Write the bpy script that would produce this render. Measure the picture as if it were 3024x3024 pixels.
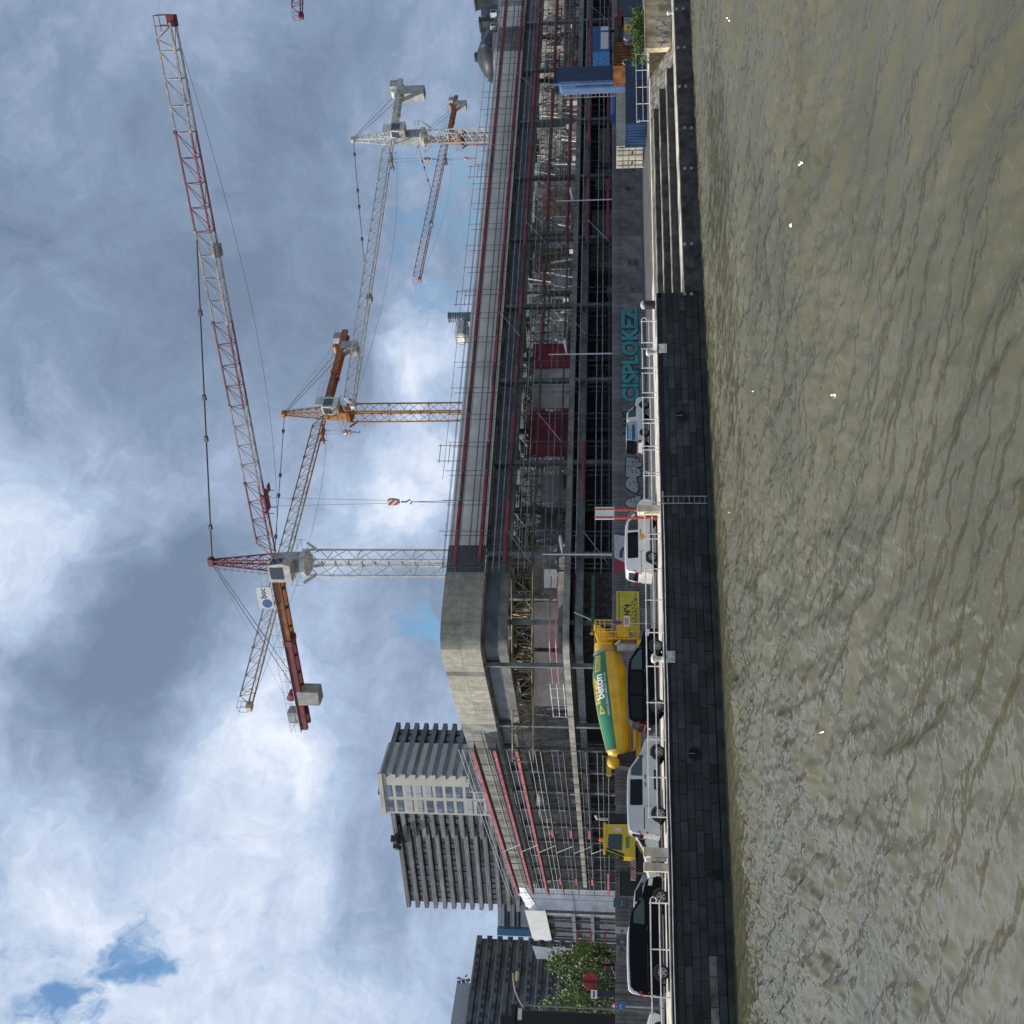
import bpy, bmesh, math, random
import numpy as np
from mathutils import Vector, Matrix

random.seed(7)
rng = np.random.default_rng(11)
for o in list(bpy.data.objects):
    bpy.data.objects.remove(o)
S = bpy.context.scene
COL = S.collection

# ------------------------------------------------------------------ camera
# The photograph lies on its side: "up" in the place is the left edge of the picture.
FPX, HOR, YAW, CZ = 3000.0, 1805.0, math.radians(24.5), 2.8
PIT = math.atan((HOR - 1512) / FPX)
FWD = np.array([math.sin(YAW) * math.cos(PIT), math.cos(YAW) * math.cos(PIT), math.sin(PIT)])
RGT = np.array([math.cos(YAW), -math.sin(YAW), 0.0])
UPV = np.cross(RGT, FWD)
CAM = np.array([0, 0, CZ])
cd = bpy.data.cameras.new('camera')
cd.sensor_fit = 'HORIZONTAL'
cd.sensor_width = 36.0
cd.lens = FPX / 3024 * 36.0
cd.clip_start = 0.1
cd.clip_end = 6000
cam = bpy.data.objects.new('camera', cd)
COL.objects.link(cam)
m = Matrix.Identity(4)
for i in range(3):
    m[i][0] = -UPV[i]
    m[i][1] = RGT[i]
    m[i][2] = -FWD[i]
    m[i][3] = CAM[i]
cam.matrix_world = m
S.camera = cam

# ------------------------------------------------------------------ light
SUN_AZ, SUN_EL = math.radians(153), math.radians(50)
SUND = Vector((math.cos(SUN_AZ) * math.cos(SUN_EL), math.sin(SUN_AZ) * math.cos(SUN_EL), math.sin(SUN_EL)))
sl = bpy.data.lights.new('sun', 'SUN')
sl.energy = 4.0
sl.angle = math.radians(0.6)
sl.color = (1.0, 0.93, 0.83)
so = bpy.data.objects.new('sun', sl)
so.rotation_euler = SUND.to_track_quat('Z', 'Y').to_euler()
so.location = (-30, 60, 80)
COL.objects.link(so)
S.view_settings.view_transform = 'Standard'
S.view_settings.look = 'None'
S.view_settings.exposure = 0.2
S.view_settings.gamma = 1.0
S.view_settings.use_curve_mapping = False


def ray(x, y):
    return FWD * FPX + RGT * ((3024 - y) - 1512) - UPV * (x - 1512)


def atz(x, y, z):
    d = ray(x, y)
    return CAM + d * ((z - CZ) / d[2])


def aty(x, y, Y):
    d = ray(x, y)
    return CAM + d * (Y / d[1])


def atd(x, y, D):
    d = ray(x, y)
    return CAM + d * (D / (d @ FWD))


def atplane(x, y, P, n):
    d = ray(x, y)
    return CAM + d * (np.dot(np.array(P) - CAM, n) / np.dot(d, n))


# ------------------------------------------------------------------ sky
W = bpy.data.worlds.new('World')
S.world = W
W.use_nodes = True
nt = W.node_tree
nt.nodes.clear()


class NG:
    def __init__(s, t):
        s.t = t

    def n(s, ty, **kw):
        nd = s.t.nodes.new(ty)
        for k, v in kw.items():
            if k.startswith('i_'):
                nd.inputs[k[2:]].default_value = v
            else:
                setattr(nd, k, v)
        return nd

    def l(s, a, b):
        s.t.links.new(a, b)

    def math(s, op, a, b=None, clamp=False):
        nd = s.n('ShaderNodeMath', operation=op, use_clamp=clamp)
        for i, v in enumerate((a, b)):
            if v is None:
                continue
            if isinstance(v, (int, float)):
                nd.inputs[i].default_value = v
            else:
                s.l(v, nd.inputs[i])
        return nd.outputs[0]

    def vmath(s, op, a, b=None):
        nd = s.n('ShaderNodeVectorMath', operation=op)
        for i, v in enumerate((a, b)):
            if v is None:
                continue
            if isinstance(v, (tuple, list, Vector)):
                nd.inputs[i].default_value = v
            else:
                s.l(v, nd.inputs[i])
        return nd

    def smooth(s, v, a, b, lo=0.0, hi=1.0):
        nd = s.n('ShaderNodeMapRange', interpolation_type='SMOOTHSTEP')
        s.l(v, nd.inputs['Value'])
        nd.inputs['From Min'].default_value = a
        nd.inputs['From Max'].default_value = b
        nd.inputs['To Min'].default_value = lo
        nd.inputs['To Max'].default_value = hi
        return nd.outputs[0]

    def mix(s, f, a, b):
        nd = s.n('ShaderNodeMix', data_type='RGBA')
        for k, v in ((0, f), (6, a), (7, b)):
            if isinstance(v, (int, float)):
                nd.inputs[k].default_value = v
            elif isinstance(v, (tuple, list)):
                nd.inputs[k].default_value = tuple(v) + ((1,) if len(v) == 3 else ())
            else:
                s.l(v, nd.inputs[k])
        return nd.outputs[2]

    def noise(s, vec, scale, detail=5, rough=.55, dist=0.0, off=None):
        nd = s.n('ShaderNodeTexNoise')
        nd.inputs['Scale'].default_value = scale
        nd.inputs['Detail'].default_value = detail
        nd.inputs['Roughness'].default_value = rough
        nd.inputs['Distortion'].default_value = dist
        if off is not None:
            vec = s.vmath('ADD', vec, off).outputs[0]
        s.l(vec, nd.inputs['Vector'])
        return nd.outputs[0]


g = NG(nt)
SKYK = 0.097
tc = g.n('ShaderNodeTexCoord')
dirv = g.vmath('NORMALIZE', tc.outputs['Generated']).outputs[0]
sep = g.n('ShaderNodeSeparateXYZ')
g.l(dirv, sep.inputs[0])
dz = g.math('ADD', g.math('MAXIMUM', sep.outputs['Z'], 0.0), 0.16)
comb = g.n('ShaderNodeCombineXYZ')
g.l(g.math('DIVIDE', sep.outputs['X'], dz), comb.inputs[0])
g.l(g.math('DIVIDE', sep.outputs['Y'], dz), comb.inputs[1])
pv = comb.outputs[0]


wn = g.n('ShaderNodeTexNoise')
wn.inputs['Scale'].default_value = 5.0
wn.inputs['Detail'].default_value = 5.0
wn.inputs['Roughness'].default_value = .6
g.l(dirv, wn.inputs['Vector'])
wv_ = g.vmath('SCALE', g.vmath('SUBTRACT', wn.outputs['Color'], (.5, .5, .5)).outputs[0])
wv_.inputs['Scale'].default_value = .20
dirw = g.vmath('NORMALIZE', g.vmath('ADD', dirv, wv_.outputs[0]).outputs[0]).outputs[0]


def blob_sum(items):
    tot = None
    for (x, y, rad, w) in items:
        c = ray(x, y)
        c = c / np.linalg.norm(c)
        dd = g.vmath('DOT_PRODUCT', dirw, tuple(float(q) for q in c)).outputs['Value']
        v = g.smooth(dd, math.cos(math.radians(rad)), 1.0, 0.0, w)
        tot = v if tot is None else g.math('ADD', tot, v)
    return tot


# brightness of the cloud deck: broad light and grey masses, then billows of several sizes
light = blob_sum([(850, 1400, 48, -.20), (130, 1480, 8, .30), (60, 1750, 7, .12), (620, 2400, 11, .16), (250, 2600, 12, .10), (900, 2780, 11, .20), (40, 2950, 9, .22),  # first wide blob dims only the framed sky, offsetting the raised base
                  (1110, 1400, 4.5, .30), (1255, 1490, 5.0, .34), (1255, 1010, 4.6, .34), (1180, 1120, 4, .22), (1090, 1560, 3.5, .2),
                  (700, 1300, 7, .10), (950, 1950, 8, .18), (420, 380, 9, .14), (1320, 1230, 4, .26), (1330, 2300, 6, .16), (760, 2150, 6, .16),
                  (250, 800, 15, -.18), (420, 1000, 10, -.08), (330, 2080, 6, -.36), (520, 1830, 8, -.34), (480, 560, 8, -.08), (1000, 300, 6, -.16),
                  (1150, 2500, 7, -.16), (700, 120, 7, -.10), (950, 1050, 5, -.10), (650, 2800, 4, -.1)])
n1 = g.noise(pv, 1.1, 7, .58, .12, (3.1, 7.7, 0))
n2 = g.noise(pv, 3.6, 8, .64, .12, (1.3, 2.2, 5))
n3 = g.noise(dirw, 8.0, 9, .66, .1, (0.3, 4.2, 1))
n4 = g.noise(dirw, 24.0, 8, .70, .0, (5.3, 1.2, 3))
tex = g.math('ADD', g.math('ADD', g.math('MULTIPLY', g.math('SUBTRACT', n1, .5), .72), g.math('MULTIPLY', g.math('SUBTRACT', n2, .5), .36)),
             g.math('ADD', g.math('MULTIPLY', g.math('SUBTRACT', n3, .5), 1.05), g.math('MULTIPLY', g.math('SUBTRACT', n4, .5), .50)))
sund = g.vmath('DOT_PRODUCT', dirv, tuple(SUND)).outputs['Value']
glow = g.smooth(sund, math.cos(math.radians(85)), math.cos(math.radians(12)), 0.0, .50)
val = g.math('ADD', g.math('ADD', g.math('ADD', tex, light), glow), .50)  # base raised so the unseen sky brightens shaded faces
ramp = g.n('ShaderNodeValToRGB')
g.l(g.math('MULTIPLY', val, .70), ramp.inputs[0])
cr = ramp.color_ramp
cr.elements[0].position = 0.0
cr.elements[0].color = (.165, .222, .325, 1)
cr.elements[1].position = 1.0
cr.elements[1].color = (1.08, 1.09, 1.12, 1)
for p, c in ((.18, (.215, .285, .405)), (.34, (.30, .38, .525)), (.50, (.40, .50, .67)), (.65, (.57, .65, .79)), (.80, (.78, .83, .92))):
    e = cr.elements.new(p)
    e.color = c + (1,)
# gaps where the blue shows
hole = blob_sum([(400, 2770, 2.5, .36), (235, 2980, 2.2, .46), (1283, 1894, 1.7, .46), (300, 2650, 2.2, .16), (480, 2830, 2.0, .16),
                 (1330, 150, 8.5, .16), (1250, 330, 6, .06), (1420, 620, 7, .16), (1250, 2700, 3.0, .16), (1190, 860, 4, .2), (1200, 1300, 3, .2)])
gap = g.smooth(g.math('ADD', hole, g.math('MULTIPLY', g.math('SUBTRACT', g.math('ADD', n3, n4), 1.0), -1.15)), .14, .60)
sky = g.n('ShaderNodeTexSky', sky_type='NISHITA', sun_disc=False, sun_elevation=SUN_EL, sun_rotation=math.radians(360 - 63),
          altitude=20, air_density=1.0, dust_density=1.2, ozone_density=1.5)
skc = g.vmath('MULTIPLY', sky.outputs[0], (.70, .98, 1.12)).outputs[0]
cl = g.vmath('SCALE', ramp.outputs[0])
cl.inputs['Scale'].default_value = 1.0 / SKYK
allc = g.mix(gap, cl.outputs[0], skc)
bg = g.n('ShaderNodeBackground')
bg.inputs['Strength'].default_value = SKYK
g.l(allc, bg.inputs[0])
wo = g.n('ShaderNodeOutputWorld')
g.l(bg.outputs[0], wo.inputs[0])

# ------------------------------------------------------------------ materials
MATS = {}


def mat(name, col, rough=.6, metal=0.0, var=.12, scale=3.0, bump=0.0, bscale=None, spec=.5, trans=0.0, coat=0.0, stretch=(1, 1, 1),
        col2=None, streak=0.0, emit=None):
    if name in MATS:
        return MATS[name]
    mt = bpy.data.materials.new(name)
    mt.use_nodes = True
    t = mt.node_tree
    t.nodes.clear()
    G = NG(t)
    out = G.n('ShaderNodeOutputMaterial')
    b = G.n('ShaderNodeBsdfPrincipled')
    G.l(b.outputs[0], out.inputs[0])
    b.inputs['Roughness'].default_value = rough
    b.inputs['Metallic'].default_value = metal
    b.inputs['Specular IOR Level'].default_value = spec
    b.inputs['Transmission Weight'].default_value = trans
    b.inputs['Coat Weight'].default_value = coat
    tcn = G.n('ShaderNodeTexCoord')
    mp = G.n('ShaderNodeMapping')
    mp.inputs['Scale'].default_value = stretch
    G.l(tcn.outputs['Object'], mp.inputs[0])
    v = mp.outputs[0]
    base = tuple(col) + (1,)
    oi = G.n('ShaderNodeObjectInfo')
    if var > 0:
        a = G.noise(v, scale, 6, .6)
        c2 = col2 if col2 else tuple(max(0, c * (1 - 2.2 * var)) for c in col)
        c3 = tuple(min(1, c * (1 + 1.2 * var)) for c in col)
        f = G.smooth(a, .32, .68)
        cc = G.mix(f, c2, c3)
        bb = G.noise(v, scale * 7.3, 4, .65)
        cc = G.mix(G.math('MULTIPLY', G.smooth(bb, .45, .75), min(.6, var * 2)), cc, tuple(c * .6 for c in col))
        if streak > 0:
            ms = G.n('ShaderNodeMapping')
            ms.inputs['Scale'].default_value = (1.0, 1.0, .06)
            G.l(tcn.outputs['Object'], ms.inputs[0])
            sn = G.noise(ms.outputs[0], 2.6, 5, .7)
            cc = G.mix(G.math('MULTIPLY', G.smooth(sn, .48, .72), streak), cc, tuple(c * .35 for c in col))
        # slight difference from piece to piece
        hv = G.n('ShaderNodeHueSaturation')
        G.l(cc, hv.inputs['Color'])
        G.l(G.smooth(oi.outputs['Random'], 0, 1, 1 - var * .9, 1 + var * .9), hv.inputs['Value'])
        G.l(hv.outputs[0], b.inputs['Base Color'])
        G.l(G.math('ADD', G.math('MULTIPLY', G.math('SUBTRACT', bb, .5), .25), rough, True), b.inputs['Roughness'])
    else:
        b.inputs['Base Color'].default_value = base
    if bump > 0:
        bs = G.noise(v, bscale or scale * 6, 5, .6)
        bn = G.n('ShaderNodeBump')
        bn.inputs['Strength'].default_value = bump
        bn.inputs['Distance'].default_value = .02
        G.l(bs, bn.inputs['Height'])
        G.l(bn.outputs[0], b.inputs['Normal'])
    if emit:
        b.inputs['Emission Color'].default_value = tuple(emit[:3]) + (1,)
        b.inputs['Emission Strength'].default_value = emit[3]
    MATS[name] = mt
    return mt


# ------------------------------------------------------------------ mesh helpers
class MB:
    def __init__(s, origin=(0, 0, 0)):
        s.v = []
        s.f = []
        s.o = np.array(origin, float)

    def add(s, vs, fs):
        k = len(s.v)
        s.v.extend([tuple(float(c) for c in p) for p in vs])
        s.f.extend([tuple(i + k for i in f) for f in fs])
        return s

    def box(s, x0, x1, y0, y1, z0, z1):
        return s.add([(x0, y0, z0), (x1, y0, z0), (x1, y1, z0), (x0, y1, z0), (x0, y0, z1), (x1, y0, z1), (x1, y1, z1), (x0, y1, z1)],
                     [(0, 3, 2, 1), (4, 5, 6, 7), (0, 1, 5, 4), (1, 2, 6, 5), (2, 3, 7, 6), (3, 0, 4, 7)])

    def hexa(s, p8):
        return s.add(p8, [(0, 3, 2, 1), (4, 5, 6, 7), (0, 1, 5, 4), (1, 2, 6, 5), (2, 3, 7, 6), (3, 0, 4, 7)])

    def beam(s, p, q, w, h=None, up=(0, 0, 1)):
        h = h or w
        p = np.array(p, float)
        q = np.array(q, float)
        d = q - p
        L = np.linalg.norm(d)
        if L < 1e-6:
            return s
        d /= L
        u = np.array(up, float)
        if abs(d @ u) > .98:
            u = np.array([1.0, 0, 0])
        a = np.cross(d, u)
        a /= np.linalg.norm(a)
        b = np.cross(a, d)
        a = a * w / 2
        b = b * h / 2
        return s.add([p - a - b, p + a - b, p + a + b, p - a + b, q - a - b, q + a - b, q + a + b, q - a + b],
                     [(0, 3, 2, 1), (4, 5, 6, 7), (0, 1, 5, 4), (1, 2, 6, 5), (2, 3, 7, 6), (3, 0, 4, 7)])

    def tube(s, p, q, r, n=6, r2=None):
        p = np.array(p, float)
        q = np.array(q, float)
        return s.path([p, q], r, n, r2)

    def path(s, pts, r, n=6, r2=None):
        pts = [np.array(p, float) for p in pts]
        k = len(s.v)
        m_ = len(pts)
        for i, p in enumerate(pts):
            d = pts[min(i + 1, m_ - 1)] - pts[max(i - 1, 0)]
            d = d / (np.linalg.norm(d) + 1e-9)
            u = np.array([0, 0, 1.0]) if abs(d[2]) < .9 else np.array([1.0, 0, 0])
            a = np.cross(d, u)
            a /= np.linalg.norm(a)
            b = np.cross(d, a)
            rr = r if r2 is None else r + (r2 - r) * i / (m_ - 1)
            for j in range(n):
                t = 2 * math.pi * j / n
                s.v.append(tuple(p + a * math.cos(t) * rr + b * math.sin(t) * rr))
        for i in range(m_ - 1):
            for j in range(n):
                a0 = k + i * n + j
                a1 = k + i * n + (j + 1) % n
                s.f.append((a0, a1, a1 + n, a0 + n))
        s.f.append(tuple(k + j for j in range(n))[::-1])
        s.f.append(tuple(k + (m_ - 1) * n + j for j in range(n)))
        return s

    def prism(s, poly, fn0, fn1):
        n = len(poly)
        vs = [fn0(*p) for p in poly] + [fn1(*p) for p in poly]
        fs = [tuple(range(n))[::-1], tuple(range(n, 2 * n))] + [(i, (i + 1) % n, n + (i + 1) % n, n + i) for i in range(n)]
        return s.add(vs, fs)

    def lathe(s, prof, org, axis, n=24, a0=0.0, a1=2 * math.pi, cap=True):
        org = np.array(org, float)
        ax = np.array(axis, float)
        ax /= np.linalg.norm(ax)
        u = np.array([0, 0, 1.0]) if abs(ax[2]) < .9 else np.array([1.0, 0, 0])
        a = np.cross(u, ax)
        a /= np.linalg.norm(a)
        b = np.cross(ax, a)
        full = abs(a1 - a0 - 2 * math.pi) < 1e-6
        m_ = n if full else n + 1
        k = len(s.v)
        for (t, r) in prof:
            for j in range(m_):
                th = a0 + (a1 - a0) * j / n
                s.v.append(tuple(org + ax * t + (a * math.cos(th) + b * math.sin(th)) * r))
        for i in range(len(prof) - 1):
            for j in range(n):
                j2 = (j + 1) % m_
                s.f.append((k + i * m_ + j, k + i * m_ + j2, k + (i + 1) * m_ + j2, k + (i + 1) * m_ + j))
        if cap and full:
            s.f.append(tuple(k + j for j in range(m_))[::-1])
            s.f.append(tuple(k + (len(prof) - 1) * m_ + j for j in range(m_)))
        return s

    def mesh(s, name, m_=None, smooth=False):
        me = bpy.data.meshes.new(name)
        vs = [(p[0] - s.o[0], p[1] - s.o[1], p[2] - s.o[2]) for p in s.v] if s.o.any() else s.v
        me.from_pydata(vs, [], s.f)
        bm = bmesh.new()
        bm.from_mesh(me)
        bmesh.ops.recalc_face_normals(bm, faces=bm.faces[:])
        bm.to_mesh(me)
        bm.free()
        if m_:
            me.materials.append(m_)
        if smooth:
            me.shade_smooth()
            me.set_sharp_from_angle(angle=math.radians(smooth if smooth is not True else 40))
        return me

    def build(s, name, m_=None, parent=None, smooth=False):
        o = bpy.data.objects.new(name, s.mesh(name, m_, smooth))
        COL.objects.link(o)
        if parent:
            o.parent = parent
        return o


def tag(o, label, cat, group=None):
    o['label'] = label
    o['category'] = cat
    if group:
        o['group'] = group
    return o


def struct(o):
    o['kind'] = 'structure'
    return o


def thing(name, label, cat, loc=(0, 0, 0), rz=0.0, group=None):
    o = bpy.data.objects.new(name, None)
    o.empty_display_size = .3
    COL.objects.link(o)
    o.location = loc
    o.rotation_euler = (0, 0, rz)
    return tag(o, label, cat, group)


def inst(me, name, parent=None, loc=(0, 0, 0), rot=(0, 0, 0), scale=None):
    o = bpy.data.objects.new(name, me)
    COL.objects.link(o)
    o.location = loc
    o.rotation_euler = rot
    if scale:
        o.scale = scale
    if parent:
        o.parent = parent
    return o


def text_mesh(txt, size, bold=0.0, space=1.0):
    cu = bpy.data.curves.new('t', 'FONT')
    cu.body = txt
    cu.size = size
    cu.offset = bold
    cu.space_character = space
    cu.resolution_u = 3
    ob = bpy.data.objects.new('t', cu)
    COL.objects.link(ob)
    dg = bpy.context.evaluated_depsgraph_get()
    me = ob.evaluated_get(dg).to_mesh()
    vs = [tuple(v.co) for v in me.vertices]
    fs = [tuple(p.vertices) for p in me.polygons]
    ob.evaluated_get(dg).to_mesh_clear()
    bpy.data.objects.remove(ob)
    bpy.data.curves.remove(cu)
    return vs, fs


def put_text(txt, name, m_, parent, fn, width, height, bold=0.0, origin=(0, 0, 0)):
    """letters scaled to width x height (metres) and mapped by fn(a, b)."""
    vs, fs = text_mesh(txt, 1.0, bold)
    if not vs:
        return None
    a = np.array(vs)
    lo, hi = a.min(0), a.max(0)
    a[:, 0] = (a[:, 0] - lo[0]) / (hi[0] - lo[0]) * width
    a[:, 1] = (a[:, 1] - lo[1]) / (hi[1] - lo[1]) * height
    mb = MB(origin)
    mb.add([fn(p[0], p[1]) for p in a], fs)
    return mb.build(name, m_, parent)
# ================================================================== water
WZ = -2.6


def make_water():
    xs = np.concatenate([[-500, -250, -120, -60, -30], np.arange(-5, 22, .055), np.arange(22, 67, .095), [85, 120, 200, 400, 700]])
    ys = np.concatenate([[-400, -150, -60, -20, -5, 4], np.arange(9, 24, .052), np.arange(24, 50.4, .085)])
    Xg, Yg = np.meshgrid(xs, ys)
    h = np.zeros_like(Xg)
    main = math.radians(17)
    for i in range(120):
        wl = .19 * (14 ** rng.random())
        th = main + rng.normal(0, .60 if wl < 1.0 else .32)
        k = 2 * math.pi / wl
        ph = rng.random() * 6.28
        am = .0108 * wl ** .90
        arg = k * (Xg * math.cos(th) + Yg * math.sin(th)) + ph
        h += am * (np.exp(np.sin(arg) - 1) * 1.6 - .7)
    # gusts: patches of rougher and calmer water
    q = np.zeros_like(Xg)
    for i in range(10):
        wl = 9 + 22 * rng.random()
        th = rng.random() * 6.28
        q += np.sin(2 * math.pi / wl * (Xg * math.cos(th) * .45 + Yg * math.sin(th)) + rng.random() * 6.28)
    q = 1 / (1 + np.exp(-q * .8))
    h *= .40 + 1.15 * q
    # shelter right under the wall
    h *= np.clip((50.6 - Yg) / 4.0, .35, 1)
    far = (np.abs(Xg - 29) > 39) | (Yg < 8.5)
    h[far] = 0
    nv, nx = Xg.size, len(xs)
    co = np.empty((nv, 3))
    co[:, 0], co[:, 1], co[:, 2] = Xg.ravel(), Yg.ravel(), h.ravel() + WZ
    ii = (np.arange(len(ys) - 1)[:, None] * nx + np.arange(nx - 1)[None, :]).ravel()
    fa = np.stack([ii, ii + 1, ii + 1 + nx, ii + nx], 1)
    me = bpy.data.meshes.new('water')
    me.vertices.add(nv)
    me.vertices.foreach_set('co', co.ravel())
    me.loops.add(fa.size)
    me.loops.foreach_set('vertex_index', fa.ravel())
    me.polygons.add(len(fa))
    me.polygons.foreach_set('loop_start', np.arange(0, fa.size, 4))
    me.update(calc_edges=True)
    me.shade_smooth()
    mt = bpy.data.materials.new('canal_water')
    mt.use_nodes = True
    t = mt.node_tree
    G = NG(t)
    b = t.nodes['Principled BSDF']
    tcn = G.n('ShaderNodeTexCoord')
    mp = G.n('ShaderNodeMapping')
    mp.inputs['Rotation'].default_value = (0, 0, math.radians(12))
    mp.inputs['Scale'].default_value = (1.0, .8, 1)
    G.l(tcn.outputs['Object'], mp.inputs[0])
    v = mp.outputs[0]
    murk = G.noise(tcn.outputs['Object'], .12, 4, .6, .5)
    cc = G.mix(G.smooth(murk, .35, .65), (.080, .077, .046), (.108, .101, .062))
    G.l(cc, b.inputs['Base Color'])
    b.inputs['Roughness'].default_value = .035
    b.inputs['IOR'].default_value = 1.36
    r1 = G.noise(v, 5.5, 2, .5, .2)
    r2 = G.noise(v, 13, 2, .5, .2)
    hh = G.math('ADD', G.math('MULTIPLY', r1, 1.0), G.math('MULTIPLY', r2, .38))
    bn = G.n('ShaderNodeBump')
    bn.inputs['Strength'].default_value = .7
    bn.inputs['Distance'].default_value = .014
    G.l(hh, bn.inputs['Height'])
    G.l(bn.outputs[0], b.inputs['Normal'])
    me.materials.append(mt)
    o = bpy.data.objects.new('water', me)
    COL.objects.link(o)
    return struct(o)


make_water()

# ================================================================== ground
M_asph = mat('asphalt', (.085, .085, .09), .9, var=.2, scale=.6, bump=.3, bscale=60)
M_pave = mat('pale_paving', (.52, .49, .41), .85, var=.16, scale=.9, bump=.3, bscale=40)
M_cop = mat('coping_stone', (.50, .47, .40), .85, var=.2, scale=1.5, bump=.25, bscale=30)
M_step = mat('step_stone', (.44, .41, .34), .85, var=.22, scale=1.1, bump=.3, bscale=25)
M_cob = mat('cobbles', (.17, .16, .13), .9, var=.35, scale=2.5, bump=.8, bscale=7)

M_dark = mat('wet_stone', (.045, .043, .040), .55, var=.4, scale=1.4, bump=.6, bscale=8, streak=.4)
XE = 37.1                     # the high quay ends here, the seat steps begin
gm = MB()
gm.add([(-3000, 58, 0), (3000, 58, 0), (3000, 4000, 0), (-3000, 4000, 0)], [(0, 1, 2, 3)])
gm.add([(-3000, 56.2, 0), (-400, 56.2, 0), (-400, 58, 0), (-3000, 58, 0)], [(0, 1, 2, 3)])
struct(gm.build('street', M_asph))
pm = MB()
pm.box(-400, XE, 50.75, 58, -.4, .004)
pm.box(XE, 400, 55.0, 58, -.4, .004)
struct(pm.build('quay_pavement', M_pave))

# seat steps going down to the landing
M_tread = mat('worn_tread', (.30, .27, .21), .85, var=.3, scale=1.1, bump=.3, bscale=25)
st = thing('quay_steps', 'long stone seat steps descending to the low landing beside the water', 'steps', (XE, 52, 0))
XS1, XS2, XS3 = float(aty(1960, 201, 52)[0]), float(aty(1950, 261, 53)[0]), float(aty(1940, 319, 54)[0])
XW = float(aty(1950, 141, 52.3)[0])
lv = [-1.47, -.98, -.52, -.16]
ed = [50.0, 52.0, 53.0, 54.0, 54.96]
for i in range(4):
    x = XE
    xe = [110, XS1, XS2, XS3][i]
    while x < xe - .05:
        w = min(random.uniform(1.7, 2.3), xe - x)
        zt = lv[i] + random.uniform(-.006, .006)
        tr_ = MB((XE, 52, 0)).box(x + .006, x + w - .006, ed[i], ed[i + 1] + .1, zt - .055, zt).build('tread' if i else 'landing_slab', M_tread if i else M_step, st)
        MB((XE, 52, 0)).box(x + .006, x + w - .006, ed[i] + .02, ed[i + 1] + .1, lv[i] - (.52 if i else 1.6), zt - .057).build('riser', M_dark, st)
        x += w
# worn lower face of the landing with its fender bolts
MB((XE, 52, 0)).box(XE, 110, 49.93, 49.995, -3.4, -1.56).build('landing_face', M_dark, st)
M_bolt = mat('pale_bolt', (.35, .34, .31), .8)
for y in (720, 868, 497, 378, 255, 140, 26, 990):
    if y > 880:
        continue
    for x in ((2022, 2042) if y > 300 else (1998 + y * .035, 2016 + y * .035)):
        p = aty(x, y, 49.9)
        MB((XE, 52, 0)).box(p[0] - .09, p[0] + .09, 49.86, 49.94, p[2] - .09, p[2] + .09).build('fender_bolt', M_bolt, st)

bk = MB()
bk.add([(XS3 - .3, 55.0, .0), (XW, 55.0, .0), (XW, 52.0, -1.46), (XS1, 52.0, -1.46), (XS1, 52.9, -1.0), (XS2, 53.0, -.97), (XS2, 53.9, -.53), (XS3, 54.0, -.5), (XS3, 54.9, -.1)], [(0, 1, 2, 3, 4, 5, 6, 7, 8)])
bk.box(XS3 - .2, 110, 52.15, 54.9, -2.4, -1.50)
struct(bk.build('cobbled_bank', M_cob))

# graffiti wall right of the bank
M_gw = mat('sandy_concrete', (.58, .47, .29), .85, var=.25, scale=.8, bump=.4, bscale=14, streak=.3)
gw = thing('retaining_wall', 'sandy concrete retaining wall with faint graffiti below the green bush', 'wall', (58, 52.4, -1.47))
for i in range(14):
    x = XW + i * .62
    MB((58, 52.4, -1.47)).box(x + .012, x + .608, 52.3 + random.uniform(0, .02), 52.7, -1.47, .33).build('wall_panel', M_gw, gw)
MB((58, 52.4, -1.47)).box(XW, XW + 8.7, 52.25, 52.8, .332, .42).build('wall_cap', M_gw, gw)
M_grf = mat('violet_paint', (.22, .20, .34), .8, var=.2)


def scribble(mb, fn, a0, a1, b0, b1, n, w, seed):
    r = random.Random(seed)
    pts = [(a0 + (a1 - a0) * i / n + r.uniform(-.1, .1), b0 + (b1 - b0) * r.random()) for i in range(n + 1)]
    for p, q in zip(pts, pts[1:]):
        dx, dy = q[0] - p[0], q[1] - p[1]
        L = math.hypot(dx, dy) + 1e-6
        nx_, ny_ = -dy / L * w / 2, dx / L * w / 2
        mb.add([fn(p[0] + nx_, p[1] + ny_), fn(q[0] + nx_, q[1] + ny_), fn(q[0] - nx_, q[1] - ny_), fn(p[0] - nx_, p[1] - ny_)], [(0, 1, 2, 3)])


mb = MB((58, 52.4, -1.47))
scribble(mb, lambda a, b: (a, 52.292 - b * .002, b), XW + .3, XW + 2.8, -1.3, -.3, 24, .07, 3)
mb.build('painted_scrawl', M_grf, gw)
struct(MB().box(XW + .02, XW + 60, 52.72, 55.0, -2.2, .03).build('planting_bed', mat('bed_soil', (.10, .085, .055), .95, var=.3, scale=2, bump=.6)))

# ================================================================== quay wall
M_stone = [mat('quay_stone_a', (.033, .036, .040), .62, var=.34, scale=.45, bump=.7, bscale=10, streak=.55),
           mat('quay_stone_b', (.041, .044, .048), .66, var=.30, scale=.5, bump=.7, bscale=9, streak=.55),
           mat('quay_stone_c', (.026, .029, .032), .58, var=.36, scale=.6, bump=.7, bscale=11, streak=.55)]
M_stone_l = mat('quay_stone_pale', (.17, .165, .145), .75, var=.3, scale=1.5, bump=.6, bscale=9)
M_joint = mat('wall_backing', (.022, .024, .026), .9, var=.2)
M_alg = mat('wet_algae_stone', (.026, .034, .020), .35, var=.4, scale=1.2, bump=.5)
QO = (16, 50, 0)
qw = thing('quay_wall', 'dark wet stone block wall rising from the canal under the parked vans', 'wall', QO)
MB(QO).box(-400, XE - .02, 50.07, 50.7, -3.6, .0).build('wall_core', M_joint, qw)
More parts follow.
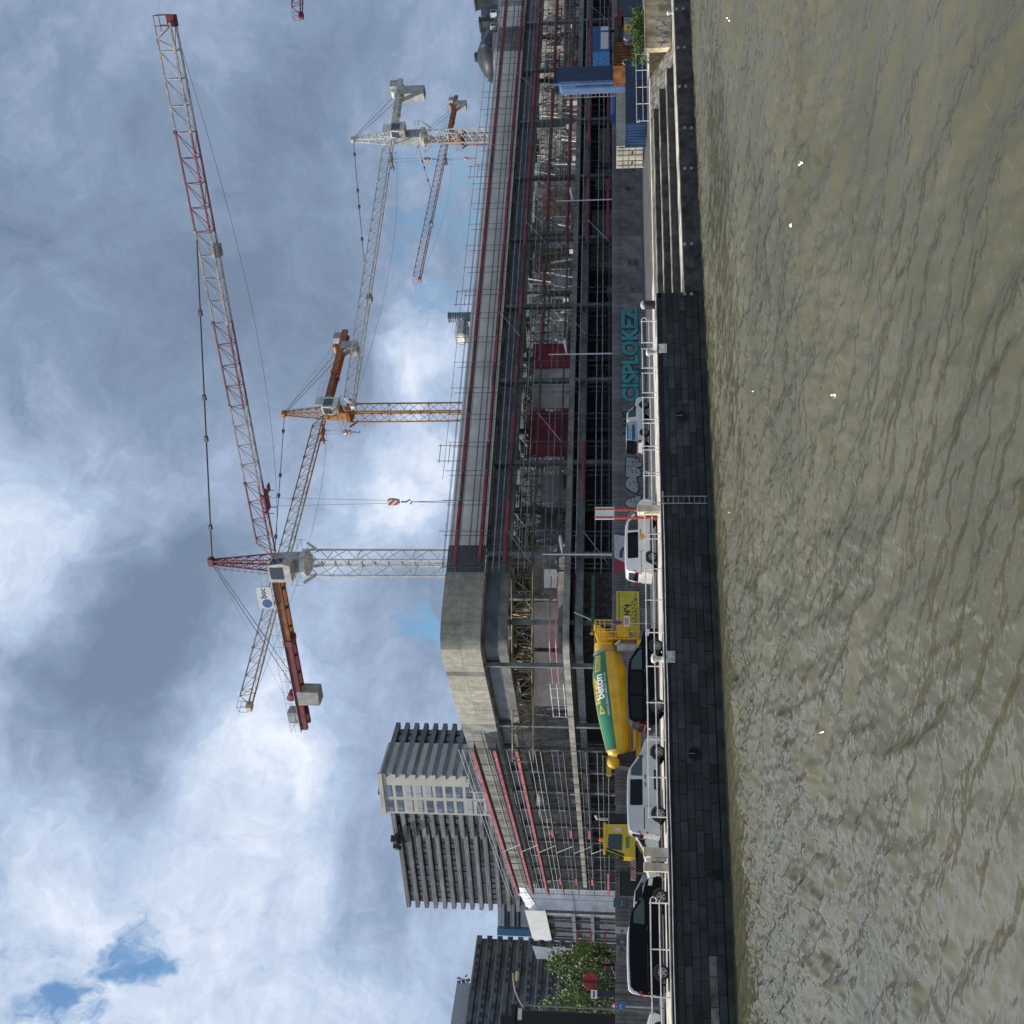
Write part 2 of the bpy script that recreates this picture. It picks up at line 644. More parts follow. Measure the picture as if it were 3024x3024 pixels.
MB(QO).box(XE - .30, XE, 50.03, 55.2, -2.0, -.02).build('wall_end', M_stone[0], qw)
MB(QO).box(-400, XE - .02, 49.80, 50.06, -3.6, -2.30).build('foot_ledge', M_alg, qw)
zc = [-2.28, -1.90, -1.53, -1.16, -.80, -.44, -.16]
hole_x = [(float(aty(2051, 2226, 50)[0]), float(aty(2051, 2226, 50)[2])), (float(aty(2013, 1229, 50)[0]), float(aty(2013, 1229, 50)[2]))]
cul = aty(2130, 2584, 50)
for r in range(6):
    x = -5.5 - random.random()
    while x < XE - .04:
        w = random.uniform(.75, 1.6) if r < 5 else random.uniform(1.6, 2.6)
        w = min(w, XE - .02 - x)
        if w > .05:
            gp = .009
            pr = random.uniform(-.028, .012)
            m_ = random.choices(M_stone, (5, 4, 3))[0]
            if r <= 1 and x < .6 and random.random() < .3:
                m_ = M_stone_l
            b = .012
            mb = MB(QO)
            x0, x1, z0, z1, y = x + gp, x + w - gp, zc[r] + gp, zc[r + 1] - gp, 50.0 - pr
            mb.add([(x0, 50.068, z0), (x1, 50.068, z0), (x1, 50.068, z1), (x0, 50.068, z1), (x0, y + b, z0), (x1, y + b, z0), (x1, y + b, z1), (x0, y + b, z1),
                    (x0 + b, y, z0 + b), (x1 - b, y, z0 + b), (x1 - b, y, z1 - b), (x0 + b, y, z1 - b)],
                   [(0, 1, 5, 4), (1, 2, 6, 5), (2, 3, 7, 6), (3, 0, 4, 7), (4, 5, 9, 8), (5, 6, 10, 9), (6, 7, 11, 10), (7, 4, 8, 11), (8, 9, 10, 11)])
            mb.build('stone', m_, qw)
        x += w
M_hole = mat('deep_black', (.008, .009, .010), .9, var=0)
M_ringbar = mat('worn_steel', (.30, .30, .29), .5, .7, var=.2)
for hx, hz in hole_x:
    mb = MB(QO).lathe([(0, .27), (.05, .31), (.06, .27), (.01, .25)], (hx, 49.985, hz), (0, -1, 0), 20, cap=False)
    mr = mb.build('mooring_recess', M_joint, qw, True)
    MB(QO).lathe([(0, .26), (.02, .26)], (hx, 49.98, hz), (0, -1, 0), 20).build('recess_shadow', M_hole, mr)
    MB(QO).tube((hx, 49.93, hz - .02), (hx, 49.93, hz + .30), .025).build('ring_bar', M_ringbar, mr)
mb = MB(QO)
pts = [(-.34, -.9), (-.31, -.2), (-.2, .25), (-.06, .62), (0, .72), (.06, .62), (.2, .25), (.31, -.2), (.34, -.9)]
mb.prism(pts, lambda a, b: (cul[0] + a, 49.955, cul[2] + b), lambda a, b: (cul[0] + a, 50.05, cul[2] + b))
mb.build('culvert_mouth', M_hole, qw)

# coping stones
x = -8.0
while x < XE:
    w = min(random.uniform(1.0, 1.5), XE - x)
    MB(QO).box(x + .006, x + w - .006, 50.12, 50.748, -.10, .16 + random.uniform(-.006, .006)).build('coping', M_cop, qw)
    x += w
MB(QO).box(-400, -8.006, 50.12, 50.748, -.10, .16).build('coping', M_cop, qw)
MB(QO).box(-60, XE, 50.03, 50.116, -.14, .12).build('edge_beam', M_joint, qw)
# pale mooring pipe along the edge
M_wt = mat('white_paint_steel', (.84, .84, .81), .45, var=.12, scale=2.0)
mb = MB()
mb.path([(x, 49.965 + .01 * math.sin(x * 1.3), .015 + .012 * math.sin(x * .8 + 1)) for x in np.arange(-9, 24.2, .6)], .026, 6)
tag(mb.build('edge_pipe', M_wt), 'thin pale pipe running along the top of the quay wall', 'pipe')

# ladder
lp = aty(1990, 1476, 49.9)
ld = thing('quay_ladder', 'narrow grey steel ladder fixed to the quay wall down to the water', 'ladder', (lp[0], 49.88, -2.5))
M_gal = mat('galvanised', (.42, .44, .46), .45, .6, var=.2)
lx0, lx1 = float(aty(1990, 1487, 49.9)[0]), float(aty(1990, 1466, 49.9)[0])
for xx in (lx0, lx1):
    MB((lp[0], 49.88, -2.5)).tube((xx, 49.88, -2.35), (xx, 49.88, .22), .025).build('stile', M_gal, ld)
for k in range(9):
    zz = -2.2 + k * .28
    MB((lp[0], 49.88, -2.5)).tube((lx0, 49.88, zz), (lx1, 49.88, zz), .014).build('rung', M_gal, ld)


# ================================================================== railings
def rx(y):
    return float(aty(1950, y, 50.9)[0])


def railing(xs, label, curl_r=False, curl_l=False):
    o = (xs[0], 50.9, .16)
    t = thing('railing', label, 'railing', o, 0, 'white railings along the quay edge')
    for x in xs:
        p = MB(o).tube((x, 50.9, .15), (x, 50.9, 1.02), .030, 8).build('post', M_wt, t, True)
        MB(o).lathe([(0, .0), (.02, .045), (.06, .045), (.08, 0)], (x, 50.9, .96), (0, 0, 1), 8, cap=False).build('knob', M_wt, p, True)
    e0, e1 = xs[0] - (.0 if not curl_l else .12), xs[-1] + (.12 if curl_r else 0)
    sag = lambda x: .008 * math.sin(x * .9)
    for zz, r in ((.985, .029), (.575, .025)):
        n = max(2, int((e1 - e0) / .8))
        pts = [(e0 + (e1 - e0) * i / n, 50.9, zz + sag(e0 + (e1 - e0) * i / n)) for i in range(n + 1)]
        MB(o).path(pts, r, 8).build('rail', M_wt, t, True)
    for fl, x, sg in ((curl_r, e1, 1), (curl_l, e0, -1)):
        if fl:
            pts = [(x + sg * .14 * math.sin(a), 50.9, .985 - .14 + .14 * math.cos(a)) for a in np.linspace(0, 4.6, 12)]
            MB(o).path(pts, .026, 8).build('scroll_end', M_wt, t, True)
    return t


railing([-14, -11, -8, -5, -2.1, rx(2945), rx(2804), rx(2667)], 'white tube railing with a scroll end beside the leftmost black van', curl_r=True)
railing([rx(v) for v in (2413, 2296, 2184, 2075, 1968, 1868, 1772, 1680, 1591)], 'longest white two-bar railing, in front of the grey and black vans')
names = ['beside the front wheel of the white van', 'between the beige post and the ladder, with a scroll end', 'left of the pickup, under its tailgate',
         'in front of the blue striped pickup canopy', 'in front of the white pickup cab', 'below the letter C of the teal graffiti',
         'just left of the right mooring bollard', 'just right of the right mooring bollard']
segs = [(1577, 1516), (1484, 1404), (1396, 1328), (1317, 1249), (1238, 1173), (1159, 1101), (1086, 1029), (1011, 948)]
for i, ((a, b), nm) in enumerate(zip(segs, names)):
    railing([rx(a), rx(b)], 'short white railing panel ' + nm, curl_r=(i == 1 or i == 7))

# mooring bollards
M_bol = mat('white_bollard', (.74, .73, .68), .5, var=.2, scale=5, bump=.2)


def bollard(x, y, zz, label, plate=True, sc=1.0):
    o = (x, y, zz)
    t = thing('mooring_bollard', label, 'bollard', o, 0, 'white mooring bollards')
    MB().lathe([(0, .20), (.04, .20), (.06, .12), (.30, .12), (.38, .17), (.46, .22), (.56, .21), (.62, .14), (.64, .0)], (0, 0, 0), (0, 0, 1), 16, cap=False).build(
        'post', M_bol, t, True)
    MB().lathe([(-.2, .0), (-.2, .07), (.2, .1), (.28, 0)], (0.02, 0, .48), (1, -.2, .1), 10, cap=False).build('horn', M_bol, t, True)
    if plate:
        MB().box(-.30, .30, -.42, -.385, -.56, -.10).build('wall_plate', M_bol, t)
    t.scale = (sc, sc, sc)
    return t


bx1 = float(aty(1965, 1946, 50.35)[0])
bollard(bx1, 50.36, .16, 'white mooring bollard with square plate in front of the black people carrier')
bx2 = float(aty(1950, 1040, 50.35)[0])
bollard(bx2, 50.36, .16, 'white mooring bollard with square plate under the teal graffiti')
bollard(float(aty(1985, 38, 50.3)[0]), 50.3, -1.47, 'small white bollard on the low landing below the bush', False, .7)

# beige concrete posts
M_beige = mat('beige_concrete', (.72, .61, .43), .85, var=.12, scale=2.2, bump=.2)


def cpost(y0, y1, ztop, Y, label):
    x0, x1 = float(aty(1935, y1, Y)[0]), float(aty(1935, y0, Y)[0])
    o = ((x0 + x1) / 2, Y + .24, .16)
    t = thing('concrete_post', label, 'post', o, 0, 'square concrete posts on the coping')
    MB(o).box(x0, x1, Y, Y + .48, .15, ztop).build('shaft', M_beige, t)
    MB(o).box(x0 - .012, x1 + .012, Y - .012, Y + .492, ztop, ztop + .10).build('cap', M_beige, t)
    return t


cpost(2503, 2530, 1.18, 50.35, 'right one of the paired square beige posts behind the grey van')
cpost(2548, 2573, 1.18, 50.35, 'left one of the paired square beige posts near the black bonnet')
cpost(1491, 1511, 1.28, 50.75, 'single square beige post at the nose of the white van')
MB((0, 0, 0))
o = (7.3, 50.7, .3)
M_wh = mat('weathered_white', (.62, .62, .60), .6, var=.15)
tag(MB().box(float(aty(1940, 2545, 50.8)[0]), float(aty(1940, 2534, 50.8)[0]), 50.55, 50.75, .2, .98).build('plate_sign', M_wh), 'pale plate held between the paired beige posts', 'plate')

# litter bin at the end of the high quay
bp = aty(1935, 900, 51.3)
t = thing('litter_bin', 'black litter bin with a white bag at the end of the railings', 'bin', (bp[0], 51.3, 0))
M_blk = mat('black_plastic', (.02, .02, .022), .5, var=.2)
MB().lathe([(0, .24), (.02, .25), (.75, .27), (.8, .25)], (0, 0, 0), (0, 0, 1), 14).build('drum', M_blk, t, True)
MB().lathe([(0, .26), (.12, .27), (.2, .16), (.24, .0)], (0, 0, .8), (0, .1, 1), 9, cap=False).build('bag', M_wh, t, True)

# moss and weeds on the steps
M_moss = mat('bright_moss', (.23, .30, .03), .9, var=.3, scale=6)
mb = MB()
for i in range(900):
    x = 37.5 + 2.3 * rng.random() ** 1.4
    y = 53.02 + .9 * rng.random() ** 1.5
    hgt = .05 + .22 * rng.random() * (1 - (x - 37.5) / 2.6)
    a = rng.random() * 6.28
    w = .05
    z0 = -.52
    mb.add([(x - w * math.cos(a), y - w * math.sin(a), z0), (x + w * math.cos(a), y + w * math.sin(a), z0), (x + rng.normal(0, .05), y + rng.normal(0, .05), z0 + hgt)], [(0, 1, 2)])
o = mb.build('moss', M_moss)
o['kind'] = 'stuff'
tag(o, 'bright green moss growing on the seat steps beside the wall end', 'moss')
# ================================================================== the building under construction
A1, A2 = math.radians(7.13), math.radians(99.14)
P0, E1, N1 = np.array([29.0, 75.22, 0]), np.array([math.cos(A1), math.sin(A1), 0]), np.array([-math.sin(A1), math.cos(A1), 0])
Q0, E2, N2 = np.array([19.74, 88.31, 0]), np.array([math.cos(A2), math.sin(A2), 0]), np.array([math.sin(A2), -math.cos(A2), 0])
ZV = np.array([0, 0, 1.0])


def RW(s, d, z):
    return P0 + E1 * s + N1 * d + ZV * z


def LW(s, d, z):
    return Q0 + E2 * s + N2 * d + ZV * z


def RWpx(x, y, d=0.0):
    P = atplane(x, y, P0 + N1 * d, N1)
    return float((P - P0) @ E1), float(P[2])


def LWpx(x, y, d=0.0):
    P = atplane(x, y, Q0 + N2 * d, N2)
    return float((P - Q0) @ E2), float(P[2])


def catmull(pts, n=6):
    pts = [np.array(p, float) for p in pts]
    out = []
    for i in range(len(pts) - 1):
        p0, p1, p2, p3 = pts[max(i - 1, 0)], pts[i], pts[i + 1], pts[min(i + 2, len(pts) - 1)]
        for k in range(n):
            t = k / n
            out.append(.5 * ((2 * p1) + (-p0 + p2) * t + (2 * p0 - 5 * p1 + 4 * p2 - p3) * t * t + (-p0 + 3 * p1 - 3 * p2 + p3) * t ** 3))
    out.append(pts[-1])
    return out


CPOLY = catmull([(19.74, 88.31), (20.8, 83.2), (21.75, 78.6), (22.75, 75.35), (25.0, 74.65), (29.0, 75.22)], 6)
BO = (24.0, 80.0, 0.0)


def offs(poly, d):
    out = []
    n = len(poly)
    for i in range(n):
        a = poly[max(i - 1, 0)]
        b = poly[min(i + 1, n - 1)]
        t = np.array(b[:2]) - np.array(a[:2])
        t /= np.linalg.norm(t)
        out.append(np.array([poly[i][0] - t[1] * d, poly[i][1] + t[0] * d]))
    return out


def sweep(mb, poly, d0, d1, z0, z1):
    a, b = offs(poly, d0), offs(poly, d1)
    n = len(poly)
    k = len(mb.v)
    for p, q in zip(a, b):
        mb.v += [(p[0], p[1], z0), (q[0], q[1], z0), (q[0], q[1], z1), (p[0], p[1], z1)]
    for i in range(n - 1):
        o_ = k + 4 * i
        for j in range(4):
            mb.f.append((o_ + j, o_ + (j + 1) % 4, o_ + 4 + (j + 1) % 4, o_ + 4 + j))
    mb.f.append((k, k + 1, k + 2, k + 3))
    e = k + 4 * (n - 1)
    mb.f.append((e + 3, e + 2, e + 1, e))
    return mb


def rbox(mb, fr, s0, s1, d0, d1, z0, z1):
    return mb.hexa([fr(s0, d0, z0), fr(s1, d0, z0), fr(s1, d1, z0), fr(s0, d1, z0), fr(s0, d0, z1), fr(s1, d0, z1), fr(s1, d1, z1), fr(s0, d1, z1)])


M_conc = mat('board_concrete', (.37, .35, .29), .85, var=.11, scale=1.6, bump=.4, bscale=9, streak=.35)
M_conc_d = mat('dark_concrete', (.22, .22, .20), .85, var=.2, scale=.7, bump=.3, bscale=9, streak=.3)
M_clad = mat('pale_cladding', (.80, .79, .74), .55, var=.06, scale=.6)
M_clad_d = mat('dark_cladding', (.075, .085, .10), .5, var=.12)
M_fas = mat('dark_fascia', (.075, .084, .095), .35, var=.25, scale=.8)
M_stl = mat('grey_green_steel', (.165, .185, .185), .5, .2, var=.2, scale=1.2)
M_beam = mat('pale_beam', (.38, .38, .34), .75, var=.2, scale=.8, streak=.3)
M_int = mat('raw_interior', (.30, .285, .26), .9, var=.3, scale=.5)
M_tan = mat('tan_steel', (.36, .29, .17), .6, .1, var=.25, scale=1.0)
M_pink = mat('dusty_panel', (.52, .46, .42), .85, var=.14, scale=.5)
M_red = mat('red_sheet', (.27, .022, .042), .6, var=.3, scale=.6)
M_wsheet = mat('white_sheet', (.92, .93, .94), .6, var=.08, scale=.8)
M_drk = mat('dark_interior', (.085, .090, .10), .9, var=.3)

bl = thing('concrete_building', 'long concrete hall being rebuilt, with rounded corner and pale parapet behind scaffolding', 'building', BO)

# rounded corner ring of board-marked concrete, two pours
cut = 11
sweep(MB(BO), CPOLY, .03, .45, 12.90, 15.97).build('ring_core', M_conc_d, bl, 30)
cl_ = np.concatenate([[0], np.cumsum([np.linalg.norm(np.array(b_[:2]) - np.array(a_[:2])) for a_, b_ in zip(CPOLY, CPOLY[1:])])])


def cpt(q):
    return np.array([np.interp(q, cl_, [p[0] for p in CPOLY]), np.interp(q, cl_, [p[1] for p in CPOLY])])


nseg = 9
for i in range(nseg):
    qa, qb = cl_[-1] * i / nseg + .008, cl_[-1] * (i + 1) / nseg - .008
    seg = [cpt(q) for q in np.linspace(qa, qb, 5)]
    for (za, zb) in ((12.87, 14.42), (14.435, 16.0)):
        dd_ = random.uniform(-.006, .006)
        pn_ = sweep(MB(BO), seg, dd_, .2, za, zb).build('ring_panel', M_conc, bl, 30)
        for f_ in (.22, .78):
            for zz in (.25, .75):
                p_ = cpt(qa + (qb - qa) * f_)
                n_ = cpt(qa + (qb - qa) * f_ + .1) - cpt(qa + (qb - qa) * f_ - .1)
                n_ = np.array([n_[1], -n_[0], 0]) / np.linalg.norm(n_)
                MB(BO).lathe([(0, .035), (.012, .035)], (p_[0], p_[1], za + (zb - za) * zz), n_, 8).build('tie_hole', M_conc_d, pn_)
# horizontal and vertical pour joints
sweep(MB(BO), CPOLY[cut:cut + 2], -.012, .1, 12.9, 15.98).build('pour_joint', M_conc_d, bl)
# parapets of the two wings
x = 2.48
while x < 67.6:
    w = min(1.465, 67.8 - x)
    rbox(MB(BO), RW, x + .008, x + w - .008, 0, .3, 12.9, 15.98).build('parapet_panel', M_clad, bl)
    x += w
rbox(MB(BO), RW, .02, 2.47, .02, .3, 12.9, 15.97).build('parapet_panel', M_clad_d, bl)
rbox(MB(BO), RW, 67.81, 76.6, .04, .5, 12.86, 15.9).build('parapet_old', M_conc_d, bl)
x = 72.4
for w in (1.1, 1.5, 1.5):
    rbox(MB(BO), RW, x, x + w - .03, -.02, .035, 13.0, 15.9).build('parapet_panel', M_clad, bl)
    x += w
rbox(MB(BO), RW, 76.62, 95, .04, .5, 12.86, 15.9).build('parapet_old', M_conc, bl)
rbox(MB(BO), RW, 2.5, 95, .31, 1.2, 12.92, 15.9).build('parapet_back', M_conc_d, bl)
x = .03
while x < 57.5:
    w = min(2.93, 58 - x)
    rbox(MB(BO), LW, x + .01, x + w - .01, 0, .4, 12.9, 15.98).build('parapet_panel', M_conc_d, bl)
    x += w

full = [LW(s, 0, 0) for s in np.linspace(60, 1, 12)] + CPOLY + [RW(s, 0, 0) for s in np.linspace(1, 95, 20)]
# recessed fascia and bands under the parapet
sweep(MB(BO), full, .75, .95, 11.6, 12.9).build('fascia', M_fas, bl, 30)
sweep(MB(BO), full, .55, .98, 10.85, 11.58).build('lintel_band', M_conc_d, bl, 30)
sweep(MB(BO), full, .5, 3.4, 12.7, 12.88).build('roof_edge', M_int, bl)
# first-floor slab, its pale edge beam and the dark soffit beam
sweep(MB(BO), full, .45, 9.0, 6.10, 6.42).build('floor_slab', M_int, bl)
sweep(MB(BO), full, .25, .44, 6.02, 6.52).build('slab_edge', M_beam, bl, 30)
sweep(MB(BO), full, 1.0, 1.35, 5.0, 5.62).build('soffit_beam', M_stl, bl, 30)
# ground-floor back wall: deep and dark
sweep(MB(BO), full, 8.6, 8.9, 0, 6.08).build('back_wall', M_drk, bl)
sweep(MB(BO), full, 8.6, 8.8, 6.43, 7.3).build('upstand', M_int, bl)
# columns
for k in range(-0, 10):
    s = 1.9 + 8.97 * k
    rbox(MB(BO), RW, s - .2, s + .2, .35, .72, 0, 12.9).build('column', M_stl, bl)
    rbox(MB(BO), RW, s - .2, s + .2, 8.0, 8.4, 0, 12.9).build('column', M_stl, bl)
for s in (1.2, 7.0, 13, 19, 25, 31, 37, 43, 49, 55):
    rbox(MB(BO), LW, s - .2, s + .2, .35, .72, 0, 12.9).build('column', M_stl, bl)
for y in (1838, 1965):
    p = atplane(1600, y, np.array([23.2, 78, 0]), -FWD * np.array([1, 1, 0]))
    MB(BO).box(p[0] - .17, p[0] + .17, p[1] - .17, p[1] + .17, 0, 12.9).build('column', M_stl, bl)

# roof: girders, with strips of deck added to dim the open hall
for k in range(11):
    s = 1.9 + 8.97 * k
    g0, g1 = RW(s, .7, 12.3), RW(s, 40, 14.5)
    MB(BO).beam(g0, g1, .3, .6).build('roof_girder', M_stl, bl)
mb = MB(BO)
for k in range(10):
    for d in np.arange(3.4, 38, 3.1):
        if random.random() < (.80 if d < 12 else .5):
            s = 2.2 + 8.97 * k
            z = 12.75 + d * .055
            rbox(mb, RW, s, s + 8.3, d, d + 3.0, z, z + .12)
mb.build('added_roof_deck', M_int, bl)
mb = MB(BO)
for d in np.arange(3, 34, 3.2):
    for s in np.arange(8, 56, 9):
        if random.random() < .85:
            rbox(mb, LW, s, s + 8.6, d, d + 3.0, 12.9, 13.02)
mb.build('added_roof_deck', M_int, bl)
rbox(MB(BO), RW, -6, 130, 40, 40.4, 0, 18.5).build('rear_wall', M_int, bl)
rbox(MB(BO), LW, 58, 58.5, 0, 40, 0, 12.8).build('end_wall', M_beam, bl)
rbox(MB(BO), RW, 94.6, 95, 0, 40, 0, 15.9).build('end_wall', M_int, bl)


def truss(fr, s0, s1, d, z0, z1, n, m_, r=.05):
    mb = MB(BO)
    mb.tube(fr(s0, d, z0), fr(s1, d, z0), r * 1.2, 5)
    mb.tube(fr(s0, d, z1), fr(s1, d, z1), r * 1.2, 5)
    for i in range(n):
        a, b = s0 + (s1 - s0) * i / n, s0 + (s1 - s0) * (i + 1) / n
        mb.tube(fr(a, d, z0), fr(a, d, z1), r * .8, 5)
        mb.tube(fr(a, d, z0 if i % 2 else z1), fr(b, d, z1 if i % 2 else z0), r * .8, 5)
    return mb.build('truss', m_, bl)


# tan roof trusses crossing the corner hall, lit through the open roof
def CN(s, d, z):
    """frame across the corner hall: s along the diagonal seen from the canal, d behind it."""
    a = math.radians(-28)
    c = np.array([22.0, 86.0, 0])
    return c + np.array([math.cos(a), math.sin(a), 0]) * s + np.array([-math.sin(a), math.cos(a), 0]) * d + ZV * z


for d, dz in ((0, 0), (6.5, .6)):
    truss(CN, -6 + d * .2, 14 + d * .7, d, 9.5 + dz, 11.3 + dz, 15, M_tan, .07)
for k in range(4):
    truss(lambda s, d, z, k=k: CN(-3.5 + 4.9 * k + .3 * s * .1, s, z), 0, 12, 0, 9.9, 11.6, 8, M_tan, .055)
for k in range(4):
    truss(LW, 9 + 12 * k, 19 + 12 * k, 5.5, 9.3, 10.9, 9, M_tan, .06)
for k in range(9):
    truss(RW, 11 + 9 * k, 19 + 9 * k, 9.6, 9.4, 11.2, 7, M_tan if k in (3, 4) else M_stl, .06)

# panels standing on the first floor
rbox(MB(BO), CN, -1.6, 3.2, 2.0, 2.2, 6.45, 9.75).build('partition', M_pink, bl)
rbox(MB(BO), CN, 3.6, 7.6, 2.2, 2.4, 6.45, 9.75).build('partition', M_pink, bl)
mb = MB(BO)
mb.add([CN(8.0, 2.4, 6.45), CN(12.4, 2.4, 6.45), CN(12.6, 3.4, 9.6), CN(8.4, 2.6, 9.7), CN(8.0, 2.6, 6.45), CN(12.4, 2.6, 6.45), CN(12.6, 3.6, 9.6), CN(8.4, 2.8, 9.7)],
       [(0, 1, 2, 3), (4, 5, 6, 7), (0, 1, 5, 4), (1, 2, 6, 5), (2, 3, 7, 6), (3, 0, 4, 7)])
mb.build('curved_ramp', M_beam, bl)
rbox(MB(BO), CN, 9.0, 10.6, 1.2, 1.6, 6.45, 8.6).build('site_cabinet', M_wsheet, bl)
# red railings on the corner slab edge
M_rrail = mat('red_paint', (.50, .055, .055), .5, var=.15)
M_prail = mat('pink_rail', (.55, .16, .15), .5, var=.15)
M_gal2 = mat('galvanised_tube', (.40, .41, .41), .45, .5, var=.25, scale=2)
M_galw = mat('bright_tube', (.66, .66, .64), .45, .3, var=.15, scale=2)
for z in (7.05, 7.55):
    pl = offs(CPOLY[8:], .6)
    MB(BO).path([(p[0], p[1], z) for p in pl], .045, 5).build('edge_rail', M_prail, bl)
pl = offs(CPOLY[1:9], .6)
for z in (6.7, 7.25, 7.8):
    MB(BO).path([(p[0], p[1], z) for p in pl], .035, 5).build('edge_rail', M_galw, bl)
for p in pl[::2]:
    MB(BO).tube((p[0], p[1], 6.45), (p[0], p[1], 7.85), .035, 5).build('edge_post', M_galw, bl)
# sheets and plant behind the right wing
for (ya, yb, m_, z0, z1, d) in ((1215, 1345, M_red, 6.5, 10.2, 3.0), (1015, 1085, M_red, 6.5, 10.2, 3.2), (1085, 1120, M_pink, 6.5, 10.0, 3.4), (1135, 1205, M_pink, 6.6, 10.1, 3.6),
                              (1400, 1480, M_wsheet, 6.6, 9.4, 9.2), (1500, 1560, M_beam, 6.6, 9.6, 9.4), (800, 880, M_wsheet, 6.5, 9.3, 13), (735, 795, M_tan, 7.0, 11.0, 14), (560, 640, M_tan, 7, 11.2, 14)):
    s0, s1 = RWpx(1600, yb, d)[0], RWpx(1600, ya, d)[0]
    rbox(MB(BO), RW, s0, s1, d, d + .12, z0, z1).build('screen_panel', m_, bl)
# site clutter: inner scaffolds of bright tube
mb, mb2 = MB(BO), MB(BO)
for d in (10.5, 14, 19, 25):
    for s in np.arange(2, 94, 1.7):
        if random.random() < .7:
            mb.tube(RW(s, d, 6.0), RW(s, d, random.choice((9, 11, 12.2))), .035, 4)
    for z in (6.9, 7.9, 8.9, 9.9, 10.9, 11.9):
        for s in np.arange(2, 92, 3.4):
            if random.random() < .72:
                (mb2 if random.random() < .45 else mb).tube(RW(s, d, z), RW(s + 3.4, d + random.uniform(-.3, .3), z + random.uniform(-.05, .05)), .032, 4)
            if random.random() < .4:
                mb2.tube(RW(s, d, z), RW(s + 2.2, d, z + 1.6), .03, 4)
for i in range(380):
    s, d, z = random.uniform(2, 92), random.uniform(4, 22), random.choice((6.45, 6.45, 9.0))
    L = random.uniform(.6, 3.2)
    a = random.uniform(-.35, .35)
    (mb2 if i % 3 == 0 else mb).beam(RW(s, d, z), RW(s + L * math.sin(a), d, z + L * math.cos(a)), random.choice((.05, .08, .16)))
o = mb.build('inner_scaffold', M_gal2, bl)
o['kind'] = 'stuff'
o = mb2.build('inner_scaffold', M_galw, bl)
o['kind'] = 'stuff'
mb = MB(BO)
for i in range(300):
    s, d, z = random.uniform(4, 56), random.uniform(2.5, 14), random.choice((.0, 6.45, 6.45, 9.2))
    L = random.uniform(.8, 3.4)
    a = random.uniform(-.4, .4)
    mb.beam(LW(s, d, z), LW(s + L * math.sin(a), d, z + L * math.cos(a)), random.choice((.06, .09, .2)))
o = mb.build('inner_scaffold', M_gal2, bl)
o['kind'] = 'stuff'
mb = MB(BO)
for i in range(70):
    s, d = random.uniform(3, 92), random.uniform(3, 16)
    w, h = random.uniform(.4, 1.8), random.uniform(.4, 1.6)
    rbox(mb, RW, s, s + w, d, d + .6, 6.43, 6.43 + h)
for i in range(40):
    s, d = random.uniform(30, 92), random.uniform(2, 8)
    w, h = random.uniform(.4, 1.8), random.uniform(.6, 3.4)
    rbox(mb, RW, s, s + w, d, d + .6, 0, h)
o = mb.build('site_stacks', M_pink, bl)
o['kind'] = 'stuff'
# concrete cabins on the ground floor, right half
for (ya, yb, z0, z1, d) in ((380, 480, 2.9, 4.2, 5.5), (500, 560, 2.8, 4.6, 6), (620, 700, 2.6, 4.9, 6.5), (715, 790, 2.5, 5.0, 7.5), (200, 260, 3.0, 4.4, 6)):
    s0, s1 = RWpx(1760, yb, d)[0], RWpx(1760, ya, d)[0]
    rbox(MB(BO), RW, s0, s1, d, d + 1.5, z0, z1).build('site_cabin', M_beam, bl)
# green props behind the hoarding at the corner
M_grn = mat('green_prop', (.02, .10, .04), .5, var=.2)
for (x0, x1, y) in ((1760, 1774, 1715),):
    pass
for (za, zb, s0, s1) in ((4.05, 4.3, RWpx(1768, 1862, -1.45)[0], RWpx(1768, 1702, -1.45)[0]),):
    rbox(MB(BO), RW, s0, s1, -1.6, -1.3, za, zb).build('green_beam', M_grn, bl)
for (y,) in ((1836,),):
    p = atd(1765, y, 77)
    MB(BO).beam((p[0], p[1], 3.9), (p[0] + .9, p[1] + .3, 5.6), .14).build('green_prop', M_grn, bl)

# roof plant seen above the parapet
M_duct = mat('zinc', (.42, .43, .42), .4, .5, var=.15)
M_blueg = mat('blue_grey_pipe', (.16, .19, .25), .5, .2, var=.15)


def rwroof(y, d):
    return RWpx(1380, y, d)[0]


s = rwroof(936, 2.2)
c = RW(s, 2.2, 12.9)
t = thing('roof_flue', 'tall ribbed blue-grey flue pipe standing above the pale parapet', 'flue', tuple(c))
prof = []
for k in range(24):
    z = 0 + k * .232
    prof += [(z, .46), (z + .08, .50), (z + .16, .46)]
MB().lathe(prof, (0, 0, 0), (0, 0, 1), 16).build('pipe', M_blueg, t, True)
MB().lathe([(5.56, .54), (5.66, .54)], (0, 0, 0), (0, 0, 1), 16).build('rim', M_duct, t, True)
s = rwroof(982, 2.5)
c = RW(s, 2.5, 12.9)
t = thing('roof_vent', 'zinc roof vent with an octagonal cowl above the pale parapet', 'vent', tuple(c), A1)
MB().lathe([(0, .55), (3.75, .55)], (0, 0, 0), (0, 0, 1), 16).build('neck', M_duct, t, True)
MB().box(-.8, .8, -.8, .8, 3.6, 3.75).build('collar', M_duct, t)
oct_ = [(-.5, 3.75), (.5, 3.75), (.85, 4.0), (.85, 4.45), (.5, 4.8), (-.5, 4.8), (-.85, 4.45), (-.85, 4.0)]
MB().prism(oct_, lambda a, b: (-.85, a, b), lambda a, b: (.85, a, b)).build('cowl', M_duct, t)
MB().prism([(p[0] * .7, 4.28 + (p[1] - 4.28) * .7) for p in oct_], lambda a, b: (-.88, a, b), lambda a, b: (-.852, a, b)).build('cowl_end', M_clad, t)
s = rwroof(968, 5)
MBv = MB().lathe([(0, .5), (3.6, .5), (3.9, .35), (4.0, 0)], (0, 0, 0), (0, 0, 1), 14, cap=False)
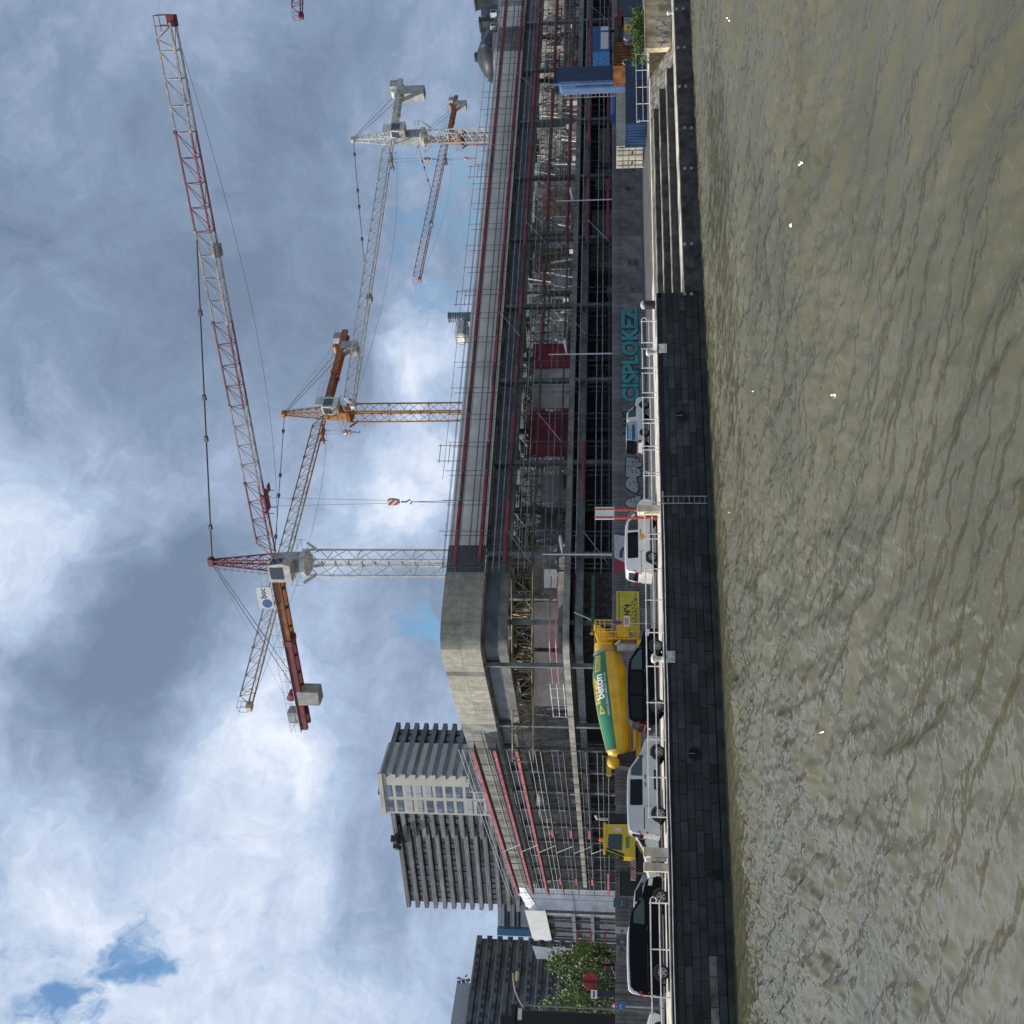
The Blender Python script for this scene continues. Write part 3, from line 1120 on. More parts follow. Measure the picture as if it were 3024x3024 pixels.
o = MBv.build('vent_pipe', M_clad, None, True)
o.location = tuple(RW(s, 5, 12.9))
tag(o, 'pale round vent pipe behind the octagonal roof cowl', 'vent pipe')

# ================================================================== scaffolding
M_pole = mat('scaffold_tube_dark', (.13, .135, .14), .5, .4, var=.25)
M_plank = mat('scaffold_plank', (.13, .11, .09), .85, var=.25)
M_toe = mat('red_toe_board', (.31, .026, .046), .55, var=.22, scale=1.0)
M_toeb = mat('worn_toe_board', (.16, .06, .06), .7, var=.3, scale=1.0)
M_toep = mat('pink_toe_board', (.42, .10, .125), .55, var=.18, scale=1.0)
LEV = [3.05, 5.05, 7.05, 9.07, 11.07, 13.07, 15.05]
sc = thing('scaffolding', 'steel tube scaffolding with dark red toe boards along the right wing', 'scaffolding', tuple(RW(30, -1, 0)))
SO = tuple(RW(30, -1, 0))
NB = 26
for k in range(NB + 1):
    s = .1 + 2.93 * k
    top = 16.9 if k > 4 else 16.6
    MB(SO).tube(RW(s, -1.3, 0), RW(s, -1.3, top), .026, 5).build('standard', M_pole, sc)
    MB(SO).tube(RW(s, -.6, 0), RW(s, -.6, top - .25), .026, 5).build('standard', M_pole, sc)
for z in LEV:
    rbox(MB(SO), RW, -.4, .1 + 2.93 * NB, -1.28, -.62, z - .045, z).build('deck', M_plank, sc)
    for dz_, d in ((.5, -1.34), (1.0, -1.34), (-.12, -1.34), (-.12, -.64), (.55, -.64), (1.05, -.64)):
        lit = M_galw if z < 12 and d < -1 else M_pole
        MB(SO).path([RW(s, d, z + dz_ + .01 * math.sin(s)) for s in np.linspace(-.4, .1 + 2.93 * NB, 30)], .024, 5).build('ledger', M_pole if z > 12 or dz_ < 0 else M_gal2, sc)
MB(SO).path([RW(s, -1.34, 16.75 + .01 * math.sin(s)) for s in np.linspace(8, .1 + 2.93 * NB, 30)], .02, 5).build('ledger', M_pole, sc)
for li, z in enumerate(LEV):
    for k in range(NB):
        s = .1 + 2.93 * k
        on = li >= 4 or (s > 33 and random.random() < .9) or (li == 1 and k in (2, 3)) or (li == 3 and s > 20 and random.random() < .4)
        if li == 4 and k in (5,):
            on = False
        if on:
            rbox(MB(SO), RW, s + .02, s + 2.91, -1.40, -1.37, z - .02, z + (.20 if random.random() < .8 else .16)).build('toe_board', M_toe if random.random() < .68 else M_toeb, sc)
for k in range(0, NB, 4):
    for li in range(0, 6, 1):
        if (k + li) % 3 == 0:
            s = .1 + 2.93 * k
            MB(SO).tube(RW(s, -1.42, LEV[li]), RW(s + 2.93, -1.42, LEV[li] + 2.0), .024, 5).build('brace', M_gal2, sc)
for y in (1367, 905, 530):
    s = RWpx(1380, y, -.6)[0]
    fr = MB(SO)
    for ds in (0, 1.6):
        fr.tube(RW(s + ds, -.9, 15.2), RW(s + ds, -.9, 17.5), .03, 5)
    for z in (16.5, 17.3):
        fr.tube(RW(s - .2, -.9, z), RW(s + 1.8, -.9, z), .03, 5)
    fr.build('guard_frame', M_pole if y > 1200 else M_toe, sc)

sc2 = thing('scaffolding', 'steel tube scaffolding with bright red toe boards along the receding left wing', 'scaffolding', tuple(LW(20, -1, 0)))
SO = tuple(LW(20, -1, 0))
NL = 18
for k in range(NL + 2):
    s = 2.6 + 2.93 * k
    MB(SO).tube(LW(s, -1.3, 0), LW(s, -1.3, 16.9), .026, 5).build('standard', M_pole, sc2)
    MB(SO).tube(LW(s, -.6, 0), LW(s, -.6, 16.6), .026, 5).build('standard', M_pole, sc2)
for li, z in enumerate(LEV):
    rbox(MB(SO), LW, 2.6, 57, -1.28, -.62, z - .045, z).build('deck', M_plank, sc2)
    for dz_ in (.5, 1.0, 0.0):
        MB(SO).path([LW(s, -1.36, z + dz_ + .012 * math.sin(s * 1.1)) for s in np.linspace(2.6, 57, 24)], .025, 5).build('ledger', M_galw if z > 8 else M_gal2, sc2)
    for k in range(NL):
        s = 2.6 + 2.93 * k
        if li >= 4 or (li in (0, 1, 2, 3) and k in (8, 15)) or (li == 0 and k > 13):
            rbox(MB(SO), LW, s + .02, s + 2.9, -1.44, -1.40, z - .02, z + .24).build('toe_board', M_toep, sc2)
    if li < 6:
        MB(SO).tube(LW(32, -1.46, z), LW(34.9, -1.46, z + 2.0), .026, 5).build('brace', M_galw, sc2)
MB(SO).path([LW(s, -1.36, 16.4) for s in np.linspace(2.6, 57, 12)], .03, 5).build('ledger', M_galw, sc2)

# white sheeting that closes the far end of the left wing
e0 = atd(1560, 2618, 152)
e1 = atd(1560, 2700, 152)
SH = tuple((e0 + e1) / 2 * np.array([1, 1, 0]))
sh = thing('scaffold_sheeting', 'smooth white protective sheeting wrapped round the end of the left wing scaffold', 'sheeting', SH)
zt = 16.3
MB(SH).hexa([(e0[0], e0[1], 0), (e1[0], e1[1], 0), (e1[0] + 1, e1[1] + 3, 0), (e0[0] + 1, e0[1] + 3, 0),
             (e0[0], e0[1], zt), (e1[0], e1[1], zt - 2.8), (e1[0] + 1, e1[1] + 3, zt - 2.6), (e0[0] + 1, e0[1] + 3, zt)]).build('sheet', M_wsheet, sh)
MB(SH).beam((e0[0], e0[1] - .06, 8.7), (e1[0], e1[1] - .06, 8.0), .05).build('seam', M_conc_d, sh)
top = MB(SH)
for k in range(5):
    a, b = k / 5, (k + 1) / 5
    pa, pb = e0 + (e1 - e0) * a, e0 + (e1 - e0) * b
    za, zb = zt - 2.8 * a, zt - 2.8 * b
    top.add([(pa[0], pa[1] - .15, za - .4), (pb[0], pb[1] - .15, zb - .4), (pb[0] + .3, pb[1] + .5, zb + 1.3 + .2 * (k % 2)), (pa[0] + .3, pa[1] + .5, za + 1.2)], [(0, 1, 2, 3)])
top.build('loose_flap', M_wsheet, sh)

# ================================================================== hoarding
M_h1 = mat('hoarding_dark', (.20, .188, .184), .75, var=.2, scale=.8, streak=.25)
M_h2 = mat('hoarding_brown', (.21, .185, .165), .8, var=.2, scale=.8, streak=.3)
M_h3 = mat('hoarding_grey', (.27, .26, .25), .8, var=.2, scale=.8, streak=.2)
HD = -3.6
ho = thing('hoarding', 'long dark ribbed site hoarding with graffiti, closing off the building site', 'hoarding', tuple(RW(0, HD, 0)), A1)


def ribbed(w, h):
    mb = MB()
    n = 10
    p = w / n
    prof = [(0, 0)]
    for i in range(n):
        x0 = i * p
        prof += [(x0 + p * .12, 0), (x0 + p * .2, -.035), (x0 + p * .8, -.035), (x0 + p * .88, 0)]
    prof += [(w, 0)]
    k = len(prof)
    for (a, b) in prof:
        mb.v += [(a, b, 0), (a, b, h)]
    for i in range(k - 1):
        mb.f.append((2 * i, 2 * i + 2, 2 * i + 3, 2 * i + 1))
    mb.box(0, w, .01, .06, h - .12, h)
    mb.box(0, w, .01, .06, .3, .42)
    return mb


hm = {}
for nm, m_, h in (('a', M_h1, 2.74), ('b', M_h2, 2.56), ('c', M_h3, 2.5)):
    hm[nm] = ribbed(2.38, h).mesh('hoarding_panel', m_)
for k in range(-22, 30):
    s = k * 2.4
    key = 'a' if s > -16 else random.choice('bbc')
    inst(hm[key], 'hoarding_panel', ho, (s, random.uniform(-.01, .01), 0))
    if k % 1 == 0:
        o = MB().box(s - .05, s - .012, .07, .17, 0, 2.5).build('fence_post', M_pole, ho)


M_scuff = mat('pasted_paper', (.30, .28, .25), .9, var=.35, scale=3)
M_patch = mat('patched_board', (.12, .105, .10), .85, var=.3, scale=2, streak=.4)
for k in range(34):
    s_ = random.uniform(-44, 58)
    w_, h_ = random.uniform(.25, .9), random.uniform(.3, 1.1)
    z_ = random.uniform(.3, 1.5)
    MB().box(s_, s_ + w_, -.048, -.037, z_, z_ + h_).build('poster' if k % 3 == 0 else 'patch_board', M_scuff if k % 3 == 0 else M_patch, ho)


def HF(s, z, off=.05):
    return RW(s, HD - off, z)


def HFpx(x, y, off=.05):
    return RWpx(x, y, HD - off)


HO = tuple(RW(0, HD, 0))
# teal graffiti
M_teal = mat('teal_paint', (.04, .27, .26), .6, var=.15, scale=2)
M_out = mat('dark_outline_paint', (.012, .015, .018), .7, var=0)
s0, s1 = HFpx(1860, 1186)[0], HFpx(1860, 908)[0]
z0, z1 = HFpx(1886, 1050)[1], HFpx(1834, 1050)[1]
gt = thing('graffiti', 'teal block-letter graffiti painted across the dark hoarding', 'graffiti', tuple(HF((s0 + s1) / 2, 0)))
GO = tuple(HF((s0 + s1) / 2, 0))
put_text('CISPLOKEZ', 'outline', M_out, gt, lambda a, b: HF(s0 - .05 + a, z0 - .06 + b, .052), s1 - s0 + .1, z1 - z0 + .1, .085, GO)
put_text('CISPLOKEZ', 'letters', M_teal, gt, lambda a, b: HF(s0 + a, z0 + b, .062), s1 - s0, z1 - z0, .045, GO)

# silver bubble graffiti: outlines traced letter by letter
M_chr = mat('silver_paint', (.34, .35, .34), .45, .2, var=.15, scale=2, stretch=(6, 1, 1))
Z5 = lambda a, b: (1740 + a * .2122, 1400 + b * .2122)
Z6 = lambda a, b: (1740 + a * .2122, 1100 + b * .2122)
ltr = [[Z6(512, 1185), Z6(600, 1185), Z6(690, 1215), Z6(690, 1250), Z6(735, 1265), Z6(730, 1300), Z6(680, 1318), Z6(505, 1308)],
       [Z6(512, 1318), Z6(640, 1320), Z6(700, 1350), Z6(722, 1400), Z6(705, 1440), Z6(650, 1455), Z6(510, 1455)],
       [Z5(560, 45), Z5(640, 32), Z5(668, 70), Z5(655, 100), Z5(678, 130), Z5(680, 230), Z5(650, 270), Z5(590, 240), Z5(525, 195), Z5(500, 140), Z5(520, 80)],
       [Z5(660, 300), Z5(722, 310), Z5(700, 400), Z5(660, 450), Z5(655, 470), Z5(560, 470), Z5(510, 430), Z5(505, 400), Z5(545, 345), Z5(650, 325)],
       [Z5(570, 500), Z5(655, 500), Z5(650, 560), Z5(620, 590), Z5(530, 590), Z5(518, 540), Z5(570, 530)],
       [Z5(520, 625), Z5(610, 610), Z5(630, 640), Z5(590, 690), Z5(515, 690), Z5(505, 655)]]
ctr = HFpx(1865, 1430)
gs = thing('graffiti', 'silver bubble-letter graffiti behind the sign on red posts', 'graffiti', tuple(HF(ctr[0], 0)))
GO = tuple(HF(ctr[0], 0))
for pl in ltr:
    q = [HFpx(*p) for p in pl]
    cs, cz = sum(p[0] for p in q) / len(q), sum(p[1] for p in q) / len(q)
    big = [(cs + (p[0] - cs) * 1.07 + math.copysign(.05, p[0] - cs), cz + (p[1] - cz) * 1.05 + math.copysign(.04, p[1] - cz)) for p in q]
    MB(GO).add([HF(p[0], p[1], .052) for p in big], [tuple(range(len(big)))]).build('outline', M_out, gs)
    MB(GO).add([HF(p[0], p[1], .062) for p in q], [tuple(range(len(q)))]).build('letter', M_chr, gs)
    mb = MB(GO)
    for i in range(2):
        a = (cs + random.uniform(-.25, .1), cz + (.12 - .3 * i))
        mb.add([HF(a[0], a[1], .068), HF(a[0] + .35, a[1] + .08, .068), HF(a[0] + .35, a[1] + .14, .068), HF(a[0], a[1] + .05, .068)], [(0, 1, 2, 3)])
    mb.build('inner_line', M_out, gs)
# dull brown tag between the two
mb = MB()
M_brn = mat('brown_paint', (.055, .048, .040), .8, var=.1)
sA, zA = HFpx(1845, 1250)
scribble(mb, lambda a, b: HF(a, b, .053), sA - 1.2, sA + 1.4, .9, 1.9, 22, .16, 5)
tag(mb.build('graffiti', M_brn), 'dull brown scrawl graffiti just above the white pickup', 'graffiti')

# yellow board N°4
M_yel = mat('yellow_board', (.66, .55, .05), .55, var=.08, scale=1)
M_yell = mat('pale_yellow_line', (.72, .62, .10), .5, var=0)
M_ylin = mat('olive_line', (.26, .21, .02), .6, var=0)
b0, b1 = HFpx(1889, 1867), HFpx(1820, 1747)
sA, sB, zA, zB = b0[0], b1[0], b0[1], b1[1]
BOo = tuple(HF((sA + sB) / 2, zA))
yb = thing('site_board', 'large yellow site board with N°4 on the dark hoarding', 'board', BOo)
mbq = MB(BOo)
mbq.hexa([HF(sA, zA, .05), HF(sB, zA, .05), HF(sB, zA, .09), HF(sA, zA, .09), HF(sA, zB, .05), HF(sB, zB, .05), HF(sB, zB, .09), HF(sA, zB, .09)])
mbq.build('panel', M_yel, yb)
for (a0, a1, c0, c1) in ((sA, sB, zA, zA + .05), (sA, sB, zB - .05, zB), (sA, sA + .05, zA, zB), (sB - .05, sB, zA, zB)):
    mbq = MB(BOo)
    mbq.hexa([HF(a0, c0, .09), HF(a1, c0, .09), HF(a1, c0, .11), HF(a0, c0, .11), HF(a0, c1, .09), HF(a1, c1, .09), HF(a1, c1, .11), HF(a0, c1, .11)])
    mbq.build('frame', M_yell, yb)


def ybq(a0, a1, c0, c1, name, m_, off=.096):
    f = lambda u, w: HF(sA + (sB - sA) * u, zA + (zB - zA) * w, off)
    return MB(BOo).add([f(a0, c0), f(a1, c0), f(a1, c1), f(a0, c1)], [(0, 1, 2, 3)]).build(name, m_, yb)


ybq(.05, .96, .85, .90, 'headline', M_ylin)
for k in range(12):
    u = .06 + .052 * k
    ybq(u, u + .018, .38 if k < 4 else .5, .80, 'ruled_line', M_ylin)
    ybq(u + .02, u + .045, .38 if k < 4 else .5, .80, 'ruled_line', M_yell, .094)
for k in range(9):
    u = .12 + .055 * k
    ybq(u, u + .02, .04, .22, 'ruled_line', M_ylin)
yf = lambda u, w, off=.1: (lambda a, b: HF(sA + (sB - sA) * u + a, zA + (zB - zA) * w + b, off))
put_text('N°4', 'number', M_out, yb, yf(.40, .40), (sB - sA) * .28, (zB - zA) * .28, .03, BOo)
M_dred = mat('dark_red_print', (.25, .05, .03), .6, var=0)
put_text('B', 'letter', M_dred, yb, yf(.04, .06), (sB - sA) * .08, (zB - zA) * .18, .05, BOo)
M_bl = mat('blue_print', (.12, .16, .28), .6, var=0)
c = [(math.cos(t) * .14, math.sin(t) * .14) for t in np.linspace(0, 6.28, 17)[:-1]]
MB(BOo).add([yf(.80, .16)(*p) for p in c], [tuple(range(16))]).build('round_logo', M_bl, yb)
ybq(.86, .96, .13, .19, 'small_print', M_ylin)
mb = MB(BOo)
for k in range(6):
    cs, cz = .28 + .085 * k, .24 + .05 * math.sin(k * 2)
    pts = [(cs + .05 * math.cos(t), cz + .10 * math.sin(t)) for t in np.linspace(0, 5.6, 14)]
    for p, q in zip(pts, pts[1:]):
        mb.add([yf(p[0], p[1], .104)(0, 0), yf(q[0], q[1], .104)(0, 0), yf(q[0], q[1], .104)(.035, .03), yf(p[0], p[1], .104)(.035, .03)], [(0, 1, 2, 3)])
mb.build('sprayed_tag', mat('green_black_spray', (.03, .05, .02), .7, var=0), yb)

# white red and blue banner behind the white van
b0, b1 = HFpx(1878, 1690), HFpx(1814, 1574)
sA, sB, zA, zB = b0[0], b1[0], b0[1], b1[1]
BOo = tuple(HF((sA + sB) / 2, zA))
bn_ = thing('site_banner', 'white, red and blue banner on the hoarding behind the white van', 'banner', BOo)
f = lambda u, w, off=.07: HF(sA + (sB - sA) * u, zA + (zB - zA) * w, off)
M_brd = mat('banner_red', (.30, .035, .05), .6, var=.1)
M_bbl = mat('banner_blue', (.03, .05, .13), .6, var=.1)
M_bwh = mat('banner_white', (.48, .48, .46), .6, var=.08)
M_bgr = mat('banner_slate', (.07, .09, .12), .6, var=0)
MB(BOo).hexa([f(0, 0, .045), f(1, 0, .045), f(1, 0), f(0, 0), f(0, 1, .045), f(1, 1, .045), f(1, 1), f(0, 1)]).build('cloth', M_bwh, bn_)
MB(BOo).add([f(0, 0, .076), f(.06, 0, .076), f(.20, .30, .076), f(.26, .6, .076), f(.36, 1, .076), f(0, 1, .076)], [tuple(range(6))]).build('red_field', M_brd, bn_)
MB(BOo).add([f(.86, 0, .076), f(1, 0, .076), f(1, 1, .076), f(.97, 1, .076)], [tuple(range(4))]).build('blue_field', M_bbl, bn_)
arc = [(.36 + .0 * t, 0) for t in (0,)]
mb = MB(BOo)
o_, i_ = [], []
for t in np.linspace(0, math.pi / 2, 8):
    o_.append((.46 + .18 * math.sin(t), .50 + .26 * math.cos(t)))
    i_.append((.46 + .11 * math.sin(t), .50 + .10 * math.cos(t)))
o_ = [(.36, .76)] + o_ + [(.64, .3)]
i_ = [(.36, .60)] + i_ + [(.57, .3)]
for k in range(len(o_) - 1):
    mb.add([f(*o_[k], .08), f(*o_[k + 1], .08), f(*i_[k + 1], .08), f(*i_[k], .08)], [(0, 1, 2, 3)])
mb.build('curved_mark', M_bgr, bn_)
for k in range(8):
    u = .30 + k * .035
    MB(BOo).add([f(u, .2, .079), f(u + .012, .2, .079), f(u + .012, .55, .079), f(u, .55, .079)], [(0, 1, 2, 3)]).build('shade_line', M_bgr if k > 4 else M_bwh, bn_)

# small notices on the left hoarding
M_notw = mat('notice_white', (.55, .50, .47), .7, var=.1)
M_nblu = mat('notice_slate', (.10, .13, .17), .7, var=.2)
for (x0, x1, y0, y1, m_, lab) in ((1812, 1855, 2652, 2680, M_nblu, 'slate blue painted patch with white scrawl on the hoarding near the white sheeting'),
                                 (1816, 1855, 2737, 2758, M_notw, 'pale sheet with a red edge on the hoarding above the black van'),
                                 (1820, 1850, 2770, 2792, M_nblu, 'small slate notice on the hoarding above the black van roof')):
    a, b = HFpx(x1, y1, .06), HFpx(x0, y0, .06)
    OO = tuple(HF((a[0] + b[0]) / 2, a[1]))
    t = thing('notice', lab, 'notice', OO)
    MB(OO).hexa([HF(a[0], a[1], .05), HF(b[0], a[1], .05), HF(b[0], a[1], .07), HF(a[0], a[1], .07), HF(a[0], b[1], .05), HF(b[0], b[1], .05), HF(b[0], b[1], .07), HF(a[0], b[1], .07)]).build('sheet', m_, t)
    mb = MB(OO)
    scribble(mb, lambda p, q: HF(p, q, .076), a[0] + .2, b[0] - .2, a[1] + .4, b[1] - .5, 9, .06, int(y0))
    mb.build('marking', M_brd if m_ is M_notw else M_notw, t)

# street lamps standing behind the hoarding
M_lamp = mat('pale_lamp_post', (.62, .64, .66), .4, .3, var=.08)


def street_lamp(y, xt, label):
    s, zt_ = RWpx(xt, y, -2.4)
    o = tuple(RW(s, -2.4, 0))
    t = thing('street_lamp', label, 'street lamp', o, A1, 'pale street lamps behind the hoarding')
    MB().lathe([(0, .09), (zt_ * .3, .08), (zt_, .05)], (0, 0, 0), (0, 0, 1), 10).build('pole', M_lamp, t, True)
    MB().lathe([(0, .04), (.5, .10), (1.1, .17), (1.5, .10), (1.6, 0)], (0, 0, zt_ - 1.6), (.85, -.2, .12), 10, cap=False).build('lamp_head', M_lamp, t, True)
    return t


street_lamp(1637, 1600, 'pale street lamp with leaf-shaped head, nearest the rounded concrete corner')
street_lamp(1047, 1620, 'pale street lamp standing above the teal graffiti')
street_lamp(594, 1642, 'pale street lamp near the cream container')
# ================================================================== tower cranes
M_cw = mat('crane_white', (.60, .58, .52), .5, .1, var=.14, scale=1.5)
M_cr = mat('crane_red', (.20, .028, .042), .5, .1, var=.16, scale=1.5)
M_cy = mat('crane_yellow', (.38, .165, .026), .5, .1, var=.18, scale=1.5)
M_crj = mat('jib_faded_red', (.22, .062, .055), .55, .1, var=.2, scale=1.5)
M_cjw = mat('jib_faded_white', (.44, .40, .36), .55, .1, var=.2, scale=1.5)
M_ct = mat('crane_tan', (.50, .42, .30), .5, .1, var=.18, scale=1.5)
M_cg = mat('crane_grey', (.36, .37, .37), .5, .2, var=.14, scale=1.5)
M_co = mat('crane_orange', (.30, .095, .025), .5, .1, var=.2, scale=1.5)
M_crw = mat('crane_red_brown', (.36, .22, .20), .5, .1, var=.2, scale=1.5)
M_cblk = mat('counterweight_concrete', (.40, .40, .37), .85, var=.14, scale=1.2, bump=.2)
M_cgl = mat('cab_glass', (.035, .05, .075), .08, var=0, spec=.8)
M_rope = mat('steel_rope', (.10, .11, .13), .5, .5, var=0)
M_sgn = mat('sign_white', (.60, .63, .64), .5, var=.04)
M_sbl = mat('sign_blue', (.015, .10, .30), .5, var=.1)
M_snv = mat('sign_navy', (.02, .035, .06), .5, var=0)


def projy(P):
    d = np.array(P) - CAM
    w = d @ FWD
    return 3024 - (1512 + (d @ RGT) / w * FPX)


def lattice_box(mb, w, z0, z1, sec, r, rd):
    h = w / 2
    cs = [(-h, -h), (h, -h), (h, h), (-h, h)]
    for c in cs:
        mb.beam((c[0], c[1], z0), (c[0], c[1], z1), r * 2)
    n = max(1, int(round((z1 - z0) / sec)))
    dz_ = (z1 - z0) / n
    for i in range(n):
        za, zb = z0 + i * dz_, z0 + (i + 1) * dz_
        zm = (za + zb) / 2
        for k in range(4):
            a, b = cs[k], cs[(k + 1) % 4]
            mb.tube((a[0], a[1], za), (b[0], b[1], zm), rd, 4)
            mb.tube((b[0], b[1], zm), (a[0], a[1], zb), rd, 4)
            if i % 2 == 0:
                mb.tube((a[0], a[1], za), (b[0], b[1], za), rd, 4)


def crane(label, D, my, pvx, tip, cj, apx, zslew_px, mats, mast_w=1.9, nsec=6, secmats=None, mrot=.5, hook=None, hook_len=6, cab_side=-1, sign=None,
          attach=(.33, .72), cjs=None, jh=1.35, base=None, ang=None, jl=None, jz=None, az=None, cl=None, cwt=None, pend2=False):
    Mm, Mh, Mc, Mj = mats          # mast, head, counter-jib, jib
    if base is None:
        r_ = ray(pvx, my)
        P = CAM + r_ * (D / (r_ @ FWD))
        T = atz(*tip, P[2])
        K = atz(*cj, P[2])
        v = T - P
        jl = float(np.linalg.norm(v))
        ang = math.atan2(v[1], v[0])
        cl = float(np.linalg.norm(K - P))
        ra = ray(apx, my)
        az = float((CAM + ra * (D / (ra @ FWD)))[2])
        rs = ray(zslew_px, my)
        zs = float((CAM + rs * (D / (rs @ FWD)))[2])
        jz = float(P[2])
        bx, by = float(P[0]), float(P[1])
    else:
        bx, by = base
        zs = jz - 3
    t = thing('tower_crane', label, 'tower crane', (bx, by, 0), ang, 'tower cranes over the building site')
    # mast: four-legged lattice, own turn
    mb = MB()
    lattice_box(mb, mast_w, 0, zs, 2.6, .075, .04)
    mo = mb.build('mast', Mm, t)
    mo.rotation_euler = (0, 0, mrot - ang)
    ld_ = MB()
    for z in np.arange(.5, zs - 1, 1.3):
        ld_.box(-.3, .3, -.3, .3, z, z + .04)
    ld_.tube((.35, 0, 0), (.35, 0, zs), .03, 4).tube((-.1, 0, 0), (-.1, 0, zs), .03, 4)
    o_ = ld_.build('ladder', Mm, t)
    o_.rotation_euler = (0, 0, mrot - ang)
    # slewing unit
    w2 = mast_w / 2
    MB().lathe([(0, w2 * 1.0), (.25, w2 * 1.5), (.7, w2 * 1.5), (.9, w2 * 1.1)], (0, 0, zs - .5), (0, 0, 1), 16).build('slew_ring', Mm if Mm is not M_cy else M_co, t, True)
    for sx in (-1, 1):
        for sy in (-1, 1):
            MB().beam((sx * w2 * .9, sy * w2 * .9, zs - 1.2), (sx * w2 * 1.55, sy * w2 * 1.55, zs), .25).build('ring_bracket', Mm, t)
    MB().prism([(-w2 * .9, zs + .4), (w2 * .9, zs + .4), (w2 * .75, jz + .1), (-w2 * .75, jz + .1)], lambda a, b: (a, -w2 * .8, b), lambda a, b: (a, w2 * .8, b)).build(
        'turntable', M_cg if Mm is M_cw else Mm, t)
    # operator cab beside the turntable
    cy0 = cab_side * (w2 * .8 + .75)
    cz0 = jz - 2.1
    cabp = [(-.9, cz0), (.9, cz0), (1.15, cz0 + .8), (.95, cz0 + 2.1), (-.9, cz0 + 2.1)]
    cb = MB().prism(cabp, lambda a, b: (a, cy0 - .65, b), lambda a, b: (a, cy0 + .65, b)).build('cab', M_cw, t)
    ys = cy0 + cab_side * .66
    MB().prism([(-.55, cz0 + .7), (.75, cz0 + .7), (.72, cz0 + 1.95), (-.55, cz0 + 1.95)], lambda a, b: (a, ys, b), lambda a, b: (a, ys + cab_side * .02, b)).build('cab_window', M_cgl, cb)
    MB().add([(.93, cy0 - .5, cz0 + .2), (.93, cy0 + .5, cz0 + .2), (1.17, cy0 + .5, cz0 + .85), (1.17, cy0 - .5, cz0 + .85), (.99, cy0 - .5, cz0 + 1.95), (.99, cy0 + .5, cz0 + 1.95)],
             [(0, 1, 2, 3), (3, 2, 5, 4)]).build('cab_windscreen', M_cgl, cb)
    rl = MB()
    for (xx, yy) in ((-1.6, -1.6), (1.6, -1.6), (1.6, 1.6), (-1.6, 1.6)):
        rl.tube((xx, yy, zs + .1), (xx, yy, zs + 1.2), .03, 4)
    for z in (zs + .65, zs + 1.2):
        for a, b in (((-1.6, -1.6), (1.6, -1.6)), ((1.6, -1.6), (1.6, 1.6)), ((1.6, 1.6), (-1.6, 1.6)), ((-1.6, 1.6), (-1.6, -1.6))):
            rl.tube((a[0], a[1], z), (b[0], b[1], z), .025, 4)
    rl.build('slew_railing', Mm, t)
    # tower head
    mb = MB()
    bh = [(-w2 * .7, -w2 * .7), (w2 * .7, -w2 * .7), (w2 * .7, w2 * .7), (-w2 * .7, w2 * .7)]
    bt = [(-.18, -.2), (.18, -.2), (.18, .2), (-.18, .2)]
    fz = [0, .22, .42, .6, .77, .9, 1.0]
    pts = []
    for f_ in fz:
        pts.append([(b[0] + (c_[0] - b[0]) * f_, b[1] + (c_[1] - b[1]) * f_, jz + (az - jz) * f_) for b, c_ in zip(bh, bt)])
    for i in range(len(fz) - 1):
        for k in range(4):
            mb.tube(pts[i][k], pts[i + 1][k], .085, 5)
            mb.tube(pts[i][k], pts[i + 1][(k + 1) % 4], .045, 4)
            mb.tube(pts[i][k], pts[i][(k + 1) % 4], .045, 4)
    mb.build('tower_head', Mh, t)
    MB().box(-.35, .45, -.3, .3, az - .15, az + .35).build('head_sheave', Mh, t)
    bk_ = MB()
    for k in range(9):
        z = jz + .5 + (az - jz - 1) * k / 8
        f_ = (z - jz) / (az - jz)
        xb = -w2 * .7 * (1 - f_) - .28
        bk_.path([(xb, -.3, z), (xb - .45, -.25, z), (xb - .45, .25, z), (xb, .3, z)], .02, 4)
    bk_.tube((-w2 * .7 - .75, 0, jz + .5), (-.75, 0, az - .5), .02, 4)
    bk_.build('ladder_cage', Mh, t)
    # jib sections
    sm = secmats or [Mj] * nsec
    L0 = .9
    hw = .55
    for i in range(nsec):
        a, b = L0 + (jl - L0) * i / nsec, L0 + (jl - L0) * (i + 1) / nsec
        mb = MB()
        n = max(2, int(round((b - a) / 1.9)))
        st_ = (b - a) / n
        top0 = a + (1.2 if i == 0 else 0)
        top1 = b - (1.1 if i == nsec - 1 else 0)
        mb.beam((top0, 0, jz + jh), (top1, 0, jz + jh), .12)
        for sy in (-hw, hw):
            mb.beam((a, sy, jz), (b, sy, jz), .13)
        for k in range(n):
            xa, xb = a + k * st_, a + (k + 1) * st_
            xm = (xa + xb) / 2
            tm = min(max(xa, top0), top1)
            t2 = min(max(xb, top0), top1)
            for sy in (-hw, hw):
                mb.tube((tm, 0, jz + jh), (xa, sy, jz), .035, 4)
                mb.tube((xa, sy, jz), (t2, 0, jz + jh), .035, 4)
            mb.tube((xa, -hw, jz), (xa, hw, jz), .03, 4)
            mb.tube((xa, -hw if k % 2 else hw, jz), (xb, hw if k % 2 else -hw, jz), .028, 4)
        if i == nsec - 1:
            for sy in (-hw, hw):
                mb.tube((top1, 0, jz + jh), (b, sy, jz), .05, 4)
            mb.tube((b, -hw, jz), (b, hw, jz), .06, 5)
        mb.build('jib_section', sm[i], t)
        if i < nsec - 1:
            MB().box(b - .12, b + .12, -.12, .12, jz + jh - .1, jz + jh + .14).build('jib_joint', sm[i], t)
    te = MB()
    te.box(jl - .3, jl + .5, -.4, .4, jz - .25, jz + .3)
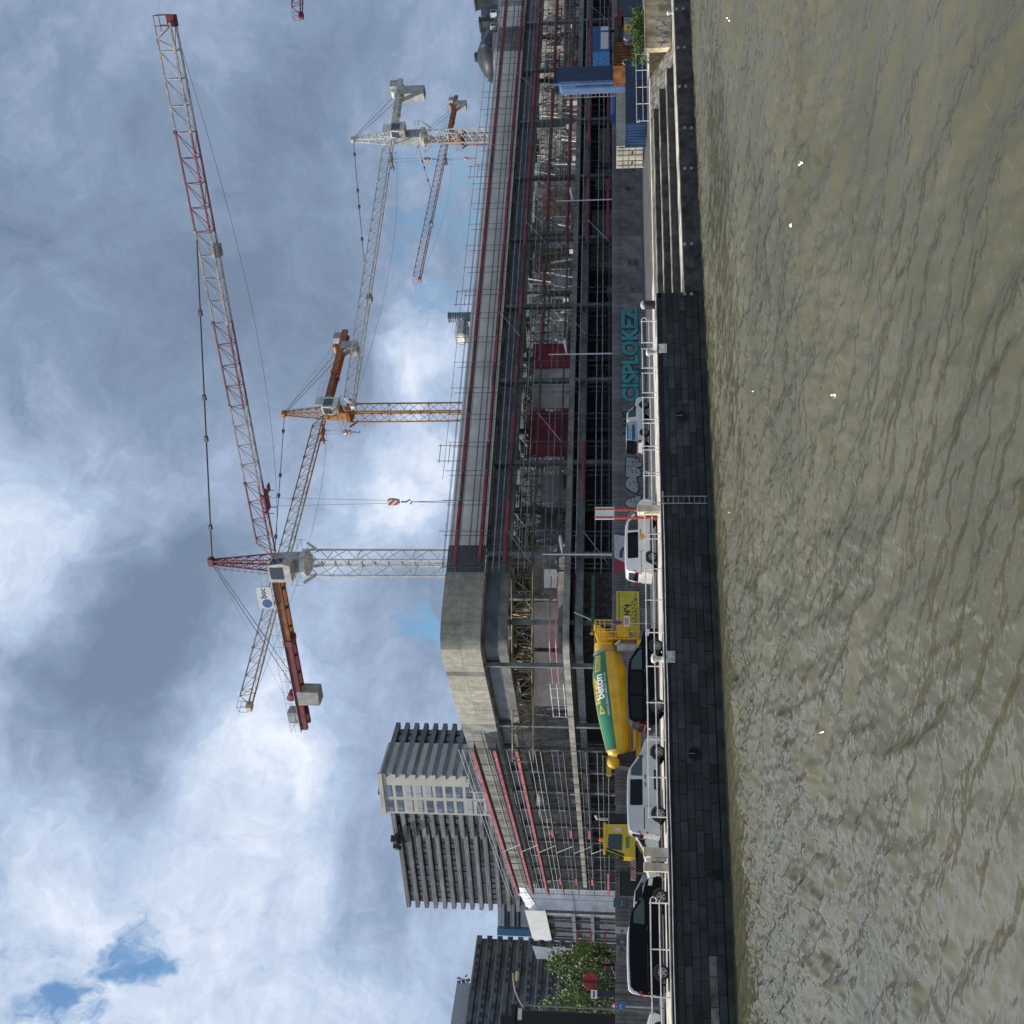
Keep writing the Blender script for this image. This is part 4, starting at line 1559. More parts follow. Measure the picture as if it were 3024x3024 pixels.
    for yy in (-.5, .5):
        te.tube((jl - .2, yy, jz + .2), (jl - .2, yy, jz + 1.2), .03, 4)
        te.tube((jl - .9, yy, jz + 1.2), (jl + .5, yy, jz + 1.2), .03, 4)
        te.tube((jl + .5, yy, jz + .2), (jl + .5, yy, jz + 1.2), .03, 4)
    te.tube((jl + .5, -.5, jz + 1.2), (jl + .5, .5, jz + 1.2), .03, 4)
    te.build('jib_tip', Mh if Mh is M_cr else Mj, t)
    MB().box(jl * .63, jl * .63 + 1.0, -.5, .5, jz - .35, jz + .3).build('jib_winch', M_cg, t)
    # pendants
    for at in attach[:1] if not pend2 else attach:
        xa = jl * at
        for sy in ((-.1, .1) if D < 120 else (0,)):
            MB().tube((.2, sy, az), (xa, sy * .5, jz + jh), .05, 5).build('pendant', M_rope, t)
        for f_ in (.12, .42, .55, .8):
            c_ = np.array([.2 + (xa - .2) * f_, 0, az + (jz + jh - az) * f_])
            MB().box(c_[0] - .25, c_[0] + .25, -.17, .17, c_[2] - .14, c_[2] + .14).build('pendant_link', M_rope, t)
    # counter-jib
    cj0 = MB()
    half = cl * .45
    for sy in (-.55, .55):
        cj0.beam((-.7, sy, jz + .05), (-half, sy, jz + .05), .35, .75)
    for k in range(4):
        cj0.beam((-1 - k * half / 4, -.55, jz), (-1 - k * half / 4, .55, jz), .2)
    c1_ = cj0.build('counter_jib', (cjs or (Mc, Mc))[0], t)
    cj1 = MB()
    for sy in (-.55, .55):
        cj1.beam((-half - .02, sy, jz + .05), (-cl, sy, jz + .05), .38, .8)
    for k in range(6):
        xx = -half - (cl - half) * k / 5.0 * .98 - .1
        cj1.beam((xx, -.55, jz), (xx, .55, jz), .2)
    cj1.box(-half - .35, -half + .3, -.8, .8, jz - .42, jz + .52)
    cj1.build('counter_jib', (cjs or (Mc, Mc))[1], t)
    wr = MB()
    for sy in (-.85, .85):
        for k in range(int(cl / 1.5) + 1):
            wr.tube((-.8 - k * 1.5 * .97, sy, jz + .4), (-.8 - k * 1.5 * .97, sy, jz + 1.45), .022, 4)
        for z in (.95, 1.45):
            wr.tube((-.8, sy, jz + z), (-cl - .3, sy, jz + z), .022, 4)
    wr.tube((-cl - .3, -.85, jz + 1.45), (-cl - .3, .85, jz + 1.45), .022, 4)
    wr.box(-cl - .3, -.7, -.85, -.6, jz + .36, jz + .42)
    wr.build('walkway_rail', M_cg if Mc is not M_cw else M_cw, t)
    cw = cwt or (-cl * .80, 1.5, 2.0)
    MB().box(cw[0] - cw[1] / 2, cw[0] + cw[1] / 2, -.75, .75, jz - cw[2] - .25, jz + .1).build('counterweight', M_cblk, t)
    MB().box(-cl * .93 - .7, -cl * .93 + .7, -.6, .6, jz + .45, jz + 1.6).build('winch_house', M_cg, t)
    MB().lathe([(-.55, .42), (.55, .42)], (-cl * .80, 0, jz + .9), (0, 1, 0), 14).build('winch_drum', Mc, t, True)
    for sy in (-.5, .5):
        MB().tube((-.2, sy * .3, az), (-cl * .72, sy, jz + .45), .035, 5).build('pendant', M_rope, t)
    MB().tube((-.2, 0, az), (-cl * .90, 0, jz + 1.2), .014, 4).build('hoist_rope', M_rope, t)
    # rope sagging under the jib
    pts = [(jl * f_, .0, jz - .05 - (jl * .055) * 4 * f_ * (1 - f_) * (1 - .35 * f_)) for f_ in np.linspace(.06, 1, 14)]
    MB().path(pts, .018, 4).build('trolley_rope', M_rope, t)
    # trolley, ropes and hook
    if hook is not None:
        best = min(np.linspace(1.5, jl - 1, 200), key=lambda q: abs(projy((bx + math.cos(ang) * q, by + math.sin(ang) * q, jz)) - hook)) if hook > 0 else -hook
        x = best
        tm = MB().box(x - .9, x + .9, -.6, .6, jz - .36, jz - .2)
        for sx in (-.9, .9):
            for sy in (-.6, .6):
                tm.lathe([(-.08, .18), (.08, .18)], (x + sx, sy, jz - .1), (0, 1, 0), 8)
                tm.tube((x + sx, sy, jz - .4), (x + sx, sy, jz - 1.0), .04, 4)
        tm.box(x + 1.15, x + 1.9, -.35, .35, jz - .75, jz - .68)
        tr = tm.build('trolley', Mh if Mh is not M_cw else M_cg, t)
        for sx in (-.45, .45):
            MB().tube((x + sx, 0, jz - .4), (x + sx * .35, 0, jz - hook_len), .018, 4).build('hoist_rope', M_rope, t)
        hb = MB().prism([(-.25, 0), (.25, 0), (.32, -.4), (.18, -1.05), (-.18, -1.05), (-.32, -.4)], lambda a, b: (x + a, -.18, jz - hook_len + b), lambda a, b: (x + a, .18, jz - hook_len + b)).build(
            'hook_block', M_hook, t)
        MB().path([(x, 0, jz - hook_len - 1.2), (x, 0, jz - hook_len - 1.7), (x + .22, 0, jz - hook_len - 2.0), (x, 0, jz - hook_len - 2.25), (x - .22, 0, jz - hook_len - 2.05)], .07, 6).build('hook', M_rope, hb)
        if hook_len > 8:
            for sx in (-.12, .12):
                MB().tube((x, 0, jz - hook_len - 2.2), (x + sx * 1.5, 0, jz - hook_len - 8.3), .028, 4).build('chain_sling', M_rope, hb)
    if sign:
        txt, a, w_, h_, sd = sign
        z0 = jz + .55
        sg = MB().box(-a - w_, -a, sd * .98 - .04, sd * .98 + .04, z0, z0 + h_).build('sign', M_sgn, t)
        yy = sd * 1.03
        # the board is read from the canal side; u runs left to right for that viewer
        flip = (RGT[0] * math.cos(ang) + RGT[1] * math.sin(ang)) > 0
        ux = (lambda u: -a - w_ + u) if flip else (lambda u: -a - u)
        if txt == 'B':
            put_text('B', 'sign_letter', M_snv, sg, lambda p, q: (ux(w_ * .25 + p), yy, z0 + h_ * .15 + q), w_ * .5, h_ * .7, .03)
        else:
            put_text(txt, 'sign_letters', M_snv, sg, lambda p, q: (ux(w_ * .48 + p), yy, z0 + h_ * .38 + q), w_ * .46, h_ * .42, .02)
            MB().add([(ux(w_ * .24 + .20 * w_ * math.cos(q)), yy, z0 + h_ * .42 + .20 * w_ * math.sin(q)) for q in np.linspace(0, 6.283, 21)[:-1]], [tuple(range(20))]).build('sign_ball', M_sbl, sg)
    return t


def hook_mat():
    mt = mat('hook_stripes', (.55, .50, .46), .5, var=0)
    G = NG(mt.node_tree)
    b = [n_ for n_ in mt.node_tree.nodes if n_.type == 'BSDF_PRINCIPLED'][0]
    wv = G.n('ShaderNodeTexWave', wave_type='BANDS', bands_direction='DIAGONAL')
    wv.inputs['Scale'].default_value = 1.1
    tcn = G.n('ShaderNodeTexCoord')
    G.l(tcn.outputs['Object'], wv.inputs[0])
    G.l(G.mix(G.math('GREATER_THAN', wv.outputs[1], .5), (.62, .58, .52), (.38, .07, .05)), b.inputs['Base Color'])
    return mt


M_hook = hook_mat()
crane('nearest tower crane: white mast, red and white jib reaching up to the right', 98, 1661, 813, (510, 65), (905, 2140), 620, 905, (M_cw, M_cr, M_cr, M_cw),
      mast_w=1.8, secmats=[M_crj, M_cjw, M_crj, M_cjw, M_crj, M_cjw], mrot=.62, hook=1483, hook_len=11.8, cab_side=-1, sign=('boc', 2.2, 2.5, 1.5, -1), attach=(.66,), cjs=(M_co, M_cr), jh=1.45,
      cwt=(-16.2, 1.7, 1.9))
crane('yellow tower crane with an orange counter-jib and a B sign, middle of the site', 135, 1220, 962, (738, 2084), (1014, 952), 837, 1034, (M_cy, M_cy, M_cy, M_ct),
      mast_w=1.7, nsec=6, secmats=[M_cy, M_cy, M_ct, M_ct, M_ct, M_ct], mrot=.35, hook=1275, hook_len=3.0, cab_side=1, sign=('B', 2.6, 1.5, 1.7, -1), attach=(.60,), cjs=(M_co, M_co), cwt=(-13.0, 1.6, 2.0))
crane('all-white tower crane rising behind the right wing parapet', 150, 408, 1161, (1044, 1196), (1174, 198), 1041, 1252, (M_cw, M_cw, M_cw, M_cw),
      mast_w=1.9, nsec=6, mrot=.75, hook=475, hook_len=5.0, cab_side=1, sign=('boc', 1.6, 2.6, 1.6, -1), attach=(.52,), cwt=(-9.6, 1.8, 3.6))
crane('farthest small orange tower crane seen through the white crane mast', 210, 413, 1324, (1240, 826), (1348, 283), 1229, 1365, (M_co, M_co, M_co, M_crw),
      mast_w=1.7, nsec=5, mrot=.3, hook=470, hook_len=4.0, cab_side=1, attach=(.40,), cwt=(-14.2, 1.9, 2.2))
tp = atz(890, 44, 46)
an5 = math.radians(155)
crane('red tower crane whose jib tip just enters the upper edge of the picture', 120, 0, 0, None, None, 0, 0, (M_cw, M_cr, M_cr, M_cr), base=(float(tp[0]) - 44 * math.cos(an5), float(tp[1]) - 44 * math.sin(an5)),
      ang=an5, jl=44.0, jz=46.0, az=52.0, cl=14.0, attach=(.6,))
# ================================================================== buildings behind
M_slab = mat('balcony_concrete', (.26, .25, .225), .85, var=.16, scale=.25, streak=.25)
M_bfront = mat('balcony_front_grey', (.21, .225, .24), .8, var=.16, scale=.2, streak=.3)
M_dwin = mat('dark_glazing', (.10, .112, .135), .15, var=.5, scale=.35, spec=.7)
M_lwin = mat('sky_glazing', (.12, .16, .22), .08, var=.3, scale=.25, spec=.9)
M_tw = mat('tower_render', (.47, .45, .39), .8, var=.07, scale=.15, streak=.12)
M_frame = mat('window_frame', (.40, .41, .42), .6, var=.1)
M_roofd = mat('roof_plant_dark', (.05, .055, .065), .8, var=.2)
M_curt = mat('curtain', (.42, .42, .42), .8, var=.3)


def wallbox(mb, a, b, d0, d1, z0, z1):
    a, b = np.array(a[:2]), np.array(b[:2])
    t = (b - a) / np.linalg.norm(b - a)
    n = np.array([t[1], -t[0]])
    if n @ (np.array([0, 0]) - a) < 0:
        n = -n
    # d measured towards the viewer
    P = lambda p, d, z: (p[0] + n[0] * d, p[1] + n[1] * d, z)
    return mb.hexa([P(a, d0, z0), P(b, d0, z0), P(b, d1, z0), P(a, d1, z0), P(a, d0, z1), P(b, d0, z1), P(b, d1, z1), P(a, d1, z1)])


TO = (45, 310, 0)
tb = thing('apartment_tower', 'tall apartment tower with stacked concrete balconies and a pale windowed end wall', 'tower', TO)
tp_ = {k: atz(x, y, 68) for k, (x, y) in dict(r=(1168, 2140), a=(1127, 2279), b=(1142, 2397), c=(1150, 2400), d=(1160, 2462), e=(1160, 2444), f=(1192, 2672)).items()}
FH = 2.9
NF = 23


def inset(p, q, d):
    return p, q


def balcony_wing(a, b, nwin, top, proud=1.5, n=NF, end=False):
    a, b = a[:2], b[:2]
    z1 = top
    wallbox(MB(TO), a, b, -14, -1.6, 0, z1 - .4).build('wall', M_dwin, tb)
    v = b - a
    L = np.linalg.norm(v)
    v = v / L
    for i in range(n):
        z = top - i * FH
        if z < 14:
            break
        sl = wallbox(MB(TO), a - v * 1.0, b + v * 1.0, -1.6, .05, z - 1.35, z - 1.05).build('balcony_slab', M_slab, tb)
        wallbox(MB(TO), a - v * 1.0, b + v * 1.0, -.10, .10, z - 1.05, z - .34).build('balcony_front', M_bfront, sl)
        wallbox(MB(TO), a - v * 1.0, b + v * 1.0, -.14, .14, z - .338, z - .10).build('parapet_cap', M_slab, sl)
        wd = wallbox(MB(TO), a, b, -1.58, -1.5, z - FH + .5, z - 1.5)
        for k in range(nwin):
            if random.random() < .62:
                p0 = a + v * (L * (k + .12) / nwin)
                p1 = a + v * (L * (k + .78) / nwin)
                m_ = random.choice((M_lwin, M_lwin, M_curt, M_dwin))
                wallbox(MB(TO), p0, p1, -1.48, -1.40, z - FH + .15, z - 1.55).build('window', m_, tb)


balcony_wing(tp_['r'], tp_['a'], 7, 68)
balcony_wing(tp_['e'] + np.array([0, 0, 0]), tp_['f'], 14, 67.2)
balcony_wing(tp_['c'], tp_['d'], 3, 67.8)
a, b = tp_['a'][:2], tp_['b'][:2]
wallbox(MB(TO), a, b, -13, .5, 0, 68.6).build('end_wall', M_tw, tb)
wallbox(MB(TO), a, b, .52, .9, 67.9, 69.2).build('cornice', M_tw, tb)
for i in range(NF):
    z = 68 - i * FH
    if z < 12:
        break
    for u0, u1 in ((.30, .58), (.66, .96)):
        p0, p1 = a + (b - a) * u0, a + (b - a) * u1
        w_ = wallbox(MB(TO), p0, p1, .45, .53, z - 2.35, z - .62).build('window', random.choice((M_lwin, M_lwin, M_lwin, M_frame)), tb)
        pm_ = a + (b - a) * (u0 + (u1 - u0) * .66)
        wallbox(MB(TO), pm_, pm_ + (b - a) * .012, .53, .58, z - 2.35, z - .62).build('mullion', M_frame, w_)
        wallbox(MB(TO), p0, p1, .53, .60, z - 2.42, z - 2.33).build('sill', M_roofd, w_)
# stepped plant rooms on the roof
for (x0, x1, y0, y1) in ((1116, 1135, 2300, 2345), (1124, 1138, 2350, 2378), (1153, 1168, 2465, 2485), (1160, 1172, 2490, 2505)):
    P_ = atz(1140, (y0 + y1) / 2, 68)
    D_ = float((P_ - CAM) @ FWD) + 6
    q0, q1 = atd(x0, y1, D_), atd(x0, y0, D_)
    MB(TO).box(q0[0], q1[0], q0[1], q0[1] + 6, 66, q0[2]).build('plant_room', M_roofd, tb)

# left-hand slab block
BA = (-3, 305, 0)
ba = thing('apartment_block', 'wide dark apartment block with long horizontal balcony bands at the lower left edge', 'building', BA)
a, b = atz(1408, 2762, 41)[:2], atz(1358, 3120, 41)[:2]
wallbox(MB(BA), a, b, -14, -1.2, 0, 41).build('wall', M_dwin, ba)
v = (b - a)
L = np.linalg.norm(v)
v = v / L
M_bcap = mat('balcony_cap', (.27, .25, .21), .85, var=.15, scale=.3)
M_bfr = mat('balcony_panel', (.15, .155, .16), .6, var=.18, scale=.2)
for i in range(13):
    z = 41 - i * 2.95
    if z < 4:
        break
    wallbox(MB(BA), a, b, -1.2, .15, z - .5, z - .1).build('floor_band', M_bcap, ba)
    bf = wallbox(MB(BA), a, b, -.05, .08, z - 1.62, z - .52).build('balcony_front', M_bfr, ba)
    for k in range(14):
        u = L * (k + random.uniform(.1, .4)) / 14
        if random.random() < .7:
            wallbox(MB(BA), a + v * u, a + v * (u + 1.5), .085, .12, z - 1.45, z - .75).build('vent_slot', M_roofd, bf)
wallbox(MB(BA), a + v * 12, b, -9, -5, 41, 45.5).build('penthouse', M_frame, ba)
for (x, y) in ((1370, 2905), (1362, 2995), (1360, 3018)):
    p = atd(x, y, 296)
    rngp = MB(BA)
    for k in range(60):
        c_ = np.array(p) + rng.normal(0, .8, 3)
        s_ = .5
        rngp.add([c_ + rng.normal(0, s_, 3), c_ + rng.normal(0, s_, 3), c_ + rng.normal(0, s_, 3)], [(0, 1, 2)])
    rngp.build('roof_plant', M_roofd, ba)

# white office far behind
wo_ = atd(1500, 2725, 330)
WO = (float(wo_[0]), float(wo_[1]), 0)
wf = thing('office_building', 'pale distant office building with a blue glass corner between the two apartment blocks', 'building', WO)
p0, p1 = atd(1470, 2760, 330), atd(1470, 2668, 330)
M_off = mat('office_white', (.55, .58, .60), .6, var=.05)
wallbox(MB(WO), p0, p1, -12, 0, 0, float(p0[2])).build('wall', M_off, wf)
q0, q1 = atd(1475, 2758, 326), atd(1475, 2738, 326)
wallbox(MB(WO), q0, q1, -1, 1.2, 20, float(q0[2]) + .6).build('glass_corner', mat('blue_glass', (.06, .20, .30), .1, var=.2), wf)
for x in (1492, 1501, 1522, 1533):
    z = float(atd(x, 2715, 330)[2])
    wallbox(MB(WO), p0, p1, .02, .2, z - .45, z + .25).build('window_band', M_roofd, wf)
for k in range(4):
    z = float(p0[2]) - 1 - k * 1.1
    wallbox(MB(WO), p0 + (p1 - p0) * .25, p1, .02, .1, z - .1, z).build('louvre', M_frame, wf)

# low white-faced wing left of the sheeting
c0, c1 = atd(1600, 2690, 150), atd(1600, 2772, 160)
CO = tuple(((c0 + c1) / 2) * np.array([1, 1, 0]))
lw = thing('low_wing', 'low hall wing with a plain white parapet left of the wrapped scaffold', 'building', CO)
zt0 = float(atd(1549, 2690, 150)[2])
zt1 = float(atd(1572, 2772, 160)[2])
zb0 = float(atd(1611, 2690, 150)[2])
zb1 = float(atd(1629, 2772, 160)[2])
M_lwp = mat('white_parapet', (.60, .61, .60), .7, var=.06, scale=.3)
MB(CO).hexa([(c0[0], c0[1], zb0), (c1[0], c1[1], zb1), (c1[0], c1[1] + 6, zb1), (c0[0], c0[1] + 6, zb0), (c0[0], c0[1], zt0), (c1[0], c1[1], zt1), (c1[0], c1[1] + 6, zt1), (c0[0], c0[1] + 6, zt0)]).build('parapet', M_lwp, lw)
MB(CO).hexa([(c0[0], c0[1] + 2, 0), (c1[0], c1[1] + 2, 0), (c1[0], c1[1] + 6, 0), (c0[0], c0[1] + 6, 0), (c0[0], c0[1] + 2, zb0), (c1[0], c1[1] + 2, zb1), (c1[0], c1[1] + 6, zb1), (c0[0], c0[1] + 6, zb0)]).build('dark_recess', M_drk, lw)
mb = MB(CO)
for f_ in (.0, .32, .68, 1.0):
    p = c0 + (c1 - c0) * f_
    mb.box(p[0] - .2, p[0] + .2, p[1] + .4, p[1] + .8, 0, zb0 + (zb1 - zb0) * f_)
mb.build('column', M_stl, lw)
for z in (5.6, 8.4):
    MB(CO).beam((c0[0], c0[1] + .6, z), (c1[0], c1[1] + .6, z), .3, .5).build('floor_edge', M_stl, lw)
# torn white sheet hanging off its end
e0_, e1_ = atd(1575, 2793, 150), atd(1640, 2828, 146)
t_ = MB()
t_.add([tuple(atd(1571, 2793, 150)), tuple(atd(1632, 2800, 150)), tuple(atd(1630, 2832, 147)), tuple(atd(1585, 2832, 147)),
        tuple(atd(1571, 2793, 150.3)), tuple(atd(1632, 2800, 150.3)), tuple(atd(1630, 2832, 147.3)), tuple(atd(1585, 2832, 147.3))],
       [(0, 1, 2, 3), (7, 6, 5, 4), (0, 1, 5, 4), (1, 2, 6, 5), (2, 3, 7, 6), (3, 0, 4, 7)])
t_.add([tuple(atd(1632, 2796, 150)), tuple(atd(1670, 2796, 150)), tuple(atd(1672, 2818, 148)), tuple(atd(1640, 2820, 148)),
        tuple(atd(1632, 2796, 150.3)), tuple(atd(1670, 2796, 150.3)), tuple(atd(1672, 2818, 148.3)), tuple(atd(1640, 2820, 148.3))],
       [(0, 1, 2, 3), (7, 6, 5, 4), (0, 1, 5, 4), (1, 2, 6, 5), (2, 3, 7, 6), (3, 0, 4, 7)])
t_.beam(tuple(atd(1600, 2800, 149)), tuple(atd(1600, 2800, 149) * np.array([1, 1, 0])), .2)
tag(t_.build('loose_sheet', M_wsheet), 'white sheets hanging in the air from a frame beside the trees', 'sheeting')
# small scaffold under it
so_ = atd(1700, 2805, 146)
SO3 = (float(so_[0]), float(so_[1]), 0)
s3 = thing('scaffolding', 'small scaffold with red boards beside the trees at the left', 'scaffolding', SO3)
for k in range(5):
    x = SO3[0] - 3.4 + k * 1.5
    MB(SO3).tube((x, SO3[1], 0), (x, SO3[1], 8.5), .05, 5).build('standard', M_galw, s3)
for k in range(4):
    z = 1.6 + 2 * k
    MB(SO3).tube((SO3[0] - 3.4, SO3[1], z), (SO3[0] + 2.6, SO3[1], z), .04, 5).build('ledger', M_galw, s3)
    MB(SO3).tube((SO3[0] - 3.4, SO3[1], z - 1.5), (SO3[0] - .4, SO3[1], z), .04, 5).build('brace', M_galw, s3)
    MB(SO3).box(SO3[0] - 3.2, SO3[0] + 2.6, SO3[1] - .1, SO3[1] + .8, z - .05, z + .25).build('toe_board', M_toep, s3)

# mansard roofs and dome beyond the right wing
DM = atd(1450, 167, 170)
DO = (float(DM[0]), float(DM[1]), 0)
dm = thing('domed_building', 'old building with a dark slate dome and mansard dormers beyond the right wing', 'building', DO)
M_slate = mat('slate', (.035, .042, .055), .5, var=.25, scale=1.2, bump=.2)
ztop = float(atd(1406, 164, 170)[2])
zb = float(atd(1462, 164, 170)[2])
rr = 3.75
hh = ztop - zb
MB(DO).lathe([(0, rr), (hh * .25, rr * 1.02), (hh * .5, rr * .88), (hh * .72, rr * .62), (hh * .9, rr * .28), (hh, rr * .16)], (DO[0], DO[1], zb), (0, 0, 1), 24).build('dome', M_slate, dm, True)
MB(DO).lathe([(0, .75), (.18, .8), (.36, .7)], (DO[0], DO[1], ztop - .1), (0, 0, 1), 14).build('finial', M_roofd, dm, True)
MB(DO).lathe([(0, rr * 1.0), (zb, rr * 1.0)], (DO[0], DO[1], 0), (0, 0, 1), 24).build('drum', M_frame, dm, True)
MB(DO).box(DO[0] - 1.3, DO[0] - .5, DO[1] - rr * .95, DO[1] - rr * .6, zb + hh * .35, zb + hh * .6).build('roof_window', M_lwin, dm)
MB(DO).box(DO[0] + .6, DO[0] + 1.5, DO[1] - rr * .95, DO[1] - rr * .6, zb + hh * .2, zb + hh * .45).build('roof_window', M_lwin, dm)
r0, r1 = atd(1462, 125, 168), atd(1420, -120, 168)
zr = float(atd(1440, 60, 168)[2])
mb = MB(DO)
mb.hexa([(r0[0], r0[1], 0), (r0[0] + 26, r0[1] - 11, 0), (r0[0] + 30, r0[1] + 4, 0), (r0[0] + 4, r0[1] + 14, 0),
         (r0[0], r0[1], zr - 1.6), (r0[0] + 26, r0[1] - 11, zr - 1.6), (r0[0] + 30, r0[1] + 4, zr - 1.6), (r0[0] + 4, r0[1] + 14, zr - 1.6)])
mb.build('wall', M_frame, dm)
mb = MB(DO)
mb.hexa([(r0[0], r0[1], zr - 1.59), (r0[0] + 26, r0[1] - 11, zr - 1.59), (r0[0] + 30, r0[1] + 4, zr - 1.59), (r0[0] + 4, r0[1] + 14, zr - 1.59),
         (r0[0] + 1, r0[1] + 2, zr + 1.4), (r0[0] + 26.4, r0[1] - 9, zr + 1.4), (r0[0] + 29, r0[1] + 2, zr + 1.4), (r0[0] + 4.4, r0[1] + 12, zr + 1.4)])
mb.build('mansard_roof', M_slate, dm)
for (f_, w_, h_) in ((.14, .9, 1.6), (.27, 1.3, 2.4), (.42, 1.2, 2.0), (.6, 1.2, 2.2)):
    p = (r0[0] + 26 * f_, r0[1] - 11 * f_)
    dr = MB(DO).box(p[0], p[0] + w_, p[1] + .4, p[1] + 2.4, zr - 1.0, zr + h_ - .3).build('dormer', M_slate, dm)
    MB(DO).box(p[0] - .15, p[0] + w_ + .15, p[1] + .3, p[1] + 2.5, zr + h_ - .3, zr + h_).build('dormer_cap', M_roofd, dr)
for f_ in (.08, .16, .30, .38, .52, .6):
    p = (r0[0] + 26 * f_, r0[1] - 11 * f_)
    w_ = MB(DO).box(p[0], p[0] + .8, p[1] - .5, p[1] + .6, zr - 1.5, zr - .4).build('window', M_off, dm)
    MB(DO).box(p[0] + .15, p[0] + .65, p[1] - .54, p[1] - .505, zr - 1.35, zr - .55).build('pane', M_dwin, w_)

# dark brown kiosk at the left edge
k0, k1 = atd(1700, 2992, 80), atd(1700, 3100, 80)
KO = (float((k0[0] + k1[0]) / 2), float(k0[1]), 0)
ks = thing('bridge_pier', 'dark brown steel pier at the lower edge of the picture', 'pier', KO)
M_dbr = mat('dark_brown_steel', (.022, .014, .012), .6, var=.2)
zk = float(atd(1520, 3000, 80)[2])
MB(KO).box(k1[0], k0[0], k0[1], k0[1] + 2.5, 0, zk).build('shaft', M_dbr, ks)
MB(KO).box(k1[0], k0[0] + .4, k0[1] - .2, k0[1] + 2.7, zk, zk + .3).build('cap_plate', M_dbr, ks)
MB(KO).box(k0[0] - 1.1, k0[0] - .4, k0[1] + .4, k0[1] + 1.2, zk + .3, zk + 1.2).build('stub_column', M_dbr, ks)

# ================================================================== trees
M_bark = mat('bark', (.07, .055, .04), .9, var=.3, scale=4, bump=.5)
M_leaf = mat('leaves', (.115, .17, .032), .6, var=.45, scale=.9, col2=(.06, .10, .02))
M_leaf2 = mat('leaves_pale', (.18, .25, .055), .6, var=.4, scale=.9, col2=(.10, .15, .035))
M_bush = mat('bush_leaves', (.12, .24, .03), .7, var=.4, scale=1.2, col2=(.03, .07, .012))


def leaves(mb, centres, n, spread, size, r_):
    for c_ in centres:
        for k in range(n):
            d = r_.normal(0, 1, 3)
            d /= np.linalg.norm(d)
            p = np.array(c_) + d * spread * (.35 + .75 * r_.random())
            a = r_.normal(0, 1, 3)
            a /= np.linalg.norm(a)
            b = np.cross(a, r_.normal(0, 1, 3))
            b /= np.linalg.norm(b) + 1e-6
            s_ = size * (.6 + .8 * r_.random())
            mb.add([p - a * s_, p + b * s_ * .55, p + a * s_, p - b * s_ * .55], [(0, 1, 2, 3)])


def tree(x, y, h, rad, label, m_, seed, low=.25, n=44):
    r_ = np.random.default_rng(seed)
    t = thing('tree', label, 'tree', (x, y, 0), 0, 'trees at the left end of the site')
    tk = MB()
    tk.path([(0, 0, 0), (.1, .05, h * .3), (-.05, .1, h * .55), (.05, 0, h * .85)], .24, 8, .06)
    cen = []
    for k in range(26):
        a = r_.random() * 6.28
        rr_ = rad * math.sqrt(r_.random()) * .85
        z = h * (low + (1 - low) * r_.random())
        f_ = 1 - .55 * abs((z / h - .62) / .5)
        cen.append((rr_ * math.cos(a) * f_, rr_ * math.sin(a) * f_, z))
        tk.path([(0, 0, z * .62), (cen[-1][0] * .5, cen[-1][1] * .5, z * .8), cen[-1]], .06, 4, .015)
    tk.build('trunk', M_bark, t, True)
    mb = MB()
    leaves(mb, cen, n, rad * .40, .17, r_)
    mb.build('crown', m_, t)
    return t


for (y, x0, D_, w_, m_, lab, sd) in ((2845, 1625, 118, 2.6, M_leaf, 'leafy green tree just right of the red disc sign', 1), (2890, 1650, 112, 2.8, M_leaf2, 'lighter green tree right behind the red disc sign', 2),
                                    (2975, 1600, 104, 2.8, M_leaf2, 'pale green tree beside the curved lamp post', 3), (2935, 1680, 108, 2.4, M_leaf, 'low dark tree between the red disc and the lamp post', 4),
                                    (3020, 1690, 100, 2.4, M_leaf, 'dark leafy tree at the bottom edge behind the white van', 5), (2815, 1700, 122, 1.9, M_leaf2, 'small bushy tree under the hanging white sheets', 6)):
    p = atd(x0, y, D_)
    tree(float(p[0]), float(p[1]), float(p[2]), w_, lab, m_, sd)

# bush above the retaining wall
r_ = np.random.default_rng(21)
mb = MB()
p = aty(1930, 75, 53.2)
cen = [(XW - .2 + 5.4 * r_.random(), 53.2 + .7 * r_.random(), .40 + .75 * r_.random()) for k in range(40)]
t = thing('bush', 'round green bush growing along the top of the retaining wall', 'bush', (XW + 2, 53.4, .1))
mb = MB((XW + 2, 53.4, .1))
leaves(mb, cen, 90, .42, .07, r_)
mb.build('foliage', M_bush, t)
mb = MB((XW + 2, 53.4, .1))
for c_ in cen[::3]:
    mb.path([(c_[0], c_[1], 0), (c_[0] + .1, c_[1], c_[2])], .025, 4)
mb.build('stems', M_bark, t)
# ================================================================== vehicles
def paint(name, col, rough=.25, var=.03):
    return mat(name, col, rough, var=max(var, .045), scale=.9, streak=.10, coat=0.0 if col[0] < .005 else .35, spec=.09 if col[0] < .005 else .5)


M_pblk = paint('black_paint', (.0045, .0045, .0055), .22)
M_pwht = paint('white_paint', (.68, .68, .66), .3)
M_pgry = paint('pale_grey_paint', (.44, .455, .46), .3)
M_pyel = paint('mixer_yellow', (.66, .39, .014), .40, .10)
M_pyel2 = paint('cab_yellow', (.66, .45, .015), .35, .06)
M_pgrn = paint('mixer_green', (.010, .18, .085), .42, .12)
M_glas = mat('car_glass', (.004, .005, .007), .06, var=0, spec=.2)
M_glasg = mat('green_car_glass', (.020, .050, .045), .05, var=0, spec=.6)
M_tyre = mat('tyre', (.012, .012, .013), .85, var=.2, scale=8)
M_rim = mat('alloy_rim', (.26, .27, .28), .45, .6, var=.15)
M_trim = mat('black_trim', (.018, .018, .020), .6, var=.15)
M_tail = mat('tail_lamp', (.30, .008, .012), .2, var=0)
M_lens = mat('clear_lens', (.55, .55, .55), .1, var=0)
M_plate = mat('number_plate', (.55, .53, .45), .5, var=.1)
M_amb = mat('amber_lens', (.65, .16, .01), .2, var=0)


